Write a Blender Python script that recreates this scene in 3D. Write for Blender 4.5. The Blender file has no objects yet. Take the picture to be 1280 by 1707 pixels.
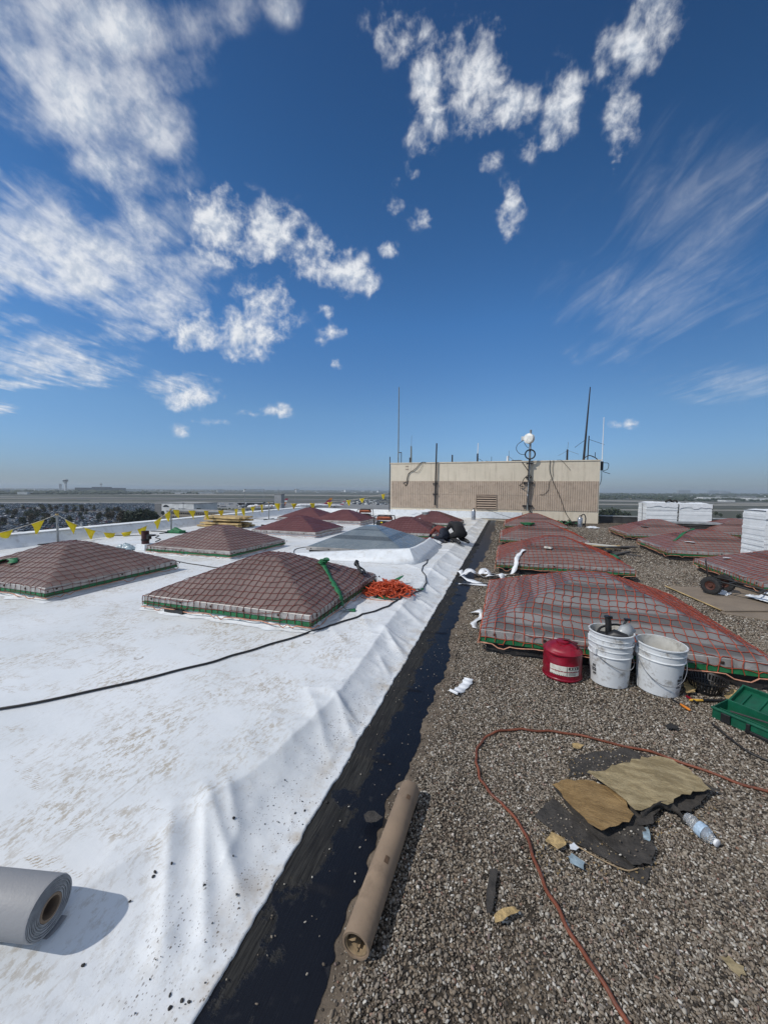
import bpy, bmesh, math, random
import numpy as np
from mathutils import Vector, Matrix
random.seed(7); rng = np.random.default_rng(7)
R = math.radians
scene = bpy.context.scene
COL = scene.collection

# ------------------------------------------------------------------ camera
FPX, IW, IH, CZ = 620.0, 1280.0, 1707.0, 1.5
psi, pit, rol = R(18.0), R(-3.4), R(0.45)
fw = np.array([-math.sin(psi)*math.cos(pit), math.cos(psi)*math.cos(pit), math.sin(pit)])
_r0 = np.array([math.cos(psi), math.sin(psi), 0.0]); _u0 = np.cross(_r0, fw)
rt = math.cos(rol)*_r0 + math.sin(rol)*_u0; up = np.cross(rt, fw)
EYE = np.array([0, 0, CZ])
cam = bpy.data.cameras.new('camera'); camo = bpy.data.objects.new('camera', cam); COL.objects.link(camo)
M3 = Matrix((tuple(rt), tuple(up), tuple(-fw))).transposed()
camo.matrix_world = Matrix.Translation((0, 0, CZ)) @ M3.to_4x4()
cam.sensor_fit = 'VERTICAL'; cam.sensor_height = 36.0; cam.lens = FPX/IH*36.0
cam.clip_start = 0.05; cam.clip_end = 60000
scene.camera = camo
scene.render.resolution_x, scene.render.resolution_y = 767, 1024

def ray(x, y): return fw*FPX + rt*(x-IW/2) - up*(y-IH/2)
def at(x, y, z):
    d = ray(x, y); return EYE + d*((z-CZ)/d[2])
def proj(P):
    d = np.asarray(P, float) - EYE; z = d @ fw
    return IW/2 + FPX*(d @ rt)/z, IH/2 - FPX*(d @ up)/z, z

# ------------------------------------------------------------------ light and exposure
scene.view_settings.view_transform = 'Standard'
scene.view_settings.look = 'None'
scene.view_settings.gamma = 1.0
scene.view_settings.use_curve_mapping = False
scene.view_settings.exposure = 0.0
SUNV = Vector((-0.72, -0.68, 1.0)).normalized()
sun = bpy.data.lights.new('sun', 'SUN'); suno = bpy.data.objects.new('sun', sun); COL.objects.link(suno)
sun.energy = 2.95; sun.angle = R(0.53); sun.color = (1.0, 0.95, 0.88)
suno.rotation_euler = SUNV.to_track_quat('Z', 'Y').to_euler()
SUN_EL = math.asin(SUNV.z); SUN_ROT = math.atan2(SUNV.x, SUNV.y)

world = bpy.data.worlds.new('World'); scene.world = world; world.use_nodes = True
wn = world.node_tree.nodes; wl = world.node_tree.links; wn.clear()
def W(t, **k):
    n = wn.new(t)
    for a, b in k.items(): setattr(n, a, b)
    return n
def wmath(op, a, b=None, clamp=False):
    n = W('ShaderNodeMath', operation=op, use_clamp=clamp)
    for i, v in enumerate((a, b)):
        if v is None: continue
        if isinstance(v, (int, float)): n.inputs[i].default_value = v
        else: wl.new(v, n.inputs[i])
    return n.outputs[0]
sky = W('ShaderNodeTexSky', sky_type='NISHITA', sun_disc=False, sun_elevation=SUN_EL, sun_rotation=SUN_ROT,
        altitude=300, air_density=1.0, dust_density=0.6, ozone_density=2.6)
wtc = W('ShaderNodeTexCoord'); wsep = W('ShaderNodeSeparateXYZ'); wl.new(wtc.outputs['Generated'], wsep.inputs[0])
wr = W('ShaderNodeValToRGB'); el_ = wr.color_ramp.elements                 # deepens the clear air overhead, dulls the murk at the horizon
stops = [(0.0, (.46, .60, .90)), (.03, (.50, .63, .93)), (.10, (.60, .80, 1.06)), (.19, (.66, .91, 1.12)), (.39, (.50, .92, 1.26)), (.64, (.335, .69, .985)), (.76, (.29, .58, .85)), (1.0, (.26, .53, .80))]
while len(el_) < len(stops): el_.new(.5)
for e_, (p_, c_) in zip(el_, stops): e_.position = p_; e_.color = (*[v/1.3 for v in c_], 1)
wl.new(wsep.outputs[2], wr.inputs[0])
tint = W('ShaderNodeMix', data_type='RGBA', blend_type='MULTIPLY'); tint.inputs[0].default_value = 1.0
wl.new(sky.outputs[0], tint.inputs[6]); wl.new(wr.outputs[0], tint.inputs[7])
sidex = W('ShaderNodeMapRange', interpolation_type='SMOOTHSTEP'); wl.new(wsep.outputs[0], sidex.inputs[0])      # the air is a little deeper away from the sun
for i_, q_ in enumerate((-.1, .5, 1.0, .76)): sidex.inputs[i_+1].default_value = q_
side = W('ShaderNodeVectorMath', operation='SCALE'); wl.new(tint.outputs[2], side.inputs[0]); wl.new(sidex.outputs[0], side.inputs['Scale'])
bg = W('ShaderNodeBackground'); bg.inputs[1].default_value = 0.13; wl.new(side.outputs[0], bg.inputs[0])
wo = W('ShaderNodeOutputWorld'); wl.new(bg.outputs[0], wo.inputs[0])

# ------------------------------------------------------------------ helpers
def tag(o, label=None, cat=None, group=None, kind=None):
    if label: o['label'] = label
    if cat: o['category'] = cat
    if group: o['group'] = group
    if kind: o['kind'] = kind
    return o
def thing(name, label, cat, loc=(0, 0, 0), rz=0.0, group=None):
    o = bpy.data.objects.new(name, None); COL.objects.link(o)
    o.location = loc; o.rotation_euler = (0, 0, rz); o.empty_display_size = .1
    return tag(o, label, cat, group)
def copy_tree(o, parent=None):
    c = o.copy(); COL.objects.link(c)
    if parent is not None: c.parent = parent
    for ch in list(o.children): copy_tree(ch, c)
    return c
class MB:
    def __init__(s): s.v = []; s.f = []; s.m = []
    def add(s, vs, fs, m=0, X=None):
        b = len(s.v)
        for p in vs:
            p = Vector(p)
            if X is not None: p = X @ p
            s.v.append(tuple(p))
        for q in fs: s.f.append(tuple(b+i for i in q)); s.m.append(m)
        return s
    def box(s, c, d, m=0, X=None, rz=0.0, taper=1.0):
        x, y, z = d[0]/2, d[1]/2, d[2]/2; t = taper
        vs = [(-x,-y,-z),(x,-y,-z),(x,y,-z),(-x,y,-z),(-x*t,-y*t,z),(x*t,-y*t,z),(x*t,y*t,z),(-x*t,y*t,z)]
        T = Matrix.Translation(c) @ Matrix.Rotation(rz, 4, 'Z')
        if X is not None: T = X @ T
        return s.add(vs, [(0,3,2,1),(4,5,6,7),(0,1,5,4),(1,2,6,5),(2,3,7,6),(3,0,4,7)], m, T)
    def lathe(s, prof, n=24, m=0, X=None, mats=None):
        vs = []; fs = []; ms = []
        for r, z in prof:
            for k in range(n): a = 2*math.pi*k/n; vs.append((r*math.cos(a), r*math.sin(a), z))
        b = len(s.v); s.add(vs, [], 0, X)
        for i in range(len(prof)-1):
            for k in range(n):
                k2 = (k+1) % n
                s.f.append((b+i*n+k, b+i*n+k2, b+(i+1)*n+k2, b+(i+1)*n+k)); s.m.append(mats[i] if mats else m)
        return s
    def tube(s, pts, r, n=8, m=0, cap=True, X=None):
        P = [Vector(p) for p in pts]; N = len(P); b = len(s.v); u = None; vs = []
        for i in range(N):
            t = (P[min(i+1, N-1)]-P[max(i-1, 0)])
            t = t.normalized() if t.length > 1e-9 else Vector((0, 0, 1))
            if u is None: u = t.orthogonal().normalized()
            u = (u - t*u.dot(t)); u = u.normalized() if u.length > 1e-6 else t.orthogonal().normalized()
            w = t.cross(u); rr = r[i] if isinstance(r, (list, tuple)) else r
            for k in range(n):
                a = 2*math.pi*k/n; vs.append(P[i] + u*(rr*math.cos(a)) + w*(rr*math.sin(a)))
        fs = []
        for i in range(N-1):
            for k in range(n):
                k2 = (k+1) % n; fs.append((i*n+k, i*n+k2, (i+1)*n+k2, (i+1)*n+k))
        if cap: fs += [tuple(range(n-1, -1, -1)), tuple((N-1)*n+k for k in range(n))]
        return s.add(vs, fs, m, X)
    def prism(s, poly, z0, z1, m=0, X=None, mtop=None):
        n = len(poly); vs = [(x, y, z0) for x, y in poly] + [(x, y, z1) for x, y in poly]
        b = len(s.v); s.add(vs, [], m, X)
        s.f.append(tuple(b+i for i in range(n-1, -1, -1))); s.m.append(m)
        s.f.append(tuple(b+n+i for i in range(n))); s.m.append(m if mtop is None else mtop)
        for i in range(n):
            j = (i+1) % n; s.f.append((b+i, b+j, b+n+j, b+n+i)); s.m.append(m)
        return s
    def mesh(s, name, mats, smooth=None):
        me = bpy.data.meshes.new(name); me.from_pydata(s.v, [], s.f)
        for mt in (mats if isinstance(mats, (list, tuple)) else [mats]): me.materials.append(mt)
        if s.m: me.polygons.foreach_set('material_index', s.m)
        if smooth is not None:
            me.polygons.foreach_set('use_smooth', [True]*len(s.f))
            me.update()
            if smooth < 179: me.set_sharp_from_angle(angle=R(smooth))
        me.update(); return me
    def build(s, name, mats, parent=None, smooth=None, bevel=0.0, seg=2):
        o = bpy.data.objects.new(name, s.mesh(name, mats, smooth)); COL.objects.link(o)
        if parent is not None: o.parent = parent
        if bevel:
            b = o.modifiers.new('bevel', 'BEVEL'); b.width = bevel; b.segments = seg; b.limit_method = 'ANGLE'
        return o
def spline(pts, n=8):
    P = [np.array(p, float) for p in pts]; P = [2*P[0]-P[1]] + P + [2*P[-1]-P[-2]]; out = []
    for i in range(1, len(P)-2):
        for k in range(n):
            t = k/n; a, b, c, d = P[i-1], P[i], P[i+1], P[i+2]
            out.append(tuple(.5*((2*b)+(-a+c)*t+(2*a-5*b+4*c-d)*t*t+(-a+3*b-3*c+d)*t**3)))
    out.append(tuple(P[-2])); return out
def grid_mesh(name, V, nx, ny, mats, parent=None, smooth=True):
    idx = np.arange(nx*ny).reshape(ny, nx)
    F = np.stack([idx[:-1, :-1], idx[:-1, 1:], idx[1:, 1:], idx[1:, :-1]], -1).reshape(-1, 4)
    return np_mesh(name, V, F, mats, parent, smooth)
def np_mesh(name, V, F, mats, parent=None, smooth=True, link=True):
    me = bpy.data.meshes.new(name); V = np.asarray(V, np.float32); F = np.asarray(F, np.int32); k = F.shape[1]
    me.vertices.add(len(V)); me.vertices.foreach_set('co', V.ravel())
    me.loops.add(F.size); me.loops.foreach_set('vertex_index', F.ravel())
    me.polygons.add(len(F)); me.polygons.foreach_set('loop_start', np.arange(0, F.size, k, dtype=np.int32))
    if smooth: me.polygons.foreach_set('use_smooth', np.ones(len(F), bool))
    me.update(calc_edges=True); me.validate()
    for mt in (mats if isinstance(mats, (list, tuple)) else [mats]): me.materials.append(mt)
    o = bpy.data.objects.new(name, me); COL.objects.link(o)
    if parent is not None: o.parent = parent
    return o
def vnoise(x, y, seed=0):
    xi = np.floor(x).astype(np.int64); yi = np.floor(y).astype(np.int64); fx = x-xi; fy = y-yi
    fx = fx*fx*(3-2*fx); fy = fy*fy*(3-2*fy)
    def h(a, b):
        n = (a*374761393 + b*668265263 + seed*974634777) & 0xffffffff
        n = ((n ^ (n >> 13))*1274126177) & 0xffffffff
        return ((n ^ (n >> 16)) & 0xffff)/65535.0
    return (h(xi, yi)*(1-fx)+h(xi+1, yi)*fx)*(1-fy) + (h(xi, yi+1)*(1-fx)+h(xi+1, yi+1)*fx)*fy
def fbm(x, y, seed=0, oc=4):
    s = 0; a = .5; t = 0
    for k in range(oc): s = s + a*vnoise(x*2**k, y*2**k, seed+k*17); t += a; a *= .5
    return s/t

# ------------------------------------------------------------------ materials
class NT:
    def __init__(s, name):
        s.m = bpy.data.materials.new(name); s.m.use_nodes = True; s.t = s.m.node_tree; s.n = s.t.nodes; s.l = s.t.links
        s.b = s.n['Principled BSDF']; s.tc = None
    def new(s, t, **k):
        n = s.n.new(t)
        for a, b in k.items(): setattr(n, a, b)
        return n
    def co(s, which='Object', scale=(1, 1, 1), rot=(0, 0, 0)):
        if s.tc is None: s.tc = s.new('ShaderNodeTexCoord')
        m = s.new('ShaderNodeMapping'); m.inputs['Scale'].default_value = scale; m.inputs['Rotation'].default_value = rot
        s.l.new(s.tc.outputs[which], m.inputs[0]); return m.outputs[0]
    def noise(s, scale, detail=6, rough=.55, vec=None, dist=0.0, out='Fac'):
        n = s.new('ShaderNodeTexNoise'); s.l.new(vec if vec is not None else s.co(), n.inputs['Vector'])
        n.inputs['Scale'].default_value = scale; n.inputs['Detail'].default_value = detail; n.inputs['Roughness'].default_value = rough
        n.inputs['Distortion'].default_value = dist; return n.outputs[out]
    def voro(s, scale, vec=None, out='Distance', feature='F1', rnd=1.0):
        n = s.new('ShaderNodeTexVoronoi', feature=feature); s.l.new(vec if vec is not None else s.co(), n.inputs['Vector'])
        n.inputs['Scale'].default_value = scale; n.inputs['Randomness'].default_value = rnd; s.vn = n; return n.outputs[out]
    def mth(s, op, a, b=None, clamp=False):
        n = s.new('ShaderNodeMath', operation=op, use_clamp=clamp)
        for i, v in enumerate((a, b)):
            if v is None: continue
            if isinstance(v, (int, float)): n.inputs[i].default_value = v
            else: s.l.new(v, n.inputs[i])
        return n.outputs[0]
    def rng(s, v, a, b, c=0.0, d=1.0, smooth=True):
        n = s.new('ShaderNodeMapRange', interpolation_type='SMOOTHSTEP' if smooth else 'LINEAR'); s.l.new(v, n.inputs[0])
        for i, q in enumerate((a, b, c, d)): n.inputs[i+1].default_value = q
        return n.outputs[0]
    def mix(s, fac, a, b, blend='MIX'):
        n = s.new('ShaderNodeMix', data_type='RGBA', blend_type=blend)
        for i, v in ((0, fac), (6, a), (7, b)):
            if isinstance(v, (int, float)): n.inputs[i].default_value = v
            elif isinstance(v, tuple): n.inputs[i].default_value = (*v, 1)
            else: s.l.new(v, n.inputs[i])
        return n.outputs[2]
    def ramp(s, v, stops, interp='LINEAR'):
        n = s.new('ShaderNodeValToRGB'); e = n.color_ramp.elements; n.color_ramp.interpolation = interp
        while len(e) < len(stops): e.new(.5)
        for i, (p, c) in enumerate(stops): e[i].position = p; e[i].color = (*c, 1)
        s.l.new(v, n.inputs[0]); return n.outputs[0]
    def base(s, v):
        if isinstance(v, tuple): s.b.inputs['Base Color'].default_value = (*v, 1)
        else: s.l.new(v, s.b.inputs['Base Color'])
    def rough(s, v):
        if isinstance(v, (int, float)): s.b.inputs['Roughness'].default_value = v
        else: s.l.new(v, s.b.inputs['Roughness'])
    def bump(s, h, strength=.3, dist=.01):
        n = s.new('ShaderNodeBump'); n.inputs['Strength'].default_value = strength; n.inputs['Distance'].default_value = dist
        s.l.new(h, n.inputs['Height']); s.l.new(n.outputs[0], s.b.inputs['Normal'])
def mat(name, c, rough=.6, metal=0.0, var=.25, scale=6.0, bump=0.0, bscale=None, dirt=None, damt=.4, spec=.5, dscale=None):
    t = NT(name); n = t.noise(scale, 6, .6)
    dark = tuple(x*(1-var) for x in c); lite = tuple(min(1, x*(1+var)) for x in c)
    col = t.mix(t.rng(n, .3, .7), dark, lite)
    if dirt: col = t.mix(t.rng(t.noise(dscale or scale*1.7, 9, .7), .49, .68, 0, damt), col, dirt)
    t.base(col); t.rough(t.rng(n, .2, .8, max(.04, rough-.08), min(1, rough+.1))); t.b.inputs['Metallic'].default_value = metal
    t.b.inputs['Specular IOR Level'].default_value = spec
    if bump: t.bump(t.noise(bscale or scale*4, 6, .6), bump, .01)
    return t.m

m_black = mat('black_plastic', (.012, .012, .013), .45, scale=12)
m_rubber = mat('rubber', (.016, .016, .017), .75, scale=14, dirt=(.09, .08, .07), damt=.4)
m_blacksteel = mat('black_steel', (.02, .02, .02), .4, .4, scale=10, dirt=(.06, .04, .03))
m_steel = mat('steel', (.45, .45, .46), .32, .9, scale=10, dirt=(.15, .12, .1), damt=.3)
m_galv = mat('galvanised', (.30, .31, .31), .5, .6, scale=8)
m_alu = mat('frame_aluminium', (.40, .38, .36), .5, .35, scale=5, dirt=(.12, .1, .085), damt=.5)
m_whiteflash = mat('white_flashing', (.70, .73, .75), .5, var=.06, scale=5, dirt=(.38, .34, .28), damt=.35, bump=.5, bscale=9)
m_blackcurb = mat('bitumen_curb', (.022, .021, .021), .6, scale=7, dirt=(.07, .06, .05), damt=.6, bump=.8, bscale=12)
m_green = mat('green_webbing', (.012, .14, .05), .55, scale=20, dirt=(.02, .06, .03))
m_ropered = mat('rope_orange', (.38, .065, .028), .6, scale=15, var=.35)
m_ropemar = mat('rope_maroon', (.20, .035, .030), .6, scale=15, var=.35)
m_ropedull = mat('rope_brick', (.17, .038, .027), .6, scale=15, var=.35)
m_hem = mat('hem_rope', (.50, .24, .15), .7, scale=25)
m_white = mat('white_paint', (.74, .75, .76), .45, var=.05, scale=6)
m_cream = mat('cream_wall', (.66, .585, .465), .8, var=.05, scale=2.2, bump=.25, bscale=60, dirt=(.36, .31, .24), damt=.35, dscale=1.6)
def cream_wall():
    t = NT('cream_wall_streaked'); c = t.mix(t.rng(t.noise(2.2, 6), .3, .7), (.63, .56, .44), (.69, .61, .485))
    st = t.noise(3.2, 7, .65, t.co('Object', (3.2, 3.2, .22))); c = t.mix(t.rng(st, .50, .72, 0, .55), c, (.42, .355, .265))
    c = t.mix(t.rng(t.noise(1.1, 8, .7), .52, .7, 0, .4), c, (.45, .39, .30)); t.base(c); t.rough(.85); t.bump(t.noise(60, 5), .25, .01); return t.m
m_cream = cream_wall()
m_brownpanel = mat('brown_panel', (.45, .36, .28), .75, var=.08, scale=3, dirt=(.2, .14, .1), damt=.35)
m_parapet = mat('parapet_coating', (.78, .80, .81), .6, var=.07, scale=2.5, dirt=(.4, .38, .34), damt=.45, bump=.3, bscale=7)
m_coping = mat('dark_coping', (.05, .05, .05), .5, scale=4)
m_greycop = mat('grey_coping', (.30, .31, .31), .5, scale=4)
m_yellow = mat('pennant_yellow', (.88, .66, .012), .5, var=.12, scale=8)
m_string = mat('pennant_string', (.6, .55, .45), .8)
m_wood = mat('lumber', (.46, .33, .15), .7, var=.3, scale=4, dirt=(.25, .17, .07))
m_darkwood = mat('weathered_board', (.045, .042, .04), .8, var=.4, scale=3, dirt=(.12, .11, .1))
m_cardboard = mat('cardboard', (.235, .17, .115), .85, var=.1, scale=9, dirt=(.15, .105, .07), damt=.5)
m_tubein = mat('tube_paper', (.30, .22, .13), .9, scale=30, var=.3)
m_fiberboard = mat('fibreboard_sheet', (.215, .17, .125), .85, var=.1, scale=3, dirt=(.13, .1, .075), damt=.5, bump=.2, bscale=60)
m_rag = mat('dark_rag', (.02, .019, .018), .9, scale=20, bump=.8, bscale=30)
m_felt = mat('felt_scrap', (.045, .04, .035), .9, scale=20, var=.4, bump=.9, bscale=60)
m_tape = mat('white_membrane_scrap', (.72, .74, .76), .5, var=.06, scale=12, dirt=(.45, .42, .36), damt=.35)
m_copperhose = mat('orange_hose', (.17, .048, .022), .5, var=.3, scale=14, dirt=(.09, .05, .035), damt=.6)
m_cable = mat('black_cable', (.018, .016, .015), .5, scale=15)
m_redcan = mat('red_can', (.225, .004, .018), .36, var=.22, scale=9, dirt=(.10, .006, .016), damt=.6)
m_label = mat('paper_label', (.62, .60, .53), .7, var=.1, scale=25, dirt=(.3, .26, .2), damt=.6)
m_print = mat('label_print', (.025, .025, .022), .7)
m_bucket = mat('white_bucket', (.62, .64, .65), .42, var=.05, scale=7, dirt=(.22, .19, .155), damt=.8, dscale=13)
m_bucketin = mat('bucket_inside', (.50, .49, .45), .55, var=.15, scale=10, dirt=(.2, .17, .13), damt=.7)
m_greencase = mat('green_case', (.003, .080, .042), .42, var=.25, scale=8, dirt=(.012, .06, .035), damt=.5)
m_orange = mat('orange_grip', (.55, .17, .015), .45, scale=15)
m_yelgrip = mat('yellow_grip', (.62, .36, .05), .45, scale=15)
m_foamrag = mat('insulation_crumb', (.44, .31, .14), .9, var=.35, scale=40, bump=.9, bscale=80)
m_sack = mat('blue_wrapper', (.28, .36, .40), .3, var=.3, scale=30)
m_skin = mat('skin', (.33, .18, .12), .55); m_hair = mat('hair', (.012, .01, .009), .6)
m_clothes = mat('black_clothes', (.011, .011, .013), .85, scale=12, bump=.5, bscale=14)
m_jeans = mat('dark_trousers', (.016, .021, .034), .85, scale=14)
m_redshirt = mat('rust_shirt', (.16, .03, .02), .8, scale=12)
m_genorange = mat('generator_tank', (.42, .10, .03), .45, scale=9, dirt=(.12, .04, .02))
m_genblack = mat('generator_engine', (.02, .02, .02), .5, scale=9, dirt=(.08, .07, .06))
m_dish = mat('dish_white', (.70, .70, .66), .5)
m_antdark = mat('antenna_dark', (.022, .02, .022), .5)
m_antgrey = mat('antenna_grey', (.20, .21, .19), .5, .3)
m_maroonpipe = mat('vent_pipe', (.05, .012, .014), .4, scale=10)
m_whitetar = mat('tarp_white', (.66, .69, .72), .4, var=.08, scale=8, dirt=(.4, .38, .34))
m_rolled = mat('rolled_membrane', (.30, .30, .305), .55, var=.04, scale=4, bump=.15, bscale=90)
m_rollin = mat('roll_edge', (.30, .31, .32), .6, var=.15, scale=40)
m_louver = mat('louver', (.33, .25, .19), .6, var=.08); m_louverdark = mat('louver_recess', (.01, .009, .008), .8)
m_bolt = mat('bolt_rust', (.05, .03, .022), .6, .3)
m_wheelhub = mat('rusty_hub', (.09, .035, .025), .7, .3, scale=30)

# ------------------------------------------------------------------ the cloud layer: a dome far outside everything, clear between the clouds
def plane(x, y):
    d = ray(x, y); return np.array([d[0]/d[2], d[1]/d[2]])
# clouds: where they stand in the layer; (centre direction, half sizes, turn, strength)
CUM = [(365,372,75,62,0,1.0),(440,398,75,62,0,1.05),(515,428,60,52,0,1.0),(575,458,50,42,0,1.0),(612,478,26,24,0,.95),
       (340,430,70,40,0,.6),(420,560,80,52,0,1.1),(330,560,75,42,0,1.05),(440,510,55,50,0,.95),(395,588,55,26,0,.9),
       (785,125,58,78,0,1.1),(800,60,30,50,0,.85),(828,30,20,46,0,.9),(712,140,28,62,0,1.0),(722,205,24,42,0,.85),
       (845,185,46,34,0,.95),(868,165,36,34,0,.85),(660,48,60,66,0,.72),(722,52,40,54,0,.78),(760,30,24,40,0,.5),
       (852,345,28,50,0,.9),(848,380,20,26,0,.8),(936,190,28,76,0,.95),(950,150,30,44,0,.95),(920,225,22,40,0,.8),
       (1095,30,46,60,0,1.0),(1062,88,34,56,0,.9),(1030,75,34,36,0,.7),(1040,185,36,62,0,.85),(1022,255,20,42,0,.75),
       (1005,100,22,50,0,.5),(657,345,26,24,0,.75),(686,288,15,17,0,.85),(663,302,12,16,0,.75),(646,416,22,18,0,.75),
       (703,366,26,22,0,.55),(810,268,24,22,0,.8),(880,245,22,30,0,.5),(700,235,30,40,0,.55),(790,212,40,40,0,.65),
       (560,552,30,18,0,.7),(545,520,18,14,0,.65),(562,608,14,9,0,.7),(536,570,16,10,0,.6),
       (462,686,34,14,0,1.0),(420,690,26,9,0,.75),(300,720,17,13,0,.95),(305,660,66,34,0,1.0),(350,704,40,9,0,.6),(1040,708,40,9,0,.6)]
STR = [(60,20,150,90,0,.75),(220,50,160,80,0,1.1),(150,170,170,100,0,1.15),(250,220,110,75,0,1.0),(60,120,120,90,0,.8),(180,270,110,45,0,.75),
       (300,120,70,90,0,.6),(370,20,70,60,0,.55),(40,420,150,110,0,1.15),(150,450,160,80,0,1.15),(240,500,120,62,0,1.0),(240,390,140,60,0,.85),
       (60,350,120,36,0,.7),(310,440,100,50,0,.7),(240,545,90,30,0,.7),(60,605,150,52,0,1.0),(150,620,80,36,0,.85),(30,535,70,16,0,.7),
       (25,640,70,14,0,.9),(290,645,66,26,0,.85),(0,684,40,14,0,.9),(475,10,50,45,0,.4),(240,300,110,40,0,.5)]
CIR = [(1170,410,190,160,0,.9),(1240,330,110,140,0,.8),(1080,510,190,110,0,.95),(1230,500,120,80,0,.7),(1010,590,120,36,0,.7),(1245,640,130,34,0,1.15),
       (1180,665,90,16,0,.9),(1120,640,160,40,0,.5)]

def cloud_mask(items, Q):
    acc = np.zeros(len(Q))
    for px, py, rx, ry, ang, s in items:
        if items is CUM and py < 330 and px > 600: s *= .80; rx *= 1.12; ry *= 1.12      # thinner, more torn
        c = plane(px, py); e = 3.0
        J = np.stack([(plane(px+e, py)-plane(px-e, py))/(2*e), (plane(px, py+e)-plane(px, py-e))/(2*e)], 1)
        iA = np.linalg.inv(J @ np.diag([rx, ry])); r_ = np.linalg.norm((Q-c) @ iA.T, axis=1)
        t = np.clip((1.35-r_)/1.25, 0, 1); acc = np.maximum(acc, s*t*t*(3-2*t))
    return acc
def sky_dome():
    RD = 26000.0; az = np.radians(np.arange(0, 360.01, .6)); el = np.radians(np.concatenate([[-1.5], np.arange(0, 90.01, .5)]))
    A, E_ = np.meshgrid(az, el); D = np.stack([np.cos(E_)*np.sin(A), np.cos(E_)*np.cos(A), np.sin(E_)], -1).reshape(-1, 3)
    Q = D[:, :2]/np.maximum(D[:, 2:3], .03)
    M = np.stack([cloud_mask(L, Q) for L in (CUM, STR, CIR)], 1)
    # unseen bright cloud added beyond the frame to fill shadows, clear round the sun
    P_ = D*1000; z_ = P_ @ fw; ok_ = z_ > 1; zz_ = np.where(ok_, z_, 1); u_ = np.where(ok_, np.abs(P_ @ rt)/zz_*FPX/(IW/2), 9); v_ = np.where(ok_, np.abs(P_ @ up)/zz_*FPX/(IH/2), 9)
    outf = np.clip((np.maximum(u_, v_)-1.03)/.25, 0, 1)*np.clip((D[:, 2]-.05)/.12, 0, 1)*np.clip((np.degrees(np.arccos(np.clip(D @ np.array(SUNV), -1, 1)))-14)/10, 0, 1)
    f_ = fbm(Q[:, 0]*.9+40, Q[:, 1]*.9+40, 7, 3); M[:, 1] = np.maximum(M[:, 1], outf*np.clip((f_-.40)/.12, 0, 1)*1.1)
    t = NT('cloud_layer'); nt = t.n; t.n.remove(t.b)
    sx = t.new('ShaderNodeSeparateXYZ'); t.l.new(t.co(), sx.inputs[0]); z = t.mth('MAXIMUM', sx.outputs[2], 200.0)
    cb = t.new('ShaderNodeCombineXYZ'); t.l.new(t.mth('DIVIDE', sx.outputs[0], z), cb.inputs[0]); t.l.new(t.mth('DIVIDE', sx.outputs[1], z), cb.inputs[1]); PL = cb.outputs[0]
    at_ = t.new('ShaderNodeAttribute', attribute_name='cloud'); cs = t.new('ShaderNodeSeparateColor'); t.l.new(at_.outputs['Color'], cs.inputs[0])
    def mp(rz=0, sc=(1, 1, 1), loc=(0, 0, 0)):
        m = t.new('ShaderNodeMapping'); m.inputs['Rotation'].default_value = (0, 0, rz); m.inputs['Scale'].default_value = sc; m.inputs['Location'].default_value = loc; t.l.new(PL, m.inputs[0]); return m.outputs[0]
    def ns(vec, scale, det, ro, di):
        n = t.new('ShaderNodeTexNoise', noise_dimensions='2D'); t.l.new(vec, n.inputs['Vector'])
        for k, v in (('Scale', scale), ('Detail', det), ('Roughness', ro), ('Distortion', di)): n.inputs[k].default_value = v
        return n.outputs['Fac']
    def streak(pa, pb, k):
        a, b = plane(*pa), plane(*pb); m = t.new('ShaderNodeMapping', vector_type='TEXTURE'); m.inputs['Rotation'].default_value = (0, 0, math.atan2(b[1]-a[1], b[0]-a[0])); m.inputs['Scale'].default_value = (1/k, 1, 1); t.l.new(PL, m.inputs[0]); return m.outputs[0]
    nrm = t.new('ShaderNodeVectorMath', operation='NORMALIZE'); t.l.new(t.co(), nrm.inputs[0])
    def n3d(scale, det, ro, di, off=(0, 0, 0)):
        m = t.new('ShaderNodeMapping'); m.inputs['Location'].default_value = off; t.l.new(nrm.outputs[0], m.inputs[0])
        n = t.new('ShaderNodeTexNoise'); t.l.new(m.outputs[0], n.inputs['Vector'])
        for k, v in (('Scale', scale), ('Detail', det), ('Roughness', ro), ('Distortion', di)): n.inputs[k].default_value = v
        return n.outputs['Fac']
    def cum(off=(0, 0, 0), det=10):   # big billows carrying fine torn edges
        return t.mth('ADD', t.mth('MULTIPLY', n3d(11, 4, .55, .1, off), .45), t.mth('MULTIPLY', n3d(30, det, .60, .2, off), .55))
    n1 = cum(); n1b = cum(tuple(SUNV*.010), 5)
    n2 = ns(streak((40, 330), (280, 530), .50), 5.5, 9, .60, .25); n3 = ns(streak((940, 600), (1270, 330), .26), 8, 9, .62, .5)
    nl = n3d(5.5, 3, .5, 0)
    def dens(m, n, amp, lo, hi, top):
        d = t.rng(t.mth('ADD', m, t.mth('MULTIPLY', t.mth('SUBTRACT', n, .5), amp)), lo, hi, 0, top); return t.mth('MULTIPLY', d, t.rng(m, 0, .30))
    dC = dens(cs.outputs[0], n1, 4.0, .20, 1.30, .95); dS = dens(cs.outputs[1], t.mth('ADD', t.mth('MULTIPLY', n2, .6), t.mth('ADD', t.mth('MULTIPLY', n1, .28), t.mth('MULTIPLY', nl, .12))), 3.4, .10, 1.50, .90); dX = dens(cs.outputs[2], t.mth('ADD', t.mth('MULTIPLY', n3, .75), t.mth('MULTIPLY', nl, .25)), 2.2, .30, 2.0, .38)
    dn = t.mth('MAXIMUM', t.mth('MAXIMUM', dC, dS), dX)
    col = t.mix(t.rng(t.mth('SUBTRACT', n1b, n1), -.08, .10), (.84, .86, .89), (.57, .63, .72))  # painted shading: cloud colour turns greyer on sides away from the sun
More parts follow.
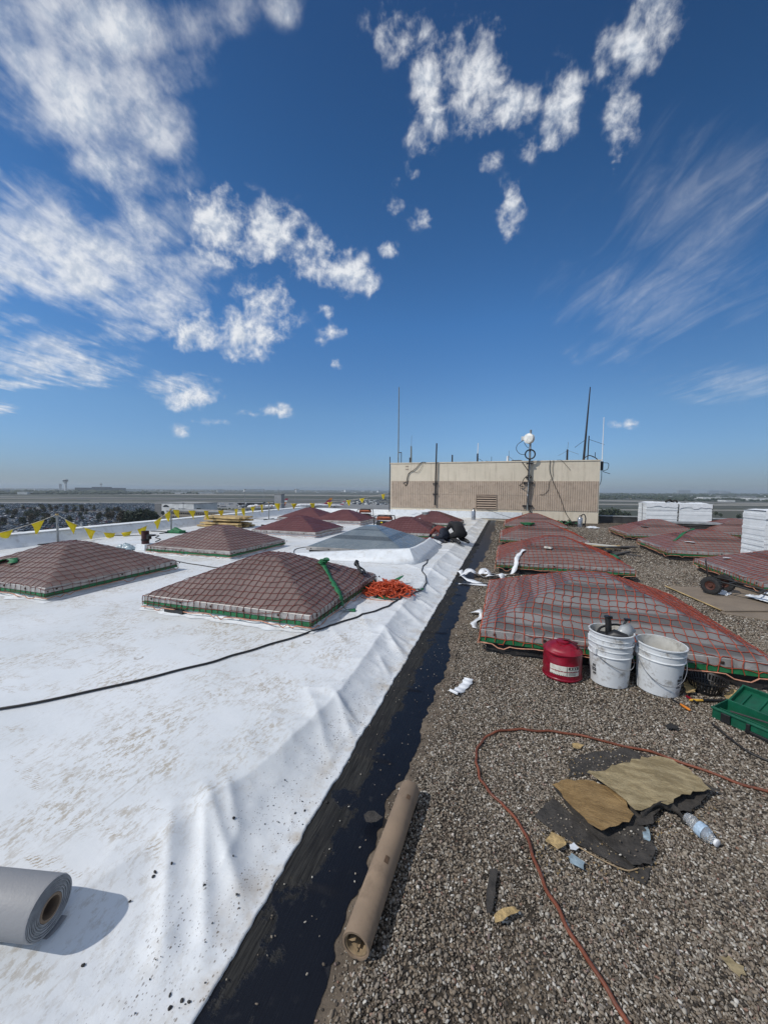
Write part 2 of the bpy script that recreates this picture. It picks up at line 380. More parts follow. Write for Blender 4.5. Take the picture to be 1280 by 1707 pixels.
    em = t.new('ShaderNodeEmission'); t.l.new(col, em.inputs[0]); tr = t.new('ShaderNodeBsdfTransparent'); mx = t.new('ShaderNodeMixShader')
    t.l.new(dn, mx.inputs[0]); t.l.new(tr.outputs[0], mx.inputs[1]); t.l.new(em.outputs[0], mx.inputs[2]); t.l.new(mx.outputs[0], t.n['Material Output'].inputs[0])
    t.m.cycles.emission_sampling = 'NONE'
    nx, ny = len(az), len(el); idx = np.arange(nx*ny).reshape(ny, nx); F = np.stack([idx[:-1, :-1], idx[:-1, 1:], idx[1:, 1:], idx[1:, :-1]], -1).reshape(-1, 4)
    me = bpy.data.meshes.new('sky'); me.vertices.add(len(D)); me.vertices.foreach_set('co', (D*RD).astype(np.float32).ravel()); me.loops.add(F.size); me.loops.foreach_set('vertex_index', F.astype(np.int32).ravel())
    me.polygons.add(len(F)); me.polygons.foreach_set('loop_start', np.arange(0, F.size, 4, dtype=np.int32)); me.update(calc_edges=True)
    c = me.attributes.new('cloud', 'FLOAT_COLOR', 'POINT'); c.data.foreach_set('color', np.concatenate([M, np.ones((len(D), 1))], 1).astype(np.float32).ravel())
    me.materials.append(t.m); o = bpy.data.objects.new('sky', me); COL.objects.link(o); o.location = tuple(EYE); return tag(o, kind='structure')
sky_dome()

# membrane -----------------------------------------------------------------
def membrane_material():
    t = NT('white_membrane'); t.tc = t.new('ShaderNodeTexCoord')
    sx = t.new('ShaderNodeSeparateXYZ'); t.l.new(t.tc.outputs['Object'], sx.inputs[0]); X, Y = sx.outputs[0], sx.outputs[1]
    big = t.noise(.9, 6, .6); col = t.mix(t.rng(big, .3, .7), (.635, .66, .67), (.73, .75, .76))
    flat = t.rng(X, -1.05, -1.35)
    g = t.noise(2.3, 9, .68); gm = t.mth('MULTIPLY', t.rng(g, .40, .66), .95)
    fine = t.noise(44, 9, .75, t.co('Object', (1, .5, 1), (0, 0, .5)))
    grime = t.mth('MULTIPLY', gm, t.rng(fine, .47, .60))
    col = t.mix(t.mth('MULTIPLY', grime, t.mth('ADD', t.mth('MULTIPLY', flat, .75), .25)), col, (.40, .345, .265))
    far = t.mth('MULTIPLY', t.rng(Y, 4, 14), t.mth('MULTIPLY', t.rng(X, -3.2, -1.6), t.rng(t.noise(1.4, 8, .7), .35, .6, 0, .5)))
    col = t.mix(far, col, (.47, .42, .33))
    # long scuffs and scratches
    sc = t.noise(9, 7, .75, t.co('Object', (6, .55, 1), (0, 0, -.95))); sc2 = t.noise(9, 7, .75, t.co('Object', (.6, 7, 1), (0, 0, .3)))
    sm = t.mth('MULTIPLY', t.mth('MAXIMUM', t.rng(sc, .64, .73), t.rng(sc2, .66, .75)), t.rng(t.noise(1.7, 3), .38, .6, 0, .75))
    col = t.mix(sm, col, (.33, .29, .24))
    # fastener plates showing through as rings
    d = t.voro(2.6, t.co('Object', (1, 1, 0)), rnd=.85); cs = t.new('ShaderNodeSeparateColor'); t.l.new(t.vn.outputs['Color'], cs.inputs[0])
    ring = t.mth('SUBTRACT', 1.0, t.rng(t.mth('ABSOLUTE', t.mth('SUBTRACT', d, .085)), .004, .024))
    ring = t.mth('MULTIPLY', t.mth('MULTIPLY', ring, t.rng(cs.outputs[0], .35, .5, 0, .8)), t.mth('MULTIPLY', flat, t.rng(t.noise(14, 4), .38, .6)))
    col = t.mix(ring, col, (.24, .19, .14))
    # tread prints: short broken bars in patches
    wv = t.new('ShaderNodeTexWave', wave_type='BANDS', bands_direction='X'); t.l.new(t.co('Object', (1, 1, 1), (0, 0, .7)), wv.inputs['Vector'])
    wv.inputs['Scale'].default_value = 21; wv.inputs['Distortion'].default_value = 5; wv.inputs['Detail'].default_value = 4; wv.inputs['Detail Scale'].default_value = 3.2
    tm = t.mth('MULTIPLY', t.rng(t.noise(3.4, 3, .6, t.co('Object', (.7, 2.6, 1), (0, 0, .75))), .57, .64), t.rng(t.noise(21, 5, .7), .42, .58))
    tr = t.mth('MULTIPLY', t.mth('MULTIPLY', t.rng(wv.outputs[0], .6, .8), tm), t.mth('MULTIPLY', flat, .85))
    col = t.mix(tr, col, (.36, .29, .20))
    # splatter near the cut edge
    e = t.rng(X, -1.22, -.92); en = t.rng(t.noise(3.6, 5, .6), .36, .54)
    for scl, th, amt in ((44, .17, .85), (80, .26, .95), (150, .30, .8)):
        dv = t.voro(scl, t.co('Object', (1, .62, 1), (0, 0, -.4))); c2 = t.new('ShaderNodeSeparateColor'); t.l.new(t.vn.outputs['Color'], c2.inputs[0])
        sp = t.mth('MULTIPLY', t.mth('MULTIPLY', t.rng(dv, th, th*.55), t.rng(c2.outputs[1], .55, .7)), t.mth('MULTIPLY', t.mth('MULTIPLY', e, en), amt))
        col = t.mix(sp, col, (.105, .075, .055))
    col = t.mix(t.mth('MULTIPLY', t.rng(X, -.98, -.80, 0, .7), t.rng(t.noise(6, 6, .65), .42, .68)), col, (.42, .35, .26))
    # welded sheet seams
    for xs in (-1.62, -2.55, -4.4, -6.3, -8.2):
        l = t.mth('SUBTRACT', 1.0, t.rng(t.mth('ABSOLUTE', t.mth('SUBTRACT', X, xs)), .002, .007)); col = t.mix(t.mth('MULTIPLY', l, t.rng(t.noise(3, 4), .42, .62, 0, .45)), col, (.42, .40, .36))
    t.base(col); t.rough(t.rng(g, .2, .8, .38, .6)); t.b.inputs['Specular IOR Level'].default_value = .4
    t.bump(t.mth('ADD', t.noise(7, 7, .6), t.mth('MULTIPLY', ring, .4)), .22, .02)
    return t.m
m_membrane = membrane_material()
def strip_material():
    t = NT('torn_felt_and_primer'); t.tc = t.new('ShaderNodeTexCoord')
    sx = t.new('ShaderNodeSeparateXYZ'); t.l.new(t.tc.outputs['Object'], sx.inputs[0]); X, Y = sx.outputs[0], sx.outputs[1]
    st = t.noise(60, 6, .7, t.co('Object', (3.0, .12, 1)))
    felt = t.mix(t.rng(st, .35, .68), (.006, .006, .0065), (.038, .037, .034))
    felt = t.mix(t.rng(t.noise(3, 6, .6), .45, .7, 0, .8), felt, (.010, .010, .012))
    edge = t.mth('ADD', X, t.mth('MULTIPLY', t.mth('SUBTRACT', t.noise(3.0, 9, .76, t.co('Object', (1, 1, 1))), .5), .34))
    wet = t.rng(edge, -.655, -.645); blot = t.rng(t.mth('SUBTRACT', t.noise(2.3, 7, .65), t.rng(Y, 1.05, 1.2, -.16, 0)), .60, .64); wet = t.mth('MAXIMUM', wet, blot)
    t.base(t.mix(wet, felt, t.mix(t.rng(t.noise(18, 6), .6, .75), (.0035, .0045, .0085), (.02, .02, .022))))
    t.rough(t.rng(wet, 0, 1, .85, .42)); t.b.inputs['Specular IOR Level'].default_value = .3
    t.bump(t.mth('ADD', t.mth('MULTIPLY', st, .5), t.mth('MULTIPLY', wet, .5)), .5, .012); return t.m
m_strip = strip_material()
def gravel_bed():
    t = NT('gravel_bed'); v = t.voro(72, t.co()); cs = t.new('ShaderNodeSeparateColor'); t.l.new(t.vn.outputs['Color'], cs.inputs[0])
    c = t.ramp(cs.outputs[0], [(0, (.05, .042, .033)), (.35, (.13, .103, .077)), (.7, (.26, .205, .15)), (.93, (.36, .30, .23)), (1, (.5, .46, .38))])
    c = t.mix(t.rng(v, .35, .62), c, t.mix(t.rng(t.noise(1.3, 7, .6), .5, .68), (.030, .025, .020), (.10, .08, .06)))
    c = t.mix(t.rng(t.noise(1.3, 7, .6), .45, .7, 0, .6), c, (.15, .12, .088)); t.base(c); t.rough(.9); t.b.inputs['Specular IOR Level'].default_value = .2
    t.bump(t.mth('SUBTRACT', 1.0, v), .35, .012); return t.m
m_bed = gravel_bed()
def dirt_bed():
    t = NT('dusty_bitumen'); c = t.mix(t.rng(t.noise(5, 8, .65), .35, .65), (.085, .066, .048), (.18, .142, .103)); t.base(c); t.rough(.95)
    t.bump(t.noise(60, 6, .7), .6, .01); return t.m
def pebble_mat():
    t = NT('pebble'); oi = t.new('ShaderNodeObjectInfo')
    c = t.ramp(oi.outputs['Random'], [(0, (.018, .017, .016)), (.13, (.035, .031, .027)), (.20, (.10, .08, .062)), (.34, (.17, .138, .104)), (.52, (.26, .212, .160)), (.64, (.20, .176, .150)), (.78, (.33, .285, .225)),
                                      (.89, (.42, .39, .335)), (.955, (.62, .59, .53)), (.985, (.24, .125, .085)), (1, (.14, .15, .16))])
    c = t.mix(t.rng(t.noise(90, 4), .4, .65, 0, .4), c, (.14, .115, .088)); t.base(c); t.rough(.85); t.b.inputs['Specular IOR Level'].default_value = .25; return t.m
m_pebble = pebble_mat()
def dome_material(name, c1, c2, band, rough=.3, spec=.5):
    t = NT(name); t.tc = t.new('ShaderNodeTexCoord'); sx = t.new('ShaderNodeSeparateXYZ'); t.l.new(t.tc.outputs['Object'], sx.inputs[0])
    ax = t.mth('ABSOLUTE', sx.outputs[0]); ay = t.mth('ABSOLUTE', sx.outputs[1]); d = t.mth('MAXIMUM', ax, ay)
    d = t.mth('ADD', d, t.mth('MULTIPLY', t.mth('SUBTRACT', t.noise(3, 4), .5), .014))
    col = t.mix(t.rng(t.noise(2.2, 7, .6), .3, .7), c1, c2)
    for a, b in band:
        k = t.mth('MULTIPLY', t.rng(d, a-.012, a+.012), t.rng(d, b+.02, b-.02)); col = t.mix(t.mth('MULTIPLY', k, .62), col, tuple(x*.28 for x in c1))
    col = t.mix(t.rng(t.noise(11, 8, .7), .55, .75, 0, .3), col, (.2, .175, .15))
    t.base(col); t.rough(t.rng(t.noise(8, 5), .3, .7, rough-.08, rough+.12)); t.b.inputs['Specular IOR Level'].default_value = spec; return t.m
m_domeR = dome_material('smoked_acrylic_grey', (.16, .158, .155), (.215, .21, .205), [(.26, .40), (.60, .74), (.88, .97)], .36)
m_domeR2 = dome_material('smoked_acrylic_mauve', (.145, .108, .10), (.19, .145, .132), [(.45, .6)], .4)
m_domeL = dome_material('smoked_acrylic_brown', (.150, .106, .093), (.205, .150, .132), [], .4)
m_domeM = dome_material('smoked_acrylic_maroon', (.105, .040, .040), (.145, .060, .058), [], .38)
m_domeC = dome_material('clear_acrylic_bluegrey', (.14, .17, .19), (.19, .22, .235), [(.30, .34), (.58, .74)], .25, .6)
def insulation_mat(name, a, b):
    t = NT(name); n = t.noise(9, 9, .72, t.co('Object', (1, 3.2, 1), (0, 0, .35))); c = t.mix(t.rng(n, .36, .66), a, b)
    c = t.mix(t.rng(t.noise(5, 7, .7), .56, .74, 0, .6), c, (.11, .085, .05)); t.base(c); t.rough(.95)
    t.bump(t.noise(50, 8, .7, t.co('Object', (1, 3, 1), (0, 0, .35))), .8, .012); return t.m
m_insA = insulation_mat('yellow_fibre', (.23, .175, .088), (.42, .335, .19)); m_insB = insulation_mat('tan_fibre', (.20, .122, .045), (.35, .225, .095))
def foam_mat():
    t = NT('white_foam'); t.base(t.mix(t.rng(t.noise(4, 6), .3, .7), (.66, .69, .70), (.76, .78, .79))); t.rough(.7); t.bump(t.noise(30, 6), .3, .01); return t.m
m_foam = foam_mat()

# ------------------------------------------------------------------ terrain far below
GZ = -30.0
def ground_material():
    t = NT('airfield_grass'); a = t.noise(.004, 8, .6); b = t.noise(.05, 6, .6)
    c = t.mix(t.rng(a, .38, .62), (.030, .038, .022), (.062, .060, .040)); c = t.mix(t.rng(b, .4, .7, 0, .5), c, (.055, .06, .035))
    far = t.new('ShaderNodeSeparateXYZ'); t.l.new(t.co(), far.inputs[0]); t.base(c); t.rough(.95); return t.m
def paving(name, c, s=.05):
    t = NT(name); n = t.noise(s, 7, .65); t.base(t.mix(t.rng(n, .35, .65), tuple(x*.8 for x in c), tuple(x*1.15 for x in c))); t.rough(.9); return t.m
m_ground = ground_material(); m_conc = paving('runway_concrete', (.235, .22, .19)); m_asph = paving('asphalt', (.075, .075, .075)); m_apron = paving('apron_concrete', (.20, .20, .195)); m_lot = paving('lot_asphalt', (.085, .08, .072))
ang = np.linspace(0, 2*math.pi, 97)[:-1]; RAD = 15000.0
mb = MB(); mb.add([(RAD*math.cos(a), RAD*math.sin(a), GZ) for a in ang], [tuple(range(96))])
tag(mb.build('ground', m_ground), kind='structure')
def sheet(name, quads, m, dz):
    mb = MB()
    for q in quads:
        P = [at(x, y, GZ) for x, y in q]
        A = (P[1]-P[0])[0]*(P[2]-P[0])[1]-(P[1]-P[0])[1]*(P[2]-P[0])[0]
        if A < 0: P = P[::-1]
        mb.add([(p[0], p[1], GZ+dz) for p in P], [tuple(range(len(P)))])
    return tag(mb.build(name, m), kind='structure')
def band(x0, y0, x1, y1, h0, h1=None):
    h1 = h0 if h1 is None else h1
    return [(x0, y0), (x1, y1), (x1, y1+h1), (x0, y0+h0)]
sheet('runway', [band(-350, 824.5, 900, 835.0, .8, .8), band(-300, 828.0, 760, 836.5, .9), band(-350, 834.9, 420, 838.5, 1.5, 1.2), band(-350, 832, 240, 836.4, .6), band(150, 834.2, 640, 838.4, .7),
                 band(200, 823.2, 900, 828.5, 1.0), band(0, 821.2, 700, 825.8, .9), band(900, 839.0, 1700, 843.0, 2.4), band(900, 831.5, 1700, 846, 2.2),
                 band(900, 848.5, 1600, 851, 1.8), band(1060, 828.6, 1130, 826.3, 1.6, 1.0)], m_conc, .05)
sheet('taxiway', [band(-300, 826.3, 700, 833.8, 1.2), band(260, 836.2, 700, 838.4, 1.4), band(100, 830.8, 700, 835.6, .9), band(1000, 836.2, 1700, 838.5, 1.0), band(900, 843.5, 1500, 846.5, .8)], m_asph, .10)
sheet('airport_apron', [[(395, 838.5), (720, 840), (760, 870), (430, 870)], [(330, 837.2), (470, 837.6), (470, 850), (330, 849)]], m_apron, .15)
sheet('car_park', [[(-260, 838.2), (-10, 838.2), (150, 838.6), (262, 840), (330, 866), (300, 900), (-420, 930)]], m_lot, .15)
sheet('service_road', [band(-300, 836.6, 330, 839.0, 1.1), band(250, 866, 420, 858, 3), [(440, 858), (700, 860), (700, 864), (440, 862)]], m_apron, .20)

# ------------------------------------------------------------------ the roof the camera stands on
YB = 20.6
mb = MB(); roofpoly = [(-10.6, -4), (9.6, -4), (9.6, YB), (-11.9, YB)]
mb.prism(roofpoly, GZ, -.02, 0)
tag(mb.build('roof_deck', m_cream), kind='structure')
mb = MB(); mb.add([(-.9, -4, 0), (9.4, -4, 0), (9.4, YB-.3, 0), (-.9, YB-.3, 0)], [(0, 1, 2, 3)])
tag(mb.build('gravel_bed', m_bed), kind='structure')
# white membrane: flat field, then a loose drape down to the cut edge
fold_y = [-3, .63, 1.0, 1.25, 1.6, 2.2, 3.0, 4.04, 5.2, 7, 9, 12, 16, 21]
fold_x = [-1.55, -1.42, -1.30, -1.22, -1.13, -1.05, -1.09, -1.15, -1.12, -1.24, -1.20, -1.22, -1.18, -1.2]
xs = np.concatenate([np.linspace(-12.2, -2.0, 62), np.linspace(-1.95, -1.5, 16), np.linspace(-1.49, -.79, 78)])
ys = [-1.5]
while ys[-1] < YB-.3:
    y = ys[-1]; ys.append(y + (.013 if .3 < y < 3.4 else .022 if y < 7 and y > 0 else .06 if y > 0 else .15))
ys = np.array(ys); XX, YY = np.meshgrid(xs, ys)
FX = np.interp(YY, fold_y, fold_x)
EX = -.79 + .012*(fbm(YY*4, YY*0, 3)-.5)*2 + .010*(fbm(YY*22, YY*0, 5)-.5)*2
XX = np.where(XX > -1.0, XX + (EX+.79)*np.clip((XX+1.0)/.21, 0, 1), XX)
T = np.clip((XX-FX)/(EX-FX), 0, 1)
ZZ = .1*(1-T)**1.55*(1-.12*np.sin(T*3.14159)) + .004
def ridge(x0, y0, x1, y1, w, h, sharp=1.0):
    dx, dy = x1-x0, y1-y0; L2 = dx*dx+dy*dy; u = np.clip(((XX-x0)*dx+(YY-y0)*dy)/L2, 0, 1)
    wob = .25*w*np.sin(u*9+x0*7)
    d = np.hypot(XX-x0-u*dx, YY-y0-u*dy)+wob*0; env = np.sin(np.clip(u, .02, .98)*math.pi)**.5
    return h*(.70*np.exp(-(d/w)**2)+.42*np.exp(-np.abs(d)/(w*.42)))*env
RG = [(-1.32,1.34,-.84,1.02,.05,.030),(-1.24,1.26,-.86,.86,.035,.022),(-1.36,1.20,-.95,.78,.045,.020),(-1.25,1.40,-1.02,1.22,.04,.018),
      (-1.10,2.28,-.82,1.98,.05,.024),(-1.06,2.22,-.84,2.10,.03,.014),(-1.30,2.26,-.86,1.76,.04,.012),(-1.02,3.0,-.83,2.75,.04,.016),
      (-1.16,3.55,-.82,3.12,.06,.030),(-1.12,3.5,-.84,3.4,.035,.018),(-1.1,4.75,-.82,4.55,.05,.026),(-1.2,4.3,-.83,3.95,.05,.022),
      (-1.2,5.5,-.84,5.2,.06,.03),(-1.35,5.6,-1.15,4.2,.04,.016),(-1.3,6.5,-.84,6.1,.06,.03),(-1.25,7.4,-.84,7.2,.06,.026),(-1.2,8.4,-.85,8.0,.08,.035),
      (-1.6,8.6,-.85,8.7,.06,.03),(-1.5,9.7,-.85,9.4,.08,.035),(-1.2,10.9,-.85,10.6,.08,.03),(-1.3,12.2,-.85,12,.09,.04),(-1.2,13.6,-.85,13.3,.09,.035),(-1.3,15,-.85,14.8,.09,.04),
      (-1.9,3.6,-1.3,3.0,.05,.008),(-1.7,4.2,-1.25,3.4,.04,.010),(-2.0,5.6,-1.4,5.2,.05,.012),(-1.9,6.9,-1.3,6.3,.05,.014)]
for r_ in RG: ZZ = ZZ + ridge(*r_)
band_ = np.clip((XX+1.55)/.4, 0, 1)
cr = np.abs(2*fbm(XX*6.5+YY*2.2, YY*7.5-XX*3.0, 15, 3)-1)
ZZ += np.clip((XX+1.30)/.2, 0, 1)*.0045*(1-cr)**3*np.clip((6-YY)/3, .3, 1)
ZZ += band_*(np.clip(1-T, .0, 1)+.25)*(.022*(1-np.abs(2*fbm(XX*2.6+YY*1.1, YY*2.8-XX*1.6, 11, 3)-1))**3 - .004)*np.clip(.6+.5*T, 0, 1)
ZZ += .007*(fbm(XX*1.4, YY*1.4, 21, 4)-.5) + .0025*(fbm(XX*9, YY*9, 23, 3)-.5)*np.clip((XX+3.5)/2, 0, 1)
ZZ = np.maximum(ZZ, .013)
nx, ny = len(xs), len(ys); V = np.stack([XX, YY, ZZ], -1).reshape(-1, 3)
# thickness at the cut edge
lip = np.stack([XX[:, -1]+.002, ys, np.full(ny, -.004)], -1); V = np.concatenate([V, lip])
idx = np.arange(nx*ny).reshape(ny, nx); F = np.stack([idx[:-1, :-1], idx[:-1, 1:], idx[1:, 1:], idx[1:, :-1]], -1).reshape(-1, 4)
l0 = nx*ny+np.arange(ny); F2 = np.stack([idx[:-1, -1], l0[:-1], l0[1:], idx[1:, -1]], -1)
tag(np_mesh('membrane_roof', V, np.concatenate([F, F2]), m_membrane), kind='structure')
# black strip of torn felt and primer beside it
ys2 = np.concatenate([np.linspace(-1, 8, 700), np.linspace(8.03, YB-.5, 260)]); t2 = np.linspace(0, 1, 14)
rx = -.475 + .075*(fbm(ys2*1.3, ys2*0, 31, 5)-.5)*2 + .03*(fbm(ys2*14, ys2*0, 33, 3)-.5)*2; rx = np.where(ys2 > 8, rx+.08, rx)
SX = (-.87)*(1-t2)[None, :] + rx[:, None]*t2[None, :]; SY = np.repeat(ys2[:, None], 14, 1)
SZ = .004 + (.004*np.sin(np.clip(t2, 0, 1)*math.pi)[None, :]**.5 + .003*fbm(SX*12, SY*5, 41, 3))*np.clip((SX+.80)/.05, 0, 1)
for yc in (1.17, 1.86, 2.62, 3.8, 5.3, 7.1, 9.2):      # overlaps of the felt sheets
    SZ = SZ + .007*np.clip(1-(SY-yc-.1*(SX+.6))/.25, 0, 1)*((SY-yc-.1*(SX+.6)) > 0)*(SX < -.56)*np.clip((SX+.79)/.04, 0, 1)
tag(grid_mesh('felt_strip', np.stack([SX, SY, SZ], -1).reshape(-1, 3), 14, len(ys2), m_strip), kind='structure')
# bare dusty margin between strip and stones
ys3 = np.linspace(-1, YB-.5, 500); rr = -.40+.13*(fbm(ys3*1.7, ys3*0, 51, 4)-.42)*2; rr = np.where(ys3 > 5, np.maximum(rr, -.36), rr)
DX = np.stack([np.full_like(ys3, -.62), rr], 1); V = np.stack([DX, np.repeat(ys3[:, None], 2, 1), np.full_like(DX, .003)], -1).reshape(-1, 3)
tag(grid_mesh('dusty_margin', V, 2, len(ys3), dirt_bed()), kind='structure')

# loose stones
def gravel_points():
    out = []
    for y0, y1, sp, smin, smax in ((.3, 2.2, .0064, .0014, .0030), (.3, 2.0, .0078, .0030, .0058), (2.0, 4.8, .0088, .0034, .0064), (4.8, 9.0, .016, .0056, .0092), (9.0, 17.5, .034, .008, .013)):
        gx = np.arange(-.52, 6.5, sp); gy = np.arange(y0, y1, sp); A, B = np.meshgrid(gx, gy)
        A = A+rng.uniform(-.62, .62, A.shape)*sp; B = B+rng.uniform(-.62, .62, B.shape)*sp
        P = np.stack([A.ravel(), B.ravel(), np.zeros(A.size)], 1)
        d = P-EYE; z = d @ fw; px = IW/2+FPX*(d @ rt)/z; py = IH/2-FPX*(d @ up)/z
        edge = np.interp(P[:, 1], ys2, rx)
        margin = np.interp(P[:, 1], ys3, rr)
        keep = (z > .1) & (px < 1480) & (py < 1950)
        pr = np.clip((P[:, 0]-edge-.01)/(np.maximum(margin-edge, 0)+.06), 0, 1)**1.15+.05
        thin = np.clip(fbm(P[:, 0]*1.6, P[:, 1]*1.6, 61, 4)*4.2-1.0, .62, 1); thin = np.where(P[:, 0] < .15, np.minimum(thin, np.clip(fbm(P[:, 0]*2.3, P[:, 1]*1.3, 66, 4)*5-1.4, .45, 1)), thin)
        keep &= rng.random(len(P)) < pr*thin
        keep &= P[:, 0] > edge+.01
        P = P[keep]; s = rng.uniform(smin, smax, len(P))*np.where(rng.random(len(P)) < .06, 1.5, 1)
        P[:, 2] = .001+s*.30+rng.random(len(P))*.003
        out.append((P, s))
    Pm = np.stack([rng.uniform(-.56, -.18, 5200), rng.uniform(.5, 8, 5200)**1, np.full(5200, .006)], 1); em = np.interp(Pm[:, 1], ys2, rx); Pm = Pm[Pm[:, 0] > em+.006]; out.append((Pm, rng.uniform(.0012, .0050, len(Pm))))      # fines on the dusty margin
    # strays on the felt and a few kicked on the membrane
    P = np.stack([rng.uniform(-.78, -.46, 260), rng.uniform(.6, 7, 260), np.full(260, .016)], 1); out.append((P, rng.uniform(.0015, .0045, 260)))
    return np.concatenate([p for p, _ in out]), np.concatenate([s for _, s in out])
GP, GS = gravel_points()
def scatter(name, P, S, mt, kind='stuff'):
    me = bpy.data.meshes.new(name); me.vertices.add(len(P)); me.vertices.foreach_set('co', P.astype(np.float32).ravel())
    a = me.attributes.new('size', 'FLOAT', 'POINT'); a.data.foreach_set('value', S.astype(np.float32)); me.update(); me.materials.append(mt)
    o = bpy.data.objects.new(name, me); COL.objects.link(o); o['kind'] = kind
    ng = bpy.data.node_groups.new(name+'_nodes', 'GeometryNodeTree')
    ng.interface.new_socket('Geometry', in_out='INPUT', socket_type='NodeSocketGeometry'); ng.interface.new_socket('Geometry', in_out='OUTPUT', socket_type='NodeSocketGeometry')
    N = ng.nodes; L = ng.links; gi = N.new('NodeGroupInput'); go = N.new('NodeGroupOutput')
    ico = N.new('GeometryNodeMeshIcoSphere'); ico.inputs['Radius'].default_value = 1.0; ico.inputs['Subdivisions'].default_value = 2
    sp = N.new('GeometryNodeSetPosition'); L.new(ico.outputs[0], sp.inputs[0])
    no = N.new('ShaderNodeTexNoise'); no.inputs['Scale'].default_value = 1.3; no.inputs['Detail'].default_value = 1.0
    sb = N.new('ShaderNodeVectorMath'); sb.operation = 'SUBTRACT'; sb.inputs[1].default_value = (.5, .5, .5); L.new(no.outputs['Color'], sb.inputs[0])
    sc = N.new('ShaderNodeVectorMath'); sc.operation = 'SCALE'; sc.inputs['Scale'].default_value = 1.3; L.new(sb.outputs[0], sc.inputs[0]); L.new(sc.outputs[0], sp.inputs['Offset'])
    sm = N.new('GeometryNodeSetShadeSmooth'); L.new(sp.outputs[0], sm.inputs[0])
    ma = N.new('GeometryNodeSetMaterial'); ma.inputs['Material'].default_value = mt; L.new(sm.outputs[0], ma.inputs[0])
    ip = N.new('GeometryNodeInstanceOnPoints'); L.new(gi.outputs[0], ip.inputs['Points']); L.new(ma.outputs[0], ip.inputs['Instance'])
    rv = N.new('FunctionNodeRandomValue'); rv.data_type = 'FLOAT_VECTOR'; rv.inputs[0].default_value = (-.5, -.5, 0); rv.inputs[1].default_value = (.5, .5, 6.283); L.new(rv.outputs[0], ip.inputs['Rotation'])
    at_ = N.new('GeometryNodeInputNamedAttribute'); at_.data_type = 'FLOAT'; at_.inputs[0].default_value = 'size'
    r2 = N.new('FunctionNodeRandomValue'); r2.data_type = 'FLOAT_VECTOR'; r2.inputs[0].default_value = (.75, .6, .5); r2.inputs[1].default_value = (1.35, 1.05, .85); r2.inputs['Seed'].default_value = 5
    vm = N.new('ShaderNodeVectorMath'); vm.operation = 'SCALE'; L.new(r2.outputs[0], vm.inputs[0]); L.new(at_.outputs[0], vm.inputs['Scale']); L.new(vm.outputs[0], ip.inputs['Scale'])
    L.new(ip.outputs[0], go.inputs[0])
    md = o.modifiers.new('scatter', 'NODES'); md.node_group = ng
    return o
tag(scatter('gravel', GP, GS, m_pebble), 'grey brown pea gravel spread over the roof beside the black strip', 'gravel')
# dark grit lumps dropped on the white membrane
def zmem(x, y):
    i = min(np.searchsorted(ys, y), ny-1); return float(np.interp(x, XX[i], ZZ[i]))
gp = [at(px, py, .06) for px, py in ((256,1467),(259,1461),(287,1448),(217,1505),(139,1605),(283,1635),(303,1644),(315,1646),(341,1476),(395,1482),(389,1426),(390,1373),(508,1336),(475,1297),(492,1342),(283,1656),(545,1322))]
gp += [np.array([rng.uniform(-1.0, -.81), rng.uniform(.7, 3.2), 0]) for _ in range(60)]
GP2 = np.array([(p[0], p[1], zmem(p[0], p[1])+.002) for p in gp]); GS2 = np.concatenate([rng.uniform(.0035, .0065, 17), rng.uniform(.0012, .003, 60)])
m_grit = mat('bitumen_grit', (.02, .018, .016), .7)
tag(scatter('grit', GP2, GS2, m_grit), 'black grit dropped on the white membrane near its cut edge', 'grit')

# ------------------------------------------------------------------ parapets
t = thing('parapet_wall', 'low white coated parapet along the roof edge behind the yellow pennants', 'wall')
mb = MB(); ins = [(-.30, .375), (.04, .375), (.11, .31), (.30, .10), (.33, -.3), (-.30, -.3)]      # roof side sloped so the face catches more light
vs = [(x0-10.36+dx, y, z) for x0, y in ((0, -3.5), (-1.5, YB)) for dx, z in ins]; n = len(ins)
mb.add(vs, [tuple(range(n)), tuple(range(2*n-1, n-1, -1))]+[(i, n+i, n+(i+1) % n, (i+1) % n) for i in range(n)]); mb.build('upstand', m_parapet, t, bevel=.02)
mb = MB(); mb.prism([(-10.70, -3.5), (-10.30, -3.5), (-11.80, YB+.03), (-12.20, YB+.03)], .378, .400, 0); mb.build('coping', m_parapet, t)
t = thing('parapet_wall', 'low white upstand at the far roof edge left of the tan penthouse', 'wall')
mb = MB(); mb.box((-8.8, YB-.12, .15), (5.4, .3, .40)); mb.build('upstand', m_parapet, t, bevel=.02)
t = thing('parapet_wall', 'low dark parapet with grey metal coping right of the tan penthouse', 'wall')
mb = MB(); mb.box((7.2, YB-.1, .10), (5.6, .26, .40)); mb.build('upstand', m_coping, t)
mb = MB(); mb.box((7.2, YB-.1, .325), (5.66, .32, .04)); mb.build('coping', m_greycop, t)

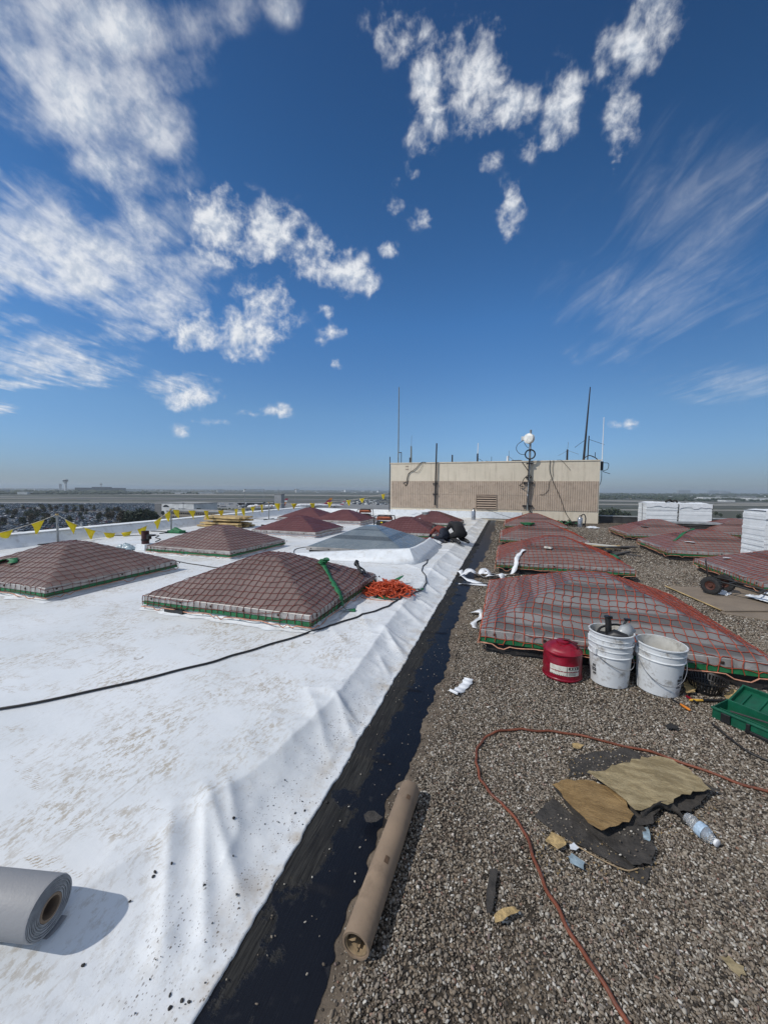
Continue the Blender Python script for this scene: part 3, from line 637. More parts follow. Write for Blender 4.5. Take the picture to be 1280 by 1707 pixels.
# ------------------------------------------------------------------ penthouse
PX0, PX1, PY = -6.0, 4.15, 19.6
ph = thing('penthouse', 'tan rooftop penthouse with ribbed brown panels and louvred vent', 'building')
mb = MB(); mb.box(((PX0+PX1)/2, PY+3.5, 1.44), (PX1-PX0, 7, 2.98)); wallo = mb.build('wall', m_cream, ph)
mb = MB(); mb.box(((PX0+PX1)/2, PY+3.5, 2.955), (PX1-PX0+.06, 7.06, .05)); mb.build('coping', m_cream, ph)
for sx in (-3.45, 1.1):
    mb = MB(); mb.box((sx, PY-.004, 2.46), (.012, .012, .92)); mb.build('joint', m_brownpanel, ph)
def ribbed(x0, x1, z0, z1):
    mb = MB(); n = max(1, round((x1-x0)/.098)); w = (x1-x0)/n; y = PY-.012; prof = []
    for i in range(n):
        a = x0+i*w; prof += [(a, y), (a+w*.22, y), (a+w*.34, y-.018), (a+w*.86, y-.018), (a+w*.98, y)]
    prof.append((x1, y)); N = len(prof)
    vs = [(x, yy, z0) for x, yy in prof]+[(x, yy, z1) for x, yy in prof]+[(x0, PY, z0), (x1, PY, z0), (x0, PY, z1), (x1, PY, z1)]
    fs = [(i, i+1, N+i+1, N+i) for i in range(N-1)]+[(2*N, 2*N+1)+tuple(range(N-1, -1, -1)), tuple(range(N, 2*N))+(2*N+3, 2*N+2), (2*N, 0, N, 2*N+2), (N-1, 2*N+1, 2*N+3, 2*N-1)]
    mb.add(vs, fs); return mb.build('ribbed_panel', m_brownpanel, ph)
cuts = [PX0+.03, -3.45, -1.42, -.40, 1.1, PX1-.03]
for a, b in zip(cuts, cuts[1:]):
    ribbed(a+.004, b-.004, 1.285, 1.985)
    if a != -1.42: ribbed(a+.004, b-.004, .56, 1.275)
lv = MB(); lv.box((-.91, PY-.008, .94), (1.0, .012, .72)); lvo = lv.build('louver', m_louverdark, ph)
for i in range(6):
    s_ = MB(); X = Matrix.Translation((-.91, PY-.035, .645+i*.118)) @ Matrix.Rotation(R(-32), 4, 'X'); s_.box((0, 0, 0), (.95, .012, .075), X=X); s_.build('slat', m_louver, lvo)
for (c, d) in (((-.91, PY-.03, 1.295), (1.02, .05, .03)), ((-.91, PY-.03, .565), (1.02, .05, .03)), ((-1.405, PY-.03, .93), (.03, .05, .70)), ((-.415, PY-.03, .93), (.03, .05, .70))):
    s_ = MB(); s_.box(c, d); s_.build('frame', m_louver, lvo)
mb = MB(); mb.box((PX0+3.4, PY-.02, .27), (6.8, .035, .34)); mb.build('base_flashing', m_whiteflash, ph)
for z in (2.78, 2.62):
    mb = MB(); mb.box((-5.08, PY-.01, z), (.16, .02, .034)); mb.build('wall_bracket', m_louver, ph)

# ------------------------------------------------------------------ antennas on and against the penthouse
def mast(name, label, x, y, z0, z1, r0, r1, m, lean=(0, 0), base=True, group='masts on the penthouse'):
    t = thing(name, label, 'antenna', (x, y, z0), 0, group)
    mb = MB(); H = z1-z0; mb.tube([(0, 0, 0), (lean[0]*.5, lean[1]*.5, H*.5), (lean[0], lean[1], H)], [r0, (r0+r1)/2, r1], 8); mb.build('pole', m, t, smooth=60)
    return t
m_ = mast('whip_antenna', 'tall thin grey mast above the left end of the penthouse', -5.66, 19.9, 2.98, 7.1, .032, .024, m_antgrey)
mb = MB(); mb.tube([(0, 0, .58), (.17, 0, .58)], .02, 6); mb.tube([(.17, 0, 0), (.17, 0, .60)], .022, 6); mb.build('bracket', m_antdark, m_)
m_ = mast('stub_antenna', 'short dark antenna with thin tip right of the tall grey mast', -4.96, 20.0, 2.98, 3.9, .05, .04, m_antgrey)
mb = MB(); mb.tube([(0, 0, .9), (.02, 0, 1.5)], .008, 5); mb.build('tip', m_antgrey, m_); mb = MB(); mb.box((-.03, 0, .15), (.12, .08, .3)); mb.build('mount', m_antdark, m_)
m_ = mast('wall_mast', 'black mast clamped to the penthouse front between window vent and left end', -3.52, 19.49, .72, 3.95, .042, .036, m_antdark, (.05, 0))
for z in (.58, 1.12):
    mb = MB(); mb.box((0, .07, z), (.26, .16, .05)); mb.build('clamp', m_antdark, m_)
m_ = mast('corner_mast', 'thin dark mast on the left corner of the penthouse', -6.08, 19.7, .3, 3.32, .03, .025, m_antdark)
mast('stub_antenna', 'short black stub antenna standing alone above the penthouse', -2.72, 20.0, 2.98, 3.38, .04, .035, m_antdark)
m_ = mast('stub_antenna', 'dark stub with white rod above the louvred vent', -1.42, 20.0, 2.98, 3.42, .045, .04, m_antdark)
mb = MB(); mb.tube([(0, 0, .44), (.02, 0, .98)], .02, 6); mb.build('rod', m_white, m_); mb = MB(); mb.tube([(0, 0, .16), (.1, 0, .16), (.3, .1, .02)], .01, 5); mb.build('lead', m_cable, m_)
m_ = mast('wire_antenna', 'low spidery wire antenna left of the white stub', -.72, 20.0, 2.98, 3.25, .012, .01, m_antdark)
mb = MB(); mb.tube([(-.3, 0, .05), (0, 0, .02), (.4, 0, .0)], .012, 5); mb.build('arm', m_antdark, m_)
m_ = mast('stub_antenna', 'small white stub antenna left of the dish pole', .06, 20.0, 2.98, 3.26, .05, .045, m_white)
mb = MB(); mb.tube([(.06, 0, 0), (.06, 0, .55)], .01, 5); mb.tube([(.08, 0, .25), (.35, .05, .02)], .009, 5); mb.build('whip', m_antgrey, m_)
m_ = mast('tall_mast', 'tallest black mast leaning slightly at the right end of the penthouse', 3.50, 19.9, 2.98, 6.4, .055, .022, m_antdark, (.16, 0))
mb = MB(); mb.tube([(.17, 0, 0), (.19, 0, 1.15)], .025, 6); mb.build('stay_pole', m_antdark, m_)
mb = MB(); mb.tube([(.02, 0, .95), (-.4, 0, .62)], .01, 5); mb.tube([(.2, 0, .98), (.85, 0, .72)], .009, 5); mb.build('arm', m_antdark, m_)
m_ = mast('stub_antenna', 'dark stub with fine wires left of the tallest mast', 2.80, 20.0, 2.98, 3.52, .045, .04, m_antdark)
mb = MB(); mb.tube([(0, 0, .5), (.03, 0, .9)], .008, 5); mb.tube([(0, 0, .5), (.5, 0, .3)], .007, 5); mb.tube([(0, 0, .48), (-.4, 0, .25)], .007, 5); mb.build('wire', m_antgrey, m_)
m_ = mast('white_whip', 'slender white whip antenna on the right corner of the penthouse', 4.26, 19.8, 2.75, 4.95, .022, .014, m_white)
mb = MB(); mb.box((.0, 0, -.05), (.10, .1, .42)); mb.build('mount', m_antdark, m_)
mb = MB(); mb.tube(spline([(.03, 0, .1), (.26, 0, .06), (.24, 0, -.2), (.05, 0, -.3), (.35, 0, -.42)]), .013, 5); mb.tube(spline([(0, 0, -.2), (0, 0, -.7), (-.08, .02, -1.0)]), .013, 5); mb.build('cable', m_cable, m_)
mb = MB(); mb.tube(spline([(3.45, 19.9, 3.02), (3.7, 19.9, 3.2), (3.95, 19.9, 3.12), (4.1, 19.9, 3.0)]), .022, 6); mb.tube([(3.98, 19.9, 3.1), (3.98, 19.9, 3.35)], .015, 5)
tag(mb.build('cable_loop', m_cable), 'dark cable loop on the penthouse roof between tallest mast and white whip', 'cable')
# dish pole
d = thing('dish_pole', 'grey pole carrying a white round dish on the penthouse front', 'antenna', (1.05, 19.47, .55))
mb = MB(); mb.tube([(0, 0, 0), (.03, 0, 2.0), (.04, 0, 3.9)], .05, 10); mb.build('pole', m_galv, d, smooth=60)
mb = MB(); X = Matrix.Translation((-.06, -.12, 3.48)) @ Matrix.Rotation(R(-28), 4, 'Z') @ Matrix.Rotation(R(88), 4, 'X')
mb.lathe([(0, .05), (.16, .06), (.235, .03), (.25, -.02), (.24, -.16), (.18, -.22), (0, -.24)], 24, X=X); mb.build('dish', m_dish, d, smooth=40)
mb = MB(); mb.box((-.3, .0, 3.5), (.16, .14, .18)); mb.build('radio_box', m_dish, d); mb = MB(); mb.box((.13, 0, 3.5), (.14, .08, .3)); mb.build('mount_bracket', m_dish, d)
mb = MB(); X = Matrix.Translation((.04, -.06, 2.72)) @ Matrix.Rotation(R(90), 4, 'X')
for q in range(3): mb.tube([X @ Vector(((.21+.012*q)*math.cos(a), (.21+.012*q)*math.sin(a), .02*q)) for a in np.linspace(0, 6.283, 28)], .02, 6, cap=False)
mb.build('cable_coil', m_cable, d, smooth=60)
mb = MB(); mb.tube(spline([(-.3, 0, 3.4), (-.55, -.02, 3.2), (-.58, -.02, 2.95), (-.4, -.02, 2.75), (-.15, -.02, 2.72)]), .014, 6); mb.tube(spline([(-.25, 0, 3.3), (-.12, 0, 3.1), (.02, -.03, 3.0)]), .012, 6)
mb.tube(spline([(0, -.07, 2.5), (-.02, -.07, 1.6), (.05, -.07, 1.2), (-.02, -.07, .5), (.1, -.05, .0), (.35, -.1, -.25), (.6, -.2, -.4)]), .018, 6)
mb.tube(spline([(-.8, .3, 2.46), (-.35, .3, 2.46), (-.3, .1, 2.35), (0, -.06, 1.9)]), .02, 6)
mb.tube(spline([(.0, -.08, 1.75), (-.2, -.05, 1.55), (-.3, -.04, 1.3), (-.4, .0, 1.22), (-.2, -.06, 1.15)]), .018, 6); mb.tube(spline([(.05, -.08, 1.75), (.14, -.05, 1.6), (.12, -.05, 1.35), (.0, -.07, 1.25)]), .014, 6)
mb.build('cable', m_cable, d, smooth=60)
for z in (.22, 1.35, 1.62):
    mb = MB(); mb.box((0, .08, z), (.46 if z < 1.5 else .24, .14, .07)); mb.build('clamp', m_antdark, d)
mb = MB(); mb.box((.03, 0, 2.28), (.3, .1, .06)); mb.build('clamp', m_antdark, d)
mb = MB(); mb.box((-.01, -.055, .75), (.07, .02, .09)); mb.build('tag_plate', m_white, d)
def wallcable(label, pts, r=.014):
    mb = MB(); mb.tube(spline([(x, PY-.036, z) for x, z in pts], 8), r*.8, 6)
    return tag(mb.build('wall_cable', m_cable, smooth=60), label, 'cable', 'cables hanging on the penthouse wall')
wallcable('long dark cable running down the right part of the penthouse to the hose heap', [(2.0, 2.97), (2.0, 2.5), (2.15, 2.0), (2.5, 1.2), (2.75, .5), (3.05, .03)], .016)
wallcable('thin cable drooping beside the long wall cable', [(2.16, 2.99), (2.12, 2.6), (2.15, 2.2), (2.02, 2.0), (1.98, 1.6), (1.8, 1.35), (1.6, 1.33)], .011)
wallcable('short thin cable looped over the top right of the penthouse wall', [(2.3, 2.99), (2.5, 2.97), (2.7, 2.75), (2.9, 2.5)], .009)
wallcable('dark cable bundle swagged across the upper left of the penthouse wall', [(-4.05, 2.98), (-4.3, 2.96), (-4.6, 2.65), (-4.95, 2.42), (-5.05, 2.2), (-5.1, 1.95), (-5.25, 1.88), (-5.1, 1.75), (-5.0, 2.0)], .02)
wallcable('pale thin cable hanging below the swagged bundle', [(-4.2, 2.9), (-4.35, 2.6), (-4.5, 2.45), (-4.75, 2.5), (-4.95, 2.38), (-5.02, 2.0), (-5.15, 1.7)], .009)
wallcable('thin line slanting down the cream base beside the silver cylinder', [(-.9, .55), (-.4, .38), (.1, .22), (.5, .12)], .009)

# ------------------------------------------------------------------ skylights
def skylight(name, label, x0, x1, y0, y1, zdeck, zb, rise, dome_m, net_m, curb_m, seed, cell=.092, net_rot=0.0, rope=.0034, group='pyramid skylights on the roof', green=True, hem=True, fh=.07, subs=2):
    cx, cy = (x0+x1)/2, (y0+y1)/2; hx, hy = (x1-x0)/2, (y1-y0)/2; zt = zb+fh
    t = thing(name, label, 'skylight', (cx, cy, 0), 0, group)
    # curb
    mb = MB(); mb.box((0, 0, (zdeck+zb)/2-.004), (2*hx-.09, 2*hy-.09, zb-zdeck+.01)); mb.build('curb', curb_m, t, bevel=.012)
    mb = MB(); mb.box((0, 0, zb+fh/2), (2*hx, 2*hy, fh)); 
    for k in range(int(2*hx/.42)+1):
        for sy in (-1, 1): mb.box((-hx+.12+k*.42, sy*(hy+.004), zb+fh*.5), (.022, .012, .022), 1)
    for k in range(int(2*hy/.42)+1):
        for sx in (-1, 1): mb.box((sx*(hx+.004), -hy+.12+k*.42, zb+fh*.5), (.012, .022, .022), 1)
    mb.build('frame', [m_alu, m_bolt], t, bevel=.004, seg=1)
    ax, ay = hx-.012, hy-.012
    def surf(x, y):
        u, v = np.abs(x)/ax, np.abs(y)/ay; d = (u**36+v**36+1e-30)**(1/36)
        return zt + rise*np.clip(1-d, 0, 1)**.97
    n = 41; s = np.linspace(-1, 1, n); s = np.sign(s)*np.abs(s)**.9
    A, B = np.meshgrid(s*ax, s*ay); Z = surf(A, B)+.003
    dm = grid_mesh('dome', np.stack([A, B, Z], -1).reshape(-1, 3), n, n, dome_m, t)
    dm.data.set_sharp_from_angle(angle=R(7))
    if green:
        mb = MB(); g = .010; w = .038
        for sy in (-1, 1): mb.box((0, sy*(hy-.02), zb-w/2-.002), (2*hx+2*g-.05, .03+2*g, w))
        for sx in (-1, 1): mb.box((sx*(hx-.02), 0, zb-w/2-.004), (.03+2*g, 2*hy+2*g-.02, w))
        mb.build('green_border', m_green, t)
    if net_m is not None:
        r = np.random.default_rng(seed); nu = int(hx/cell)+4; nv = int(hy/cell)+4
        I = np.arange(-nu, nu+1); J = np.arange(-nv, nv+1); k = subs
        ph = r.uniform(0, 6, 6)
        def P(u, v):
            x = u*cell; y = v*cell; ca, sa = math.cos(net_rot), math.sin(net_rot)
            wx = .018*np.sin(y*2.3+ph[0])+.012*np.sin(x*3.1+y*1.3+ph[1])+.012*np.sin(y*7+ph[2])
            wy = .018*np.sin(x*2.1+ph[3])+.012*np.sin(y*2.9-x*1.7+ph[4])+.012*np.sin(x*6+ph[5])
            j = .012*(vnoise(u*1.7+seed, v*1.7, seed)-.5)*2
            X = ca*x-sa*y+wx+j; Y = sa*x+ca*y+wy-j
            o = np.maximum(np.maximum(np.abs(X)-hx, np.abs(Y)-hy), 0)
            e = .010
            Xc = np.clip(X, -hx-e, hx+e); Yc = np.clip(Y, -hy-e, hy+e)
            Zs = surf(np.clip(Xc, -ax, ax), np.clip(Yc, -ay, ay))+.009+.012*np.clip(vnoise(u*.7, v*.7, seed+3)-.45, 0, 1)
            Zd = np.maximum(zt-o*.9, zb-.045)
            return np.stack([Xc, Yc, np.where(o > 0, Zd, Zs)], -1), o
        segs = []
        for U, Vv, du, dv in ((I[:-1], J, 1, 0), (I, J[:-1], 0, 1)):
            a, b = np.meshgrid(U, Vv); a = a.ravel().astype(float); b = b.ravel().astype(float)
            for q in range(k):
                p0, o0 = P(a+du*q/k, b+dv*q/k); p1, o1 = P(a+du*(q+1)/k, b+dv*(q+1)/k)
                lim = fh+.075; ok = (np.maximum(o0, o1) < lim) & (np.linalg.norm(p1-p0, axis=1) > .004)
                segs.append((p0[ok], p1[ok]))
        A0 = np.concatenate([a for a, _ in segs]); A1 = np.concatenate([b for _, b in segs])
        net = rope_mesh('safety_net', A0, A1, rope, net_m, t)
        if hem:
            pts = []; ths = []
            per = [(-hx, -hy), (hx, -hy), (hx, hy), (-hx, hy), (-hx, -hy)]; ztop = zb-.045
            for (ax_, ay_), (bx_, by_) in zip(per, per[1:]):
                L = math.hypot(bx_-ax_, by_-ay_); N = int(L/.05)
                for q in range(N):
                    f = q/N; x = ax_+(bx_-ax_)*f; y = ay_+(by_-ay_)*f; nrm = ((by_-ay_)/L, -(bx_-ax_)/L)
                    off = .022+.008*math.sin(q*.9+seed); sag = .010*math.sin(q*.55+seed)+(.035 if (q % 17) in (3, 4, 5) and r.random() < .7 else 0)+.02*(vnoise(np.array(q*.3), np.array(seed*1.0), 3)-.5)
                    pts.append((x+nrm[0]*off, y+nrm[1]*off, max(zdeck+.012, ztop-max(0, sag))))
            mb = MB(); mb.tube(pts+[pts[0]], .0055, 5); mb.build('hem_rope', m_hem, t, smooth=60)
    t['surf'] = 0; del t['surf']
    return t, surf, (cx, cy)
def rope_mesh(name, A, B, r, m, parent):
    D = B-A; L = np.linalg.norm(D, axis=1, keepdims=True); D = D/np.maximum(L, 1e-6)
    ref = np.where(np.abs(D[:, 2:3]) < .8, np.array([[0, 0, 1.]]), np.array([[1., 0, 0]])); U = np.cross(D, ref); U /= np.linalg.norm(U, axis=1, keepdims=True); Wv = np.cross(D, U)
    V = []
    for Q in (A-D*r*.5, B+D*r*.5):
        for a in (math.pi/2, math.pi/2+2.0944, math.pi/2+4.1888): V.append(Q+U*(r*math.cos(a))+Wv*(r*math.sin(a)))
    V = np.stack(V, 1).reshape(-1, 3); n = len(A); b = np.arange(n)*6
    F = np.concatenate([np.stack([b+i, b+(i+1) % 3, b+3+(i+1) % 3, b+3+i], 1) for i in range(3)])
    return np_mesh(name, V, F, m, parent, smooth=False)
ZL, ZR = .20, .16
WD, DP = 2.17, 1.92
GL = 'pyramid skylights on the white roof'; GR = 'pyramid skylights on the gravel roof'
def Ls(label, xr, y0, dome_m, net_m, seed, **k):
    return skylight('skylight', label, xr-WD, xr, y0, y0+DP, .1, ZL, .45, dome_m, net_m, m_whiteflash, seed, group=GL, **k)
def Rs(label, xl, y0, dome_m, net_m, seed, **k):
    return skylight('skylight', label, xl, xl+WD, y0, y0+DP+.08, 0, ZR, .44, dome_m, net_m, m_blackcurb, seed, group=GR, **k)
SK = {}
SK['L1'] = Ls('large brown netted skylight with a green strap hanging over its right edge', -1.77, 3.17, m_domeL, m_ropedull, 1, net_rot=R(3), rope=.0038, cell=.084)
SK['L2'] = Ls('brown netted skylight cut off by the left frame edge, flag post behind its peak', -5.30, 2.98, m_domeL, m_ropedull, 2, net_rot=R(2), cell=.10)
SK['L3'] = Ls('brown netted skylight in front of the yellow lumber pile', -5.10, 5.95, m_domeL, m_ropemar, 3, net_rot=R(-2), cell=.10, subs=1)
SK['L4'] = Ls('maroon netted skylight right of the lumber pile, showing a white curb', -5.12, 9.45, m_domeM, m_ropemar, 4, cell=.105, subs=1, green=False)
SK['L6'] = Ls('maroon netted skylight left of the rear generator', -5.30, 13.4, m_domeM, m_ropemar, 5, cell=.105, subs=1, green=False)
SK['L5'] = Ls('farthest maroon netted skylight, beneath the parked airliners', -7.35, 14.1, m_domeM, m_ropemar, 6, cell=.105, subs=1, green=False)
SK['L7'] = skylight('skylight', 'bare blue grey skylight without net, white sheet turned up at its corner', -4.05, -1.85, 7.05, 9.25, .1, ZL, .46, m_domeC, None, m_blackcurb, 7, group=GL, green=False)
SK['L8'] = Ls('maroon netted skylight with the crouching workers at its right corner', -1.82, 10.35, m_domeM, m_ropedull, 8, cell=.105, subs=1)
SK['L9'] = Ls('maroon netted skylight nearest the penthouse on the white roof', -1.62, 13.9, m_domeM, m_ropedull, 9, cell=.105, subs=1)
SK['R1'] = Rs('grey netted skylight right behind the white buckets and red can', -.18, 3.46, m_domeR, m_ropered, 11, net_rot=R(-4), cell=.079, rope=.0036)
SK['R2'] = Rs('grey netted skylight with a beige scrap lying on its front slope', -.12, 7.0, m_domeR2, m_ropered, 12, net_rot=R(2), rope=.0036, cell=.082)
SK['R3'] = Rs('netted skylight with a green scrap near its left slope, third from the buckets', -.10, 10.6, m_domeR2, m_ropered, 13, subs=1)
SK['R4'] = Rs('netted skylight nearest the penthouse on the gravel roof', .0, 14.9, m_domeR2, m_ropered, 14, subs=1)
SK['S1'] = Rs('netted skylight behind the hand truck, cut off by the right frame edge', 3.50, 6.62, m_domeR2, m_ropered, 15, subs=1)
SK['S2'] = Rs('netted skylight with green strap, in front of the right foam stack', 3.44, 9.68, m_domeR2, m_ropered, 16, subs=1)
SK['S3'] = Rs('netted skylight in front of the wrapped foam bundles', 3.56, 13.1, m_domeR2, m_ropered, 17, subs=1)
SK['S4'] = Rs('small distant netted skylight peeking between the foam stacks', 6.3, 14.6, m_domeR2, m_ropered, 18, subs=1)
def on(sk, x, y):
    _, surf, (cx, cy) = SK[sk]; return float(surf(np.array(x-cx), np.array(y-cy)))
# turned-up white sheet at the bare skylight
mb = MB(); pts = [(-4.45, 6.62, .10, .12), (-3.9, 6.72, .10, .19), (-3.2, 6.80, .10, .24), (-2.5, 6.84, .1, .31), (-1.95, 6.86, .1, .345), (-1.70, 6.93, .1, .37), (-1.62, 7.3, .1, .36), (-1.62, 8.2, .1, .34), (-1.66, 9.1, .1, .33), (-1.70, 9.4, .1, .28)]
vs = []
for i, (x, y, z0, z1) in enumerate(pts):
    ox = .10*(i-4.6)/4 if i < 5 else .16; oy = -.16 if i < 6 else 0
    inx, iny = ((0, .14) if i < 5 else (-.05, .05) if i == 5 else (-.10, 0))
    vs += [(x+(.20 if i > 5 else .12 if i == 5 else 0), y+(-.22 if i < 5 else -.18 if i == 5 else 0), z0+.006), (x+(.05 if i > 4 else 0), y-.05*(i < 6), z0+(z1-z0)*.45), (x+inx*.6, y+iny*.6, z1-.02), (x+inx, y+iny, z1)]
fs = [(4*i+j, 4*i+j+1, 4*i+j+5, 4*i+j+4) for i in range(len(pts)-1) for j in range(3)]
mb.add(vs, fs); fl = mb.build('turned_up_sheet', m_whiteflash, smooth=30); md = fl.modifiers.new('t', 'SOLIDIFY'); md.thickness = .006
tag(fl, 'white membrane sheet turned up along the front and right of the bare skylight', 'membrane sheet')
# crumpled white base flashing round the first skylight on the white roof
def apron(x0, x1, y0, y1, seed, label):
    per = []
    for (ax, ay), (bx, by) in (((x0, y1), (x0, y0)), ((x0, y0), (x1, y0)), ((x1, y0), (x1, y1))):
        n = int(math.hypot(bx-ax, by-ay)/.03)
        for q in range(n): per.append((ax+(bx-ax)*q/n, ay+(by-ay)*q/n))
    per.append((x1, y1)); cx, cy = (x0+x1)/2, (y0+y1)/2; rows = []
    q = np.arange(len(per)); nz = vnoise(q*.22, q*0+seed, seed); nz2 = vnoise(q*.7, q*0+seed, seed+1)
    hole = vnoise(q*.06, q*0+seed*3, seed+5)
    for lvl, (off, z) in enumerate(((-.04, .155), (.004, .168), (.012, .14), (.03, .115), (.10, .1065))):
        row = []
        for i, (x, y) in enumerate(per):
            dx = 0 if abs(x-x0) > .001 and abs(x-x1) > .001 else (-1 if x < cx else 1); dy = -1 if abs(y-y0) < .001 else 0
            o = off*(1+.8*(nz[i]-.5)) + (.012*(nz2[i]-.5) if lvl > 0 else 0)
            row.append((x+dx*o, y+dy*o, z+(.03*(nz[i]-.5) + .02*(nz2[i]-.5) if lvl in (1, 2) else .004*(nz2[i]-.3) if lvl > 2 else 0)))
        rows.append(row)
    V = np.array(rows).reshape(-1, 3); o = grid_mesh('base_flashing', V, len(per), len(rows), m_whiteflash, None)
    return o
for key in ('L1', 'L2', 'L3'):
    root = SK[key][0]; c = root.location; o = apron(c.x-WD/2+.03, c.x+WD/2-.03, c.y-DP/2+.03, c.y+DP/2-.03, ord(key[1]), ''); 
    o.parent = root; o.location = (-c.x, -c.y, 0)
# dark gap where the flashing of L1 is open
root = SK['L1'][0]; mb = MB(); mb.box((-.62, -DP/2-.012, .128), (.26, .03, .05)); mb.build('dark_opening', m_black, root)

# ------------------------------------------------------------------ small things lying on the skylights
def ribbon(name, label, cat, pts, w, m, group=None, wdir=None, thick=.002, n=6, twist=.35):
    P = spline(pts, n); vs = []; N = len(P)
    for i in range(N):
        a = Vector(P[max(i-1, 0)]); b = Vector(P[min(i+1, N-1)]); t = (b-a).normalized()
        u = Vector(wdir) if wdir else Vector((-t.y, t.x, 0))
        u = u - t*u.dot(t); u = u.normalized() if u.length > 1e-5 else t.orthogonal().normalized()
        tw = twist*math.sin(i*.55+len(pts)); u = Matrix.Rotation(tw, 3, t) @ u
        ww = w*(1+.12*math.sin(i*1.3)); p = Vector(P[i]); vs += [p-u*ww/2, p+u*ww/2]
    mb = MB(); mb.add(vs, [(2*i, 2*i+1, 2*i+3, 2*i+2) for i in range(N-1)])
    o = mb.build(name, m, smooth=40); s = o.modifiers.new('t', 'SOLIDIFY'); s.thickness = thick; s.offset = 1
    return tag(o, label, cat, group)
z = on('L1', -2.05, 4.35)
st = thing('tie_strap', 'green strap lying over the right edge of the large brown skylight', 'strap', (0, 0, 0))
def strap_pts(): return [(-2.30, 4.42, on('L1', -2.30, 4.42)+.03), (-2.12, 4.25, on('L1', -2.12, 4.25)+.02), (-1.93, 4.02, on('L1', -1.93, 4.02)+.02), (-1.77, 3.86, .285), (-1.735, 3.84, .20), (-1.70, 3.86, .13), (-1.60, 3.90, .118)]
o = ribbon('webbing', None, None, strap_pts(), .055, m_green); o.parent = st
mb = MB()
for q in range(5): mb.tube([(-2.30+.05*math.cos(a+q)+.012*q, 4.42+.05*math.sin(a+q), on('L1', -2.3, 4.42)+.03+.012*q+.012*math.sin(2*a)) for a in np.linspace(0, 6.28, 14)], .011, 5, cap=False)
mb.build('knot', m_green, st, smooth=60)
mb = MB(); p = (-1.95, 4.86, on('L1', -1.95, 4.86)); mb.tube(spline([(p[0]-.05, p[1]+.02, p[2]+.10), (p[0]-.02, p[1], p[2]+.09), (p[0]+.03, p[1]-.05, p[2]+.045), (p[0]+.10, p[1]-.12, p[2]+.0)]), [.035]*8+[.024]*8+[.018]*9, 8)
mb.tube(spline([(p[0], p[1], p[2]+.07), (p[0]+.07, p[1]+.02, p[2]+.02), (p[0]+.13, p[1]-.08, p[2]+.0)]), .014, 6); mb.tube([(p[0]-.06, p[1]+.03, p[2]+.09), (p[0]-.03, p[1]+.02, p[2]+.14)], .03, 8)
tag(mb.build('shackle', m_black, smooth=60), 'black shackle lying on the back slope of the large brown skylight', 'shackle')
def scrap(label, x, y, z, sx, sy, m, rz=0, cat='scrap', name='membrane_scrap', group=None, th=.004, seed=0):
    n = 9; r = np.random.default_rng(seed); mb = MB(); poly = []
    for k in range(12):
        a = 2*math.pi*k/12; rr = (abs(math.cos(a))**8+abs(math.sin(a))**8)**(-1/8)*r.uniform(.8, 1.08); poly.append((rr*math.cos(a)*sx/2, rr*math.sin(a)*sy/2))
    mb.prism(poly, 0, th); o = mb.build(name, m); o.location = (x, y, z); o.rotation_euler = (r.uniform(-.15, .15), r.uniform(-.15, .15), rz); return tag(o, label, cat, group)
scrap('beige scrap on the front slope of the second gravel side skylight', .78, 7.45, on('R2', .78, 7.45)+.012, .14, .10, m_label, 0, seed=1, th=.03)
scrap('white scrap on the left edge of the skylight behind the hand truck', 3.75, 8.05, on('S1', 3.75, 8.05)+.02, .16, .10, m_tape, .6, seed=2)
scrap('white scrap on the skylight with the green strap beside the foam stack', 3.95, 10.0, on('S2', 3.95, 10.0)+.02, .20, .12, m_tape, -.5, seed=3)
scrap('white scrap on the skylight in front of the foam bundles', 4.15, 13.5, on('S3', 4.15, 13.5)+.02, .24, .16, m_tape, .4, seed=4)
ribbon('tie_strap', 'green strap across the left slope of the skylight beside the foam stack', 'strap', [(3.75, 10.25, on('S2', 3.75, 10.25)+.02), (4.0, 10.55, on('S2', 4.0, 10.55)+.02), (4.15, 10.75, on('S2', 4.15, 10.75)+.03), (4.35, 10.8, on('S2', 4.35, 10.8)+.03)], .07, m_green)
mb = MB()
for q in range(4): mb.tube([(.62+.1*math.cos(a+q)*(1+.3*q), 11.25+.06*math.sin(a*1.0+q), on('R3', .62, 11.25)+.03+.015*q+.01*math.sin(3*a)) for a in np.linspace(0, 6.28, 12)], .016, 5, cap=False)
tag(mb.build('tie_strap', m_green, smooth=60), 'green strap heap on the third gravel side skylight', 'strap')
ribbon('tie_strap', 'green strap end hanging over the left edge of the leftmost brown skylight', 'strap', [(-6.9, 3.2, on('L2', -6.9, 3.2)+.03), (-6.65, 3.35, on('L2', -6.65, 3.35)+.04), (-6.5, 3.28, on('L2', -6.5, 3.28)+.03)], .10, m_green)
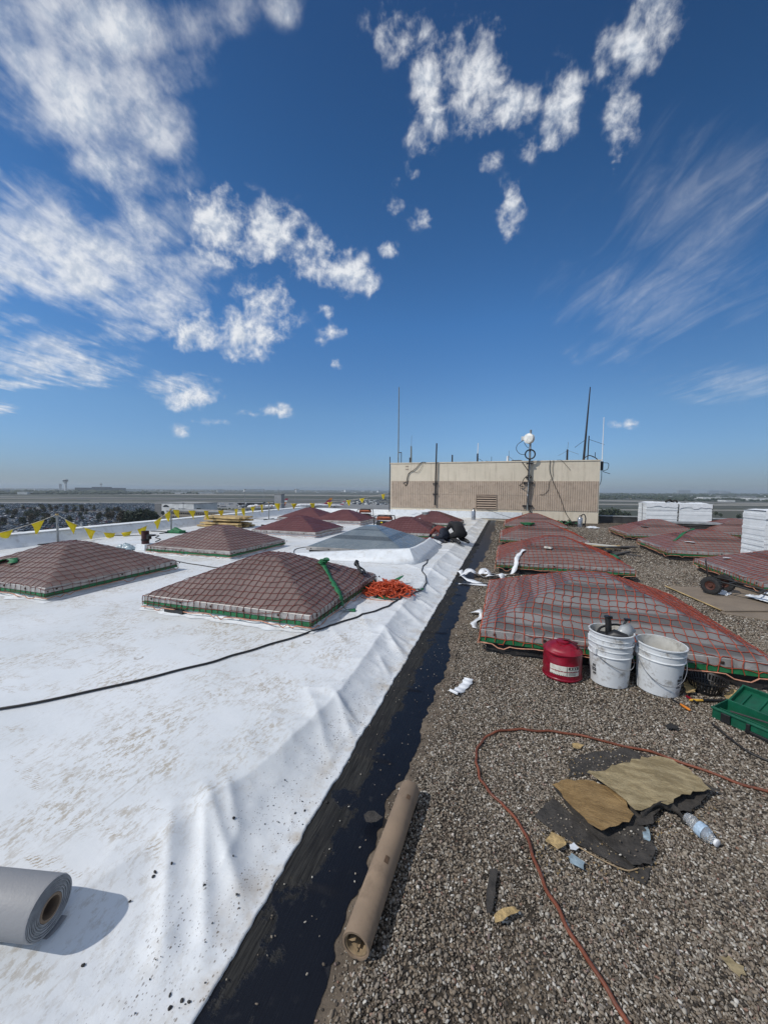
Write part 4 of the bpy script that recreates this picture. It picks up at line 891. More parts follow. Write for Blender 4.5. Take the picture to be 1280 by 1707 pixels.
# white strip draped on R2's front left and scraps in the gap
ribbon('membrane_strip', 'white strip hanging over the front left corner of the second gravel side skylight', 'membrane strip', [(.36, 7.35, on('R2', .36, 7.35)+.03), (.27, 7.20, on('R2', .27, 7.2)+.03), (.22, 7.02, .27), (.21, 6.94, .18), (.14, 6.85, .05), (.02, 6.8, .03)], .075, m_tape, 'white membrane offcuts')
pl = thing('offcut_pile', 'pile of white membrane offcuts on the black strip by the second gravel side skylight', 'offcut pile', (-.42, 6.45, 0), 0, 'white membrane offcuts')
for k, pts in enumerate(([(-.25,.05,.02),(-.15,.2,.10),(.0,.12,.05),(.12,.22,.13),(.25,.15,.04)], [(-.3,-.05,.03),(-.1,.02,.14),(.1,.05,.03),(.2,-.02,.09),(.36,.12,.02)], [(-.32,.3,.02),(-.3,.1,.10),(-.2,-.1,.03),(.0,-.32,.02),(.26,-.38,.03)], [(-.25,-.52,.02),(-.05,-.50,.025),(.2,-.46,.02)], [(.05,.3,.03),(.15,.1,.10),(.3,.2,.05),(.38,.05,.1),(.42,-.05,.03)])):
    o = ribbon('offcut', None, None, pts, (.10, .09, .085, .055, .09)[k], m_tape); o.parent = pl
ribbon('membrane_strip', 'white curled strip on the gravel left of the nearest skylight', 'membrane strip', [(-.36, 4.55, .02), (-.26, 4.50, .07), (-.22, 4.42, .03), (-.30, 4.25, .015), (-.27, 4.05, .02)], .07, m_tape, 'white membrane offcuts')
ribbon('membrane_strip', 'short white folded strip lying alone on the gravel in front of the red can', 'membrane strip', [(-.325, 2.655, .030), (-.318, 2.668, .040), (-.30, 2.70, .022), (-.275, 2.77, .014), (-.245, 2.85, .020), (-.235, 2.90, .034)], .070, m_tape, 'white membrane offcuts', twist=.10)

# ------------------------------------------------------------------ rope net heap beside L1
nh = thing('net_heap', 'heap of orange rope netting and green straps on the white roof', 'rope net', (-1.47, 4.72, .1))
r = np.random.default_rng(5); mb = MB()
for k in range(120):
    a0 = r.uniform(0, 6.28); rad = .29*math.sqrt(r.random()); cx, cy = rad*math.cos(a0), rad*math.sin(a0)*.9; p = []
    rr = r.uniform(.03, .12); n = 9; h = .15*(1-(rad/.36)**2)+.012
    for q in range(n):
        a = a0+q*r.uniform(.5, 1.1); p.append((cx+rr*math.cos(a)*r.uniform(.6, 1.2), cy+rr*math.sin(a)*r.uniform(.6, 1.2), max(.008, h*r.uniform(.3, 1.15))))
    mb.tube(spline(p, 3), .006, 4)
mb.build('rope', mat('rope_bright', (.52, .075, .022), .6, scale=15, var=.3), nh, smooth=60)
for pts in ([(-.30,-.05,.02),(-.22,-.16,.05),(-.1,-.22,.02),(.05,-.27,.03),(.2,-.24,.015)], [(.05,.1,.10),(.2,.16,.06),(.33,.3,.03),(.42,.34,.02)], [(-.1,.28,.08),(0,.4,.10),(.06,.5,.14),(-.05,.55,.07)], [(-.28,.15,.05),(-.2,.02,.09),(-.05,-.05,.1),(.1,.0,.09)]):
    o = ribbon('strap', None, None, pts, .055, m_green); o.parent = nh
mb = MB(); mb.tube(spline([(-.36,-.12,.01),(-.3,.05,.02),(-.36,.2,.01),(-.3,-.25,.01),(-.1,-.34,.01),(.18,-.33,.01)]), .006, 5); mb.build('hem_rope', m_hem, nh, smooth=60)
# black cable over the white roof
cab = [(-6.0,-.3),(-4.2,.62),(-2.97,1.4),(-2.33,2.15),(-2.05,2.62),(-1.76,3.17),(-1.50,3.72),(-1.32,4.1),(-1.24,4.5),(-1.09,5.01),(-1.12,5.6),(-1.36,6.37),(-1.42,7.2),(-1.58,8.48)]
cp = spline([(x, y, 0) for x, y in cab], 14); mb = MB(); mb.tube([(x+.008*math.sin(i*.7), y, (zmem(x, y) if -12 < x < -.8 and y > -1.4 else .1)+.011) for i, (x, y, _) in enumerate(cp)], .0085, 7)
tag(mb.build('power_cable', m_cable, smooth=60), 'black power cable snaking across the white roof past the net heap', 'cable')
mb = MB(); mb.tube([(x, y, .112) for x, y, _ in spline([(-9.6, 4.9, 0), (-6.7, 5.5, 0), (-5.4, 5.35, 0), (-4.6, 5.3, 0), (-4.0, 6.0, 0), (-3.9, 6.4, 0), (-4.6, 7.6, 0), (-4.0, 8.6, 0)], 10)], .008, 6)
tag(mb.build('power_cable', m_cable, smooth=60), 'thin black cable between the brown skylights on the white roof', 'cable')
mb = MB(); mb.tube([(x, y, .112) for x, y, _ in spline([(-8.6, 7.3, 0), (-8.9, 7.7, 0), (-9.3, 7.9, 0), (-9.7, 8.3, 0), (-10.4, 8.0, 0), (-11.0, 7.6, 0)], 8)], .012, 6)
tag(mb.build('power_cable', m_cable, smooth=60), 'dark cable lying near the parapet behind the vent pipe', 'cable')

# ------------------------------------------------------------------ foreground: roll and tube
rl = thing('membrane_roll', 'grey white roll of roofing membrane lying at the lower left', 'roll', (*at(84, 1511, .182)[:2], .1+.079), math.atan2(.23, .97))
mb = MB(); X = Matrix.Rotation(R(90), 4, 'Y')
mb.lathe([(.074, -1.1), (.0782, -1.09), (.0785, -.5), (.0782, -.006), (.076, 0)], 48, X=X); mb.build('sheet', m_rolled, rl, smooth=40)
mb = MB(); prof = []; k = 13
for q in range(k):
    ra = .076-(.076-.036)*q/k; d = .0035*((q*7) % 5)/4; prof += [(ra, d), (ra-.0022, d), (ra-.0025, d-.004), (ra-.0030, d-.004)]
mb.lathe(prof, 48, X=X); mb.build('wound_edge', m_rollin, rl)
mb = MB(); mb.lathe([(.036, -.003), (.0355, .004), (.0285, .004), (.028, -.002), (.028, -.5), (0, -.5)], 32, X=X); mb.build('cardboard_core', m_cardboard, rl)
mb = MB(); vs = []
for i in range(12):
    a = -1.9+i*.075
    for u in (-1.09, .012): vs.append((u, (.0790+.0018*i/2)*math.cos(a), (.0790+.0018*i/2)*math.sin(a)))
mb.add(vs, [(2*i, 2*i+1, 2*i+3, 2*i+2) for i in range(11)]); o = mb.build('loose_end', m_rolled, rl, smooth=60)
A, B = Vector((-.415, 1.02, .052)), Vector((-.400, 1.672, .056))
tb = thing('cardboard_tube', 'long brown cardboard tube lying on the gravel beside the black strip', 'tube', A)
dv = (B-A); tb.rotation_euler = dv.to_track_quat('X', 'Z').to_euler(); L = dv.length
mb = MB(); r0 = .047; mb.lathe([(r0-.0085, .3), (r0-.008, .0), (r0-.001, -.0005), (r0, .002), (r0, L*.30), (r0+.0003, L*.302), (r0, L*.31), (r0, L*.64), (r0+.0003, L*.642), (r0, L*.66), (r0, L-.002), (r0-.001, L), (0, L)], 40, X=X)
mb.build('tube_wall', m_cardboard, tb, smooth=40)
mb = MB(); mb.lathe([(r0-.0095, .30), (r0-.0092, .004), (r0-.0125, .004), (r0-.013, .3), (0, .3)], 36, X=X); mb.build('inner_sleeve', m_tubein, tb, smooth=40)
mb = MB(); vs = []; n = 14
for i in range(n):
    a = -2.4+i*.28; q = .010+.018*(i/n)+.004*math.sin(i*2)
    for u in (.012+.006*math.sin(i), .2): vs.append((u, q*math.cos(a)+.008*math.sin(i*.9), q*math.sin(a)-.012))
mb.add(vs, [(2*i, 2*i+1, 2*i+3, 2*i+2) for i in range(n-1)]); mb.build('crumpled_paper', m_tubein, tb, smooth=60)
for f, w in ((.37, .028), (.84, .024)):
    mb = MB(); vs = []
    for i in range(5):
        a = math.pi/2+.2+i*.09
        for u in (L*f, L*f+w): vs.append((u, (r0+.0008)*math.cos(a), (r0+.0008)*math.sin(a)))
    mb.add(vs, [(2*i, 2*i+1, 2*i+3, 2*i+2) for i in range(4)]); mb.build('stamp', mat('brown_stamp', (.10, .06, .035), .9, scale=60), tb)
# ------------------------------------------------------------------ orange hose
hp = [(.50,.80),(.40,1.0),(.36,1.13),(.29,1.24),(.22,1.36),(.16,1.50),(.115,1.66),(.03,1.77),(-.06,1.86),(-.105,1.98),(-.115,2.12),(-.06,2.27),(.03,2.35),(.14,2.395),(.30,2.43),(.45,2.45),(.66,2.43),(.87,2.41),(1.08,2.33),(1.28,2.27),(1.6,2.2),(2.2,2.3)]
sp_ = spline([(x, y, 0) for x, y in hp], 10); mb = MB(); mb.tube([(x+.003*math.sin(i*.8), y+.003*math.cos(i*.63), .015+.003*math.sin(i*.5)) for i, (x, y, _) in enumerate(sp_)], .0068, 10)
tag(mb.build('air_hose', m_copperhose, smooth=60), 'rust orange hose looping over the gravel round the insulation scraps', 'hose')
# ------------------------------------------------------------------ insulation scraps
def ragged(px, z, amt=.012, n=5, seed=0):
    r = np.random.default_rng(seed); P = [at(x, y, z)[:2] for x, y in px]; out = []
    for a, b in zip(P, P[1:]+P[:1]):
        L = np.hypot(*(b-a)); k = max(2, int(L/.025))
        for q in range(k): out.append(tuple(a+(b-a)*q/k + (r.uniform(-amt, amt, 2) if q else r.uniform(-amt, amt, 2)*.4)))
    A = sum(p[0]*q[1]-q[0]*p[1] for p, q in zip(out, out[1:]+out[:1]))
    return out if A > 0 else out[::-1]
def slab(name, px, z, th, m, mtop=None, seed=0, amt=.008, tilt=(0, 0), bulge=.006):
    poly = ragged(px, z, amt, seed=seed); cx = np.mean([p[0] for p in poly]); cy = np.mean([p[1] for p in poly]); n = len(poly)
    bm = bmesh.new(); zt = lambda x, y: z + (x-cx)*tilt[0]+(y-cy)*tilt[1]+bulge*(fbm(np.array(x*7.), np.array(y*7.), seed+70, 3)-.5)*2
    bot = [bm.verts.new((x, y, max(.004, zt(x, y)-th))) for x, y in poly]
    mid = [bm.verts.new((x+(cx-x)*.006, y+(cy-y)*.006, zt(x, y)-.004)) for x, y in poly]
    top = [bm.verts.new((x+(cx-x)*.035, y+(cy-y)*.035, zt(x, y))) for x, y in poly]
    for i in range(n):
        j = (i+1) % n; bm.faces.new((bot[i], bot[j], mid[j], mid[i])); f = bm.faces.new((mid[i], mid[j], top[j], top[i])); f.material_index = 1
    f = bm.faces.new(top); f.material_index = 1
    r = bmesh.ops.triangulate(bm, faces=[f], quad_method='BEAUTY', ngon_method='BEAUTY')
    bmesh.ops.subdivide_edges(bm, edges=list({e for f in r['faces'] for e in f.edges}), cuts=2, use_grid_fill=True)
    for v in bm.verts:
        if v not in bot and v not in mid: v.co.z = zt(v.co.x, v.co.y)+.004*(vnoise(np.array(v.co.x*60), np.array(v.co.y*60), seed)-.5)
    bmesh.ops.recalc_face_normals(bm, faces=bm.faces)
    me = bpy.data.meshes.new(name); bm.to_mesh(me); bm.free(); me.materials.append(m); me.materials.append(mtop or m)
    o = bpy.data.objects.new(name, me); COL.objects.link(o); return o
sa = thing('insulation_slab', 'large torn yellow fibre insulation slab with dark felt curling from its edge', 'insulation slab')
o = slab('fibre', [(978,1290),(1040,1272),(1078,1263),(1112,1263),(1150,1283),(1186,1311),(1160,1316),(1132,1326),(1120,1336),(1088,1340),(1056,1347),(1040,1330),(1022,1306)], .074, .045, m_insA, seed=1, tilt=(-.03, .02), amt=.012, bulge=.010); o.parent = sa
o = slab('felt_backing', [(1000,1300),(1075,1272),(1110,1272),(1200,1318),(1178,1326),(1152,1352),(1128,1352),(1116,1340),(1098,1347),(1090,1372),(1062,1376),(1048,1352),(1030,1325)], .034, .02, m_felt, seed=2, amt=.010, bulge=.012); o.parent = sa
o = ribbon('curled_edge', None, None, [at(1070,1362,.04), at(1095,1342,.058), at(1118,1345,.05), at(1135,1362,.03), at(1140,1372,.02)], .035, m_felt, wdir=(0, 0, 1)); o.parent = sa
sb_ = thing('insulation_slab', 'smaller brown fibre insulation slab resting on dark roofing felt', 'insulation slab')
o = slab('fibre', [(921,1306),(945,1298),(975,1299),(1022,1312),(1040,1332),(1056,1356),(1049,1372),(1030,1376),(1006,1388),(988,1380),(955,1346)], .062, .032, m_insB, seed=3, tilt=(.01, -.02), amt=.011, bulge=.009); o.parent = sb_
o = slab('felt_backing', [(920,1310),(944,1302),(1040,1345),(1062,1365),(1092,1414),(1086,1440),(1052,1440),(1010,1405),(985,1388),(950,1352)], .030, .02, m_felt, seed=4, amt=.007, bulge=.010); o.parent = sb_
o = slab('felt_sheet', [(889,1361),(920,1330),(960,1362),(1010,1408),(1060,1444),(1052,1452),(1000,1428),(945,1400)], .018, .016, m_felt, seed=5, amt=.006, bulge=.005); tag(o, 'flat grey felt sheet with pale rim, under the insulation slabs', 'felt sheet')
mb = MB(); mb.tube(spline([at(948,1402,.02), at(985,1424,.022), at(1020,1442,.022), at(1045,1451,.022), at(1062,1448,.02)]), .0024, 6); o2 = mb.build('pale_rim', m_tubein, smooth=60); o2.parent = o
o = slab('felt_sheet', [(1040,1457),(1062,1449),(1086,1446),(1082,1462),(1074,1475)], .012, .010, m_felt, seed=6, amt=.004); tag(o, 'small dark felt corner sticking out below the insulation slabs', 'felt sheet')
o = slab('felt_sheet', [(952,1264),(985,1254),(1045,1248),(1090,1262),(1040,1275),(985,1292),(945,1296)], .010, .008, m_felt, seed=7, amt=.008); tag(o, 'dark dusty felt sheet lying behind the yellow insulation slab', 'felt sheet')
o = slab('felt_strip', [(816,1450),(829,1450),(826,1490),(818,1524),(810,1522),(811,1488)], .020, .016, m_felt, seed=8, amt=.004); tag(o, 'narrow dark felt strip lying beside the tan insulation crumb', 'felt strip')
_r = np.random.default_rng(77); _c = []
for _x0, _x1, _y0, _y1, _n in ((905, 1100, 1360, 1470, 150), (1000, 1200, 1320, 1400, 130), (880, 960, 1380, 1430, 50), (930, 1060, 1245, 1300, 40)):
    for _ in range(_n): _c.append((*at(_r.uniform(_x0, _x1), _r.uniform(_y0, _y1), .02)[:2], .016))
tag(scatter('fibre_crumbs', np.array(_c), _r.uniform(.0012, .0048, len(_c)), m_foamrag), 'loose yellow fibre crumbs sprinkled round the torn insulation slabs', 'fibre crumbs')
_c = [(*at(_r.uniform(x0, x1), _r.uniform(y0, y1), .02)[:2], z) for x0, x1, y0, y1, z, n in ((945, 1080, 1252, 1290, .012, 130), (905, 1050, 1350, 1440, .021, 90), (1030, 1085, 1385, 1435, .034, 35)) for _ in range(n)]
tag(scatter('stray_stones', np.array(_c), _r.uniform(.0018, .0050, len(_c)), m_pebble), 'stray small stones lying on the felt sheets under the slabs', 'stones')
def crumb(label, px, z, th, m, seed, cat='insulation crumb', name='insulation_crumb'):
    o = slab(name, px, z, th, m, seed=seed, amt=.0022 if 'bit' in name else .005, bulge=.010); return tag(o, label, cat)
crumb('long tan insulation crumb on the gravel beside the felt strip', [(822,1526),(838,1516),(858,1512),(867,1518),(852,1526),(838,1537),(824,1540)], .034, .028, m_foamrag, 9)
crumb('square tan insulation crumb beside the felt sheet', [(909,1398),(918,1385),(940,1398),(943,1408),(930,1417),(910,1404)], .032, .026, m_foamrag, 10)
crumb('thin tan scrap lying at the lower right of the gravel', [(1200,1594),(1215,1595),(1238,1612),(1243,1626),(1232,1629),(1218,1618)], .014, .008, m_insA, 11, 'scrap', 'scrap')
crumb('tiny tan crumb under the orange hose', [(953,1239),(963,1237),(973,1241),(968,1247),(956,1246)], .020, .014, m_foamrag, 12)
crumb('tiny white foam bit beside the square tan crumb', [(948,1409),(956,1406),(965,1415),(960,1419),(950,1417)], .024, .018, m_whitetar, 13, 'foam bit', 'foam_bit')
crumb('dark clod lying on the black strip left of the cardboard tube', [(606,1357),(614,1350),(624,1350),(638,1363),(628,1371),(610,1371)], .045, .036, m_felt, 14, 'clod', 'felt_clod')
crumb('crumpled dark rag on the gravel left of the toolbox', [(1106,1209),(1116,1206),(1130,1211),(1128,1216),(1112,1215)], .022, .016, m_rag, 15, 'rag', 'dark_rag')
crumb('loose yellow brown fibre tuft between white bucket and black basket', [(1138,1140),(1148,1132),(1160,1142),(1158,1154),(1144,1156)], .035, .03, m_foamrag, 16, 'fibre tuft', 'fibre_tuft')
crumb('loose yellow brown fibre tuft right of the black basket', [(1205,1158),(1220,1148),(1240,1156),(1238,1168),(1215,1170)], .035, .03, m_foamrag, 17, 'fibre tuft', 'fibre_tuft')
for lab, px, sd in (('pale blue wrapper by the white foam bit', [(946,1427),(952,1422),(974,1434),(972,1448),(950,1438)], 21), ('pale blue wrapper tucked at the insulation slab', [(1070,1381),(1079,1379),(1084,1396),(1082,1404),(1072,1400)], 22)):
    o = slab('plastic_wrapper', px, .030, .004, m_sack, seed=sd, amt=.003, bulge=.016); tag(o, lab, 'wrapper')

# ------------------------------------------------------------------ plastic bottle
def bottle():
    a, b = Vector(at(1143, 1362, .034)), Vector(at(1196, 1407, .030)); t = thing('plastic_bottle', 'crushed clear plastic water bottle with blue label on the gravel', 'bottle', a)
    d = b-a; t.rotation_euler = d.to_track_quat('X', 'Z').to_euler(); L = d.length
    pm = NT('clear_plastic'); pm.base((.93, .96, .98)); pm.rough(.12); pm.b.inputs['Transmission Weight'].default_value = .82; pm.b.inputs['IOR'].default_value = 1.15; pm.bump(pm.noise(55, 4), .5, .01)
    Y = Matrix.Rotation(R(90), 4, 'Y'); n = 20; prof = [(.0, .0), (.024, .002), (.029, .02), (.026, .05), (.029, .07), (.0285, L*.42), (.0295, L*.62), (.027, L*.76), (.014, L*.9), (.0125, L*.94)]
    mb = MB(); mb.lathe(prof, n, X=Y); me = mb.mesh('bottle_body', pm.m, 60)
    for v in me.vertices:
        f = v.co.x/L; s = 1-.22*math.exp(-((f-.16)/.12)**2)*(1+math.sin(v.co.y*160)); v.co.z *= s; v.co.y += .006*math.sin(f*14)
    o = bpy.data.objects.new('bottle_body', me); COL.objects.link(o); o.parent = t
    mb = MB(); mb.lathe([(.0302, L*.40), (.0304, L*.42), (.0310, L*.60), (.0308, L*.62)], n, X=Y); mb.build('paper_label', mat('bottle_label', (.36, .47, .58), .35, var=.25, scale=60), t, smooth=60)
    mb = MB(); mb.lathe([(0, L*.93), (.0150, L*.93), (.0152, L*.99), (.013, L), (0, L)], 18, X=Y); mb.build('cap', m_white, t, smooth=40)
bottle()

# ------------------------------------------------------------------ buckets and can
def bucket(name, label, x, y, H, rz, tilt=(0, 0), group='white plastic buckets by the nearest skylight', r0=.130, r1=.150, handle_a=-1.3, handle_drop=.16, part=False, z=.004):
    t = thing(name, label, 'bucket', (x, y, z), rz, group); t.rotation_euler = (tilt[0], tilt[1], rz)
    rr = lambda f: r0+(r1-r0)*f
    prof = [(0, .004), (r0-.01, .0), (r0, .008), (rr(.5), H*.5), (rr(.70), H*.70), (rr(.70)+.007, H*.705), (rr(.72)+.008, H*.72), (rr(.735)+.001, H*.735), (rr(.84), H*.84), (rr(.84)+.005, H*.845), (rr(.86)+.005, H*.86), (rr(.87), H*.865), (rr(.965), H*.965), (rr(.97)+.007, H*.968), (rr(1)+.008, H*.992), (rr(1)+.004, H), (rr(1)-.003, H*.997), (rr(.9)-.004, H*.9), (rr(.1)-.004, .012), (0, .012)]
    mats = [0]*15+[0, 1, 1, 1]
    mb = MB(); mb.lathe(prof, 48, mats=mats); mb.build('shell', [m_bucket, m_bucketin], t, smooth=38)
    mb = MB(); e = rr(.76)+.012; pts = []
    ca, sa = math.cos(handle_a), math.sin(handle_a)
    for a in np.linspace(0, math.pi, 22):       # wire bail hanging on the outside
        px = e*math.cos(a); py = -(e+.004)*math.sin(a); pz = H*.78-handle_drop*math.sin(a)**1.0*.9
        q = (px*ca-py*sa, px*sa+py*ca, pz); pts.append(q)
    mb.tube(pts, .0026, 6); mb.build('handle', m_steel, t, smooth=60)
    for s in (1, -1):
        mb = MB(); X = Matrix.Rotation(handle_a, 4, 'Z') @ Matrix.Translation((s*(e-.004), 0, H*.79)); mb.box((0, 0, 0), (.016, .036, .05), X=X); mb.build('ear', m_bucket, t, bevel=.005)
    return t
BX, BY = .815, 3.27
b1 = bucket('bucket', 'left white bucket of a nested pair, filled with tools', BX, BY, .335, .3, group='white plastic buckets by the nearest skylight', handle_a=.30, handle_drop=.11)
b2 = bucket('bucket', 'white bucket nested inside the left one, rim raised above it', BX+.002, BY+.003, .335, 1.1, z=.082, handle_a=2.1, handle_drop=.05)
b3 = bucket('bucket', 'empty dirty white bucket with black print, right of the nested pair', 1.135, 3.26, .365, 0, tilt=(.015, .03), r0=.134, r1=.155, handle_a=.05, handle_drop=.20)
mb = MB(); vs = []; H = .365                      # printed emblem on the right bucket
def on_bucket(a, z, r0=.134, r1=.155, H=.365, o=.0012): r_ = r0+(r1-r0)*z/H+o; return (r_*math.cos(a), r_*math.sin(a), z)
pm_ = mat('faded_print', (.055, .055, .058), .6, var=.3, scale=50, dirt=(.45, .46, .47), damt=.9, dscale=110)
for a0, a1, z0, z1 in ((-.92, -.70, .155, .172), (-1.02, -.66, .128, .150), (-.98, -.84, .095, .122), (-.80, -.62, .098, .118), (-1.02, -.72, .078, .090)):
    n = 5; b = len(mb.v)
    mb.add([on_bucket(a0+(a1-a0)*i/n, z) for i in range(n+1) for z in (z0, z1)], [(2*i, 2*i+2, 2*i+3, 2*i+1) for i in range(n)])
mb.build('print', pm_, b3)
mb = MB()
for a0, a1, z0, z1 in ((-2.75, -2.52, .135, .155), (-2.8, -2.5, .10, .128), (-2.72, -2.5, .075, .092)):
    n = 5; mb.add([on_bucket(a0-.3+(a1-a0)*i/n, z, .130, .150, .335) for i in range(n+1) for z in (z0, z1)], [(2*i, 2*i+2, 2*i+3, 2*i+1) for i in range(n)])
mb.build('print', pm_, b1)
# tools in the bucket
tl = thing('heat_gun', 'black heat gun standing in the nested white buckets', 'heat gun', (BX, BY, .36))
mb = MB(); mb.tube([(-.02, -.02, -.02), (-.022, -.01, .10), (-.026, 0, .155)], [.024, .022, .021], 14); mb.tube([(-.026, 0, .155), (-.026, .0, .166)], .026, 14); mb.build('barrel', m_blacksteel, tl, smooth=40)
mb = MB(); mb.tube([(-.03, -.02, -.01), (.02, -.05, .035), (.07, -.06, .02), (.09, -.05, -.02)], [.04, .048, .045, .03], 12); mb.build('body', m_black, tl, smooth=50)
mb = MB(); mb.tube([(-.10, -.02, .03), (-.04, -.03, .03)], .02, 8); mb.box((-.012, -.01, .16), (.03, .02, .02)); mb.build('nozzle_lever', m_blacksteel, tl)
mb = MB(); mb.tube(spline([(.09, -.02, .0), (.12, .04, .05), (.06, .08, .07), (-.05, .07, .04), (-.09, .02, .0)]), .009, 6); tag(mb.build('tool_cord', m_black, smooth=60), 'black cord coiled in the nested white buckets', 'cord').location = (BX, BY, .37)
o = slab('plastic_sheet', [(1026,1050),(1040,1034),(1052,1032),(1060,1046),(1048,1062),(1030,1060)], .02, .003, m_tape, seed=31, amt=.003, bulge=.03); o.location = (0, 0, 0)
bpy.data.objects.remove(o)
mb = MB(); mb.add([(.0, -.05, -.01), (.06, .0, .07), (.13, .03, .09), (.17, .0, .04), (.12, -.05, .0), (.07, -.05, .055)], [(0, 5, 1), (1, 5, 2), (2, 5, 3), (3, 5, 4), (4, 5, 0)])
o = mb.build('plastic_bag', mat('grey_film', (.36, .37, .37), .3, var=.2), smooth=60); o.location = (BX, BY, .39); sm_ = o.modifiers.new('t', 'SOLIDIFY'); sm_.thickness = .002; tag(o, 'crumpled grey plastic bag sticking out of the nested buckets', 'plastic bag')
mb = MB(); mb.tube([(.05, .02, .0), (.12, .06, .11)], .008, 6); mb.box((.125, .062, .115), (.045, .03, .012)); o = mb.build('hand_tool', m_black); o.location = (BX, BY, .38); tag(o, 'black hand tool poking above the grey plastic bag', 'tool')
# red can
gx, gy = .475, 3.26; gc = thing('fuel_can', 'dented dark red metal safety can with paper label', 'fuel can', (gx, gy, .004), R(-8))
RC, HC = .143, .215; prof = [(0, .006), (RC-.012, 0), (RC-.002, .006), (RC, .014)]
for z in np.linspace(.02, HC, 12): prof.append((RC+(.003 if abs(z-.09) < .012 else 0), z))
prof += [(RC-.001, HC+.004), (RC-.008, HC+.012), (RC*.86, HC+.030), (RC*.62, HC+.050), (RC*.45, HC+.058), (.046, HC+.060), (.044, HC+.072), (0, HC+.073)]
mb = MB(); mb.lathe(prof, 40); me = mb.mesh('body', [m_redcan], 45)
for v in me.vertices:
    a = math.atan2(v.co.y, v.co.x); d = math.exp(-((a+1.9)/.35)**2-((v.co.z-.19)/.04)**2)*.018+math.exp(-((a+1.1)/.3)**2-((v.co.z-.15)/.03)**2)*.010+math.exp(-((a+2.6)/.3)**2-((v.co.z-.05)/.03)**2)*.008
    q = 1-d/RC; v.co.x *= q; v.co.y *= q
    if v.co.z > HC+.01: v.co.z -= .012*math.exp(-((a+1.7)/.5)**2)
o = bpy.data.objects.new('body', me); COL.objects.link(o); o.parent = gc
mb = MB(); mb.lathe([(RC+.0015, .008), (RC+.005, .012), (RC+.005, .022), (RC+.0015, .026)], 40); mb.lathe([(RC+.0005, HC-.008), (RC+.0045, HC-.003), (RC+.0035, HC+.004), (RC-.002, HC+.006)], 40); mb.build('rolled_rim', m_redcan, gc, smooth=60)
mb = MB(); mb.lathe([(.046, HC+.06), (.05, HC+.062), (.05, HC+.072), (.03, HC+.077), (0, HC+.077)], 20); mb.build('cap', m_redcan, gc, smooth=40)
m_dkred = mat('worn_red_steel', (.07, .006, .012), .5, .3, scale=20)
mb = MB(); mb.tube(spline([(-.01, .0, HC+.075), (.03, -.01, HC+.088), (.075, -.03, HC+.080), (.105, -.04, HC+.055), (.10, -.04, HC+.035)]), .0075, 8); mb.build('handle', m_dkred, gc, smooth=60)
mb = MB(); mb.box((.06, -.005, HC+.075), (.10, .022, .010), rz=-.3); mb.build('trigger', m_dkred, gc, bevel=.003)
def wrap(mb, a0, a1, z0, z1, r_, m=0, n=8): mb.add([(r_*math.cos(a0+(a1-a0)*i/n), r_*math.sin(a0+(a1-a0)*i/n), z+(.010*(.5-i/n) if False else 0)) for i in range(n+1) for z in (z0, z1)], [(2*i, 2*i+2, 2*i+3, 2*i+1) for i in range(n)], m)
mb = MB(); wrap(mb, -2.2, -.62, .058, .134, RC+.0022, n=14); lb = mb.build('paper_label', m_label, gc)
mb = MB(); wrap(mb, -1.25, -.66, .108, .131, RC+.0030, n=8); wrap(mb, -1.34, -1.31, .060, .132, RC+.0030, n=1)
for k in range(4): wrap(mb, -1.24, -.86+.05*(k % 2), .066+k*.010, .0695+k*.010, RC+.0030, n=6)
for k in range(9): wrap(mb, -2.16+.09*k, -2.12+.09*k, .059, .064, RC+.0030, n=1)
p = mb.build('label_print', m_print, lb)
mb = MB()
for a in (-1.15, -1.0, -.86): wrap(mb, a, a+.07, .113, .126, RC+.0036, n=2)
mb.build('white_lettering', m_label, lb)

# ------------------------------------------------------------------ basket, toolbox, hand tools
bk = thing('plastic_basket', 'round black slotted plastic basket on the gravel by the skylight curb', 'basket', (1.47, 3.34, .006))
mb = MB(); r0, r1, Hb = .085, .125, .105; n = 36
mb.lathe([(0, .002), (r0, .0), (r0+.004, .012), (r0+.006, .022)], n); mb.lathe([(r0+.008, .050), (r0+.011, .056)], n)
mb.lathe([(r1-.006, Hb-.014), (r1, Hb-.002), (r1+.007, Hb), (r1+.007, Hb-.006), (r1+.001, Hb-.01)], n); mb.build('shell', m_black, bk, smooth=40)
mb = MB()
for k in range(n):
    a = 2*math.pi*k/n
    for f0, f1 in ((.2, .55), (.52, .9)):
        ra, rb = r0+(r1-r0)*f0, r0+(r1-r0)*f1; X = Matrix.Rotation(a, 4, 'Z'); mb.add([(ra, -.0045, Hb*f0), (ra, .0045, Hb*f0), (rb, .005, Hb*f1), (rb, -.005, Hb*f1), (ra-.004, -.0045, Hb*f0), (ra-.004, .0045, Hb*f0), (rb-.004, .005, Hb*f1), (rb-.004, -.005, Hb*f1)], [(0, 1, 2, 3), (7, 6, 5, 4), (0, 4, 5, 1), (3, 2, 6, 7), (0, 3, 7, 4), (1, 5, 6, 2)], 0, X)
mb.build('slotted_side', m_black, bk)
P0, P1 = np.array([1.345, 2.955]), np.array([1.60, 2.69]); dirv = (P1-P0)/np.linalg.norm(P1-P0); nrm_ = np.array([-dirv[1], dirv[0]])
tx = thing('toolbox', 'open green plastic toolbox with tools inside, at the right edge', 'toolbox', (P0[0], P0[1], .006), math.atan2(dirv[1], dirv[0]))
Lt, Wt, Ht = .62, .20, .075
mb = MB(); w = .006
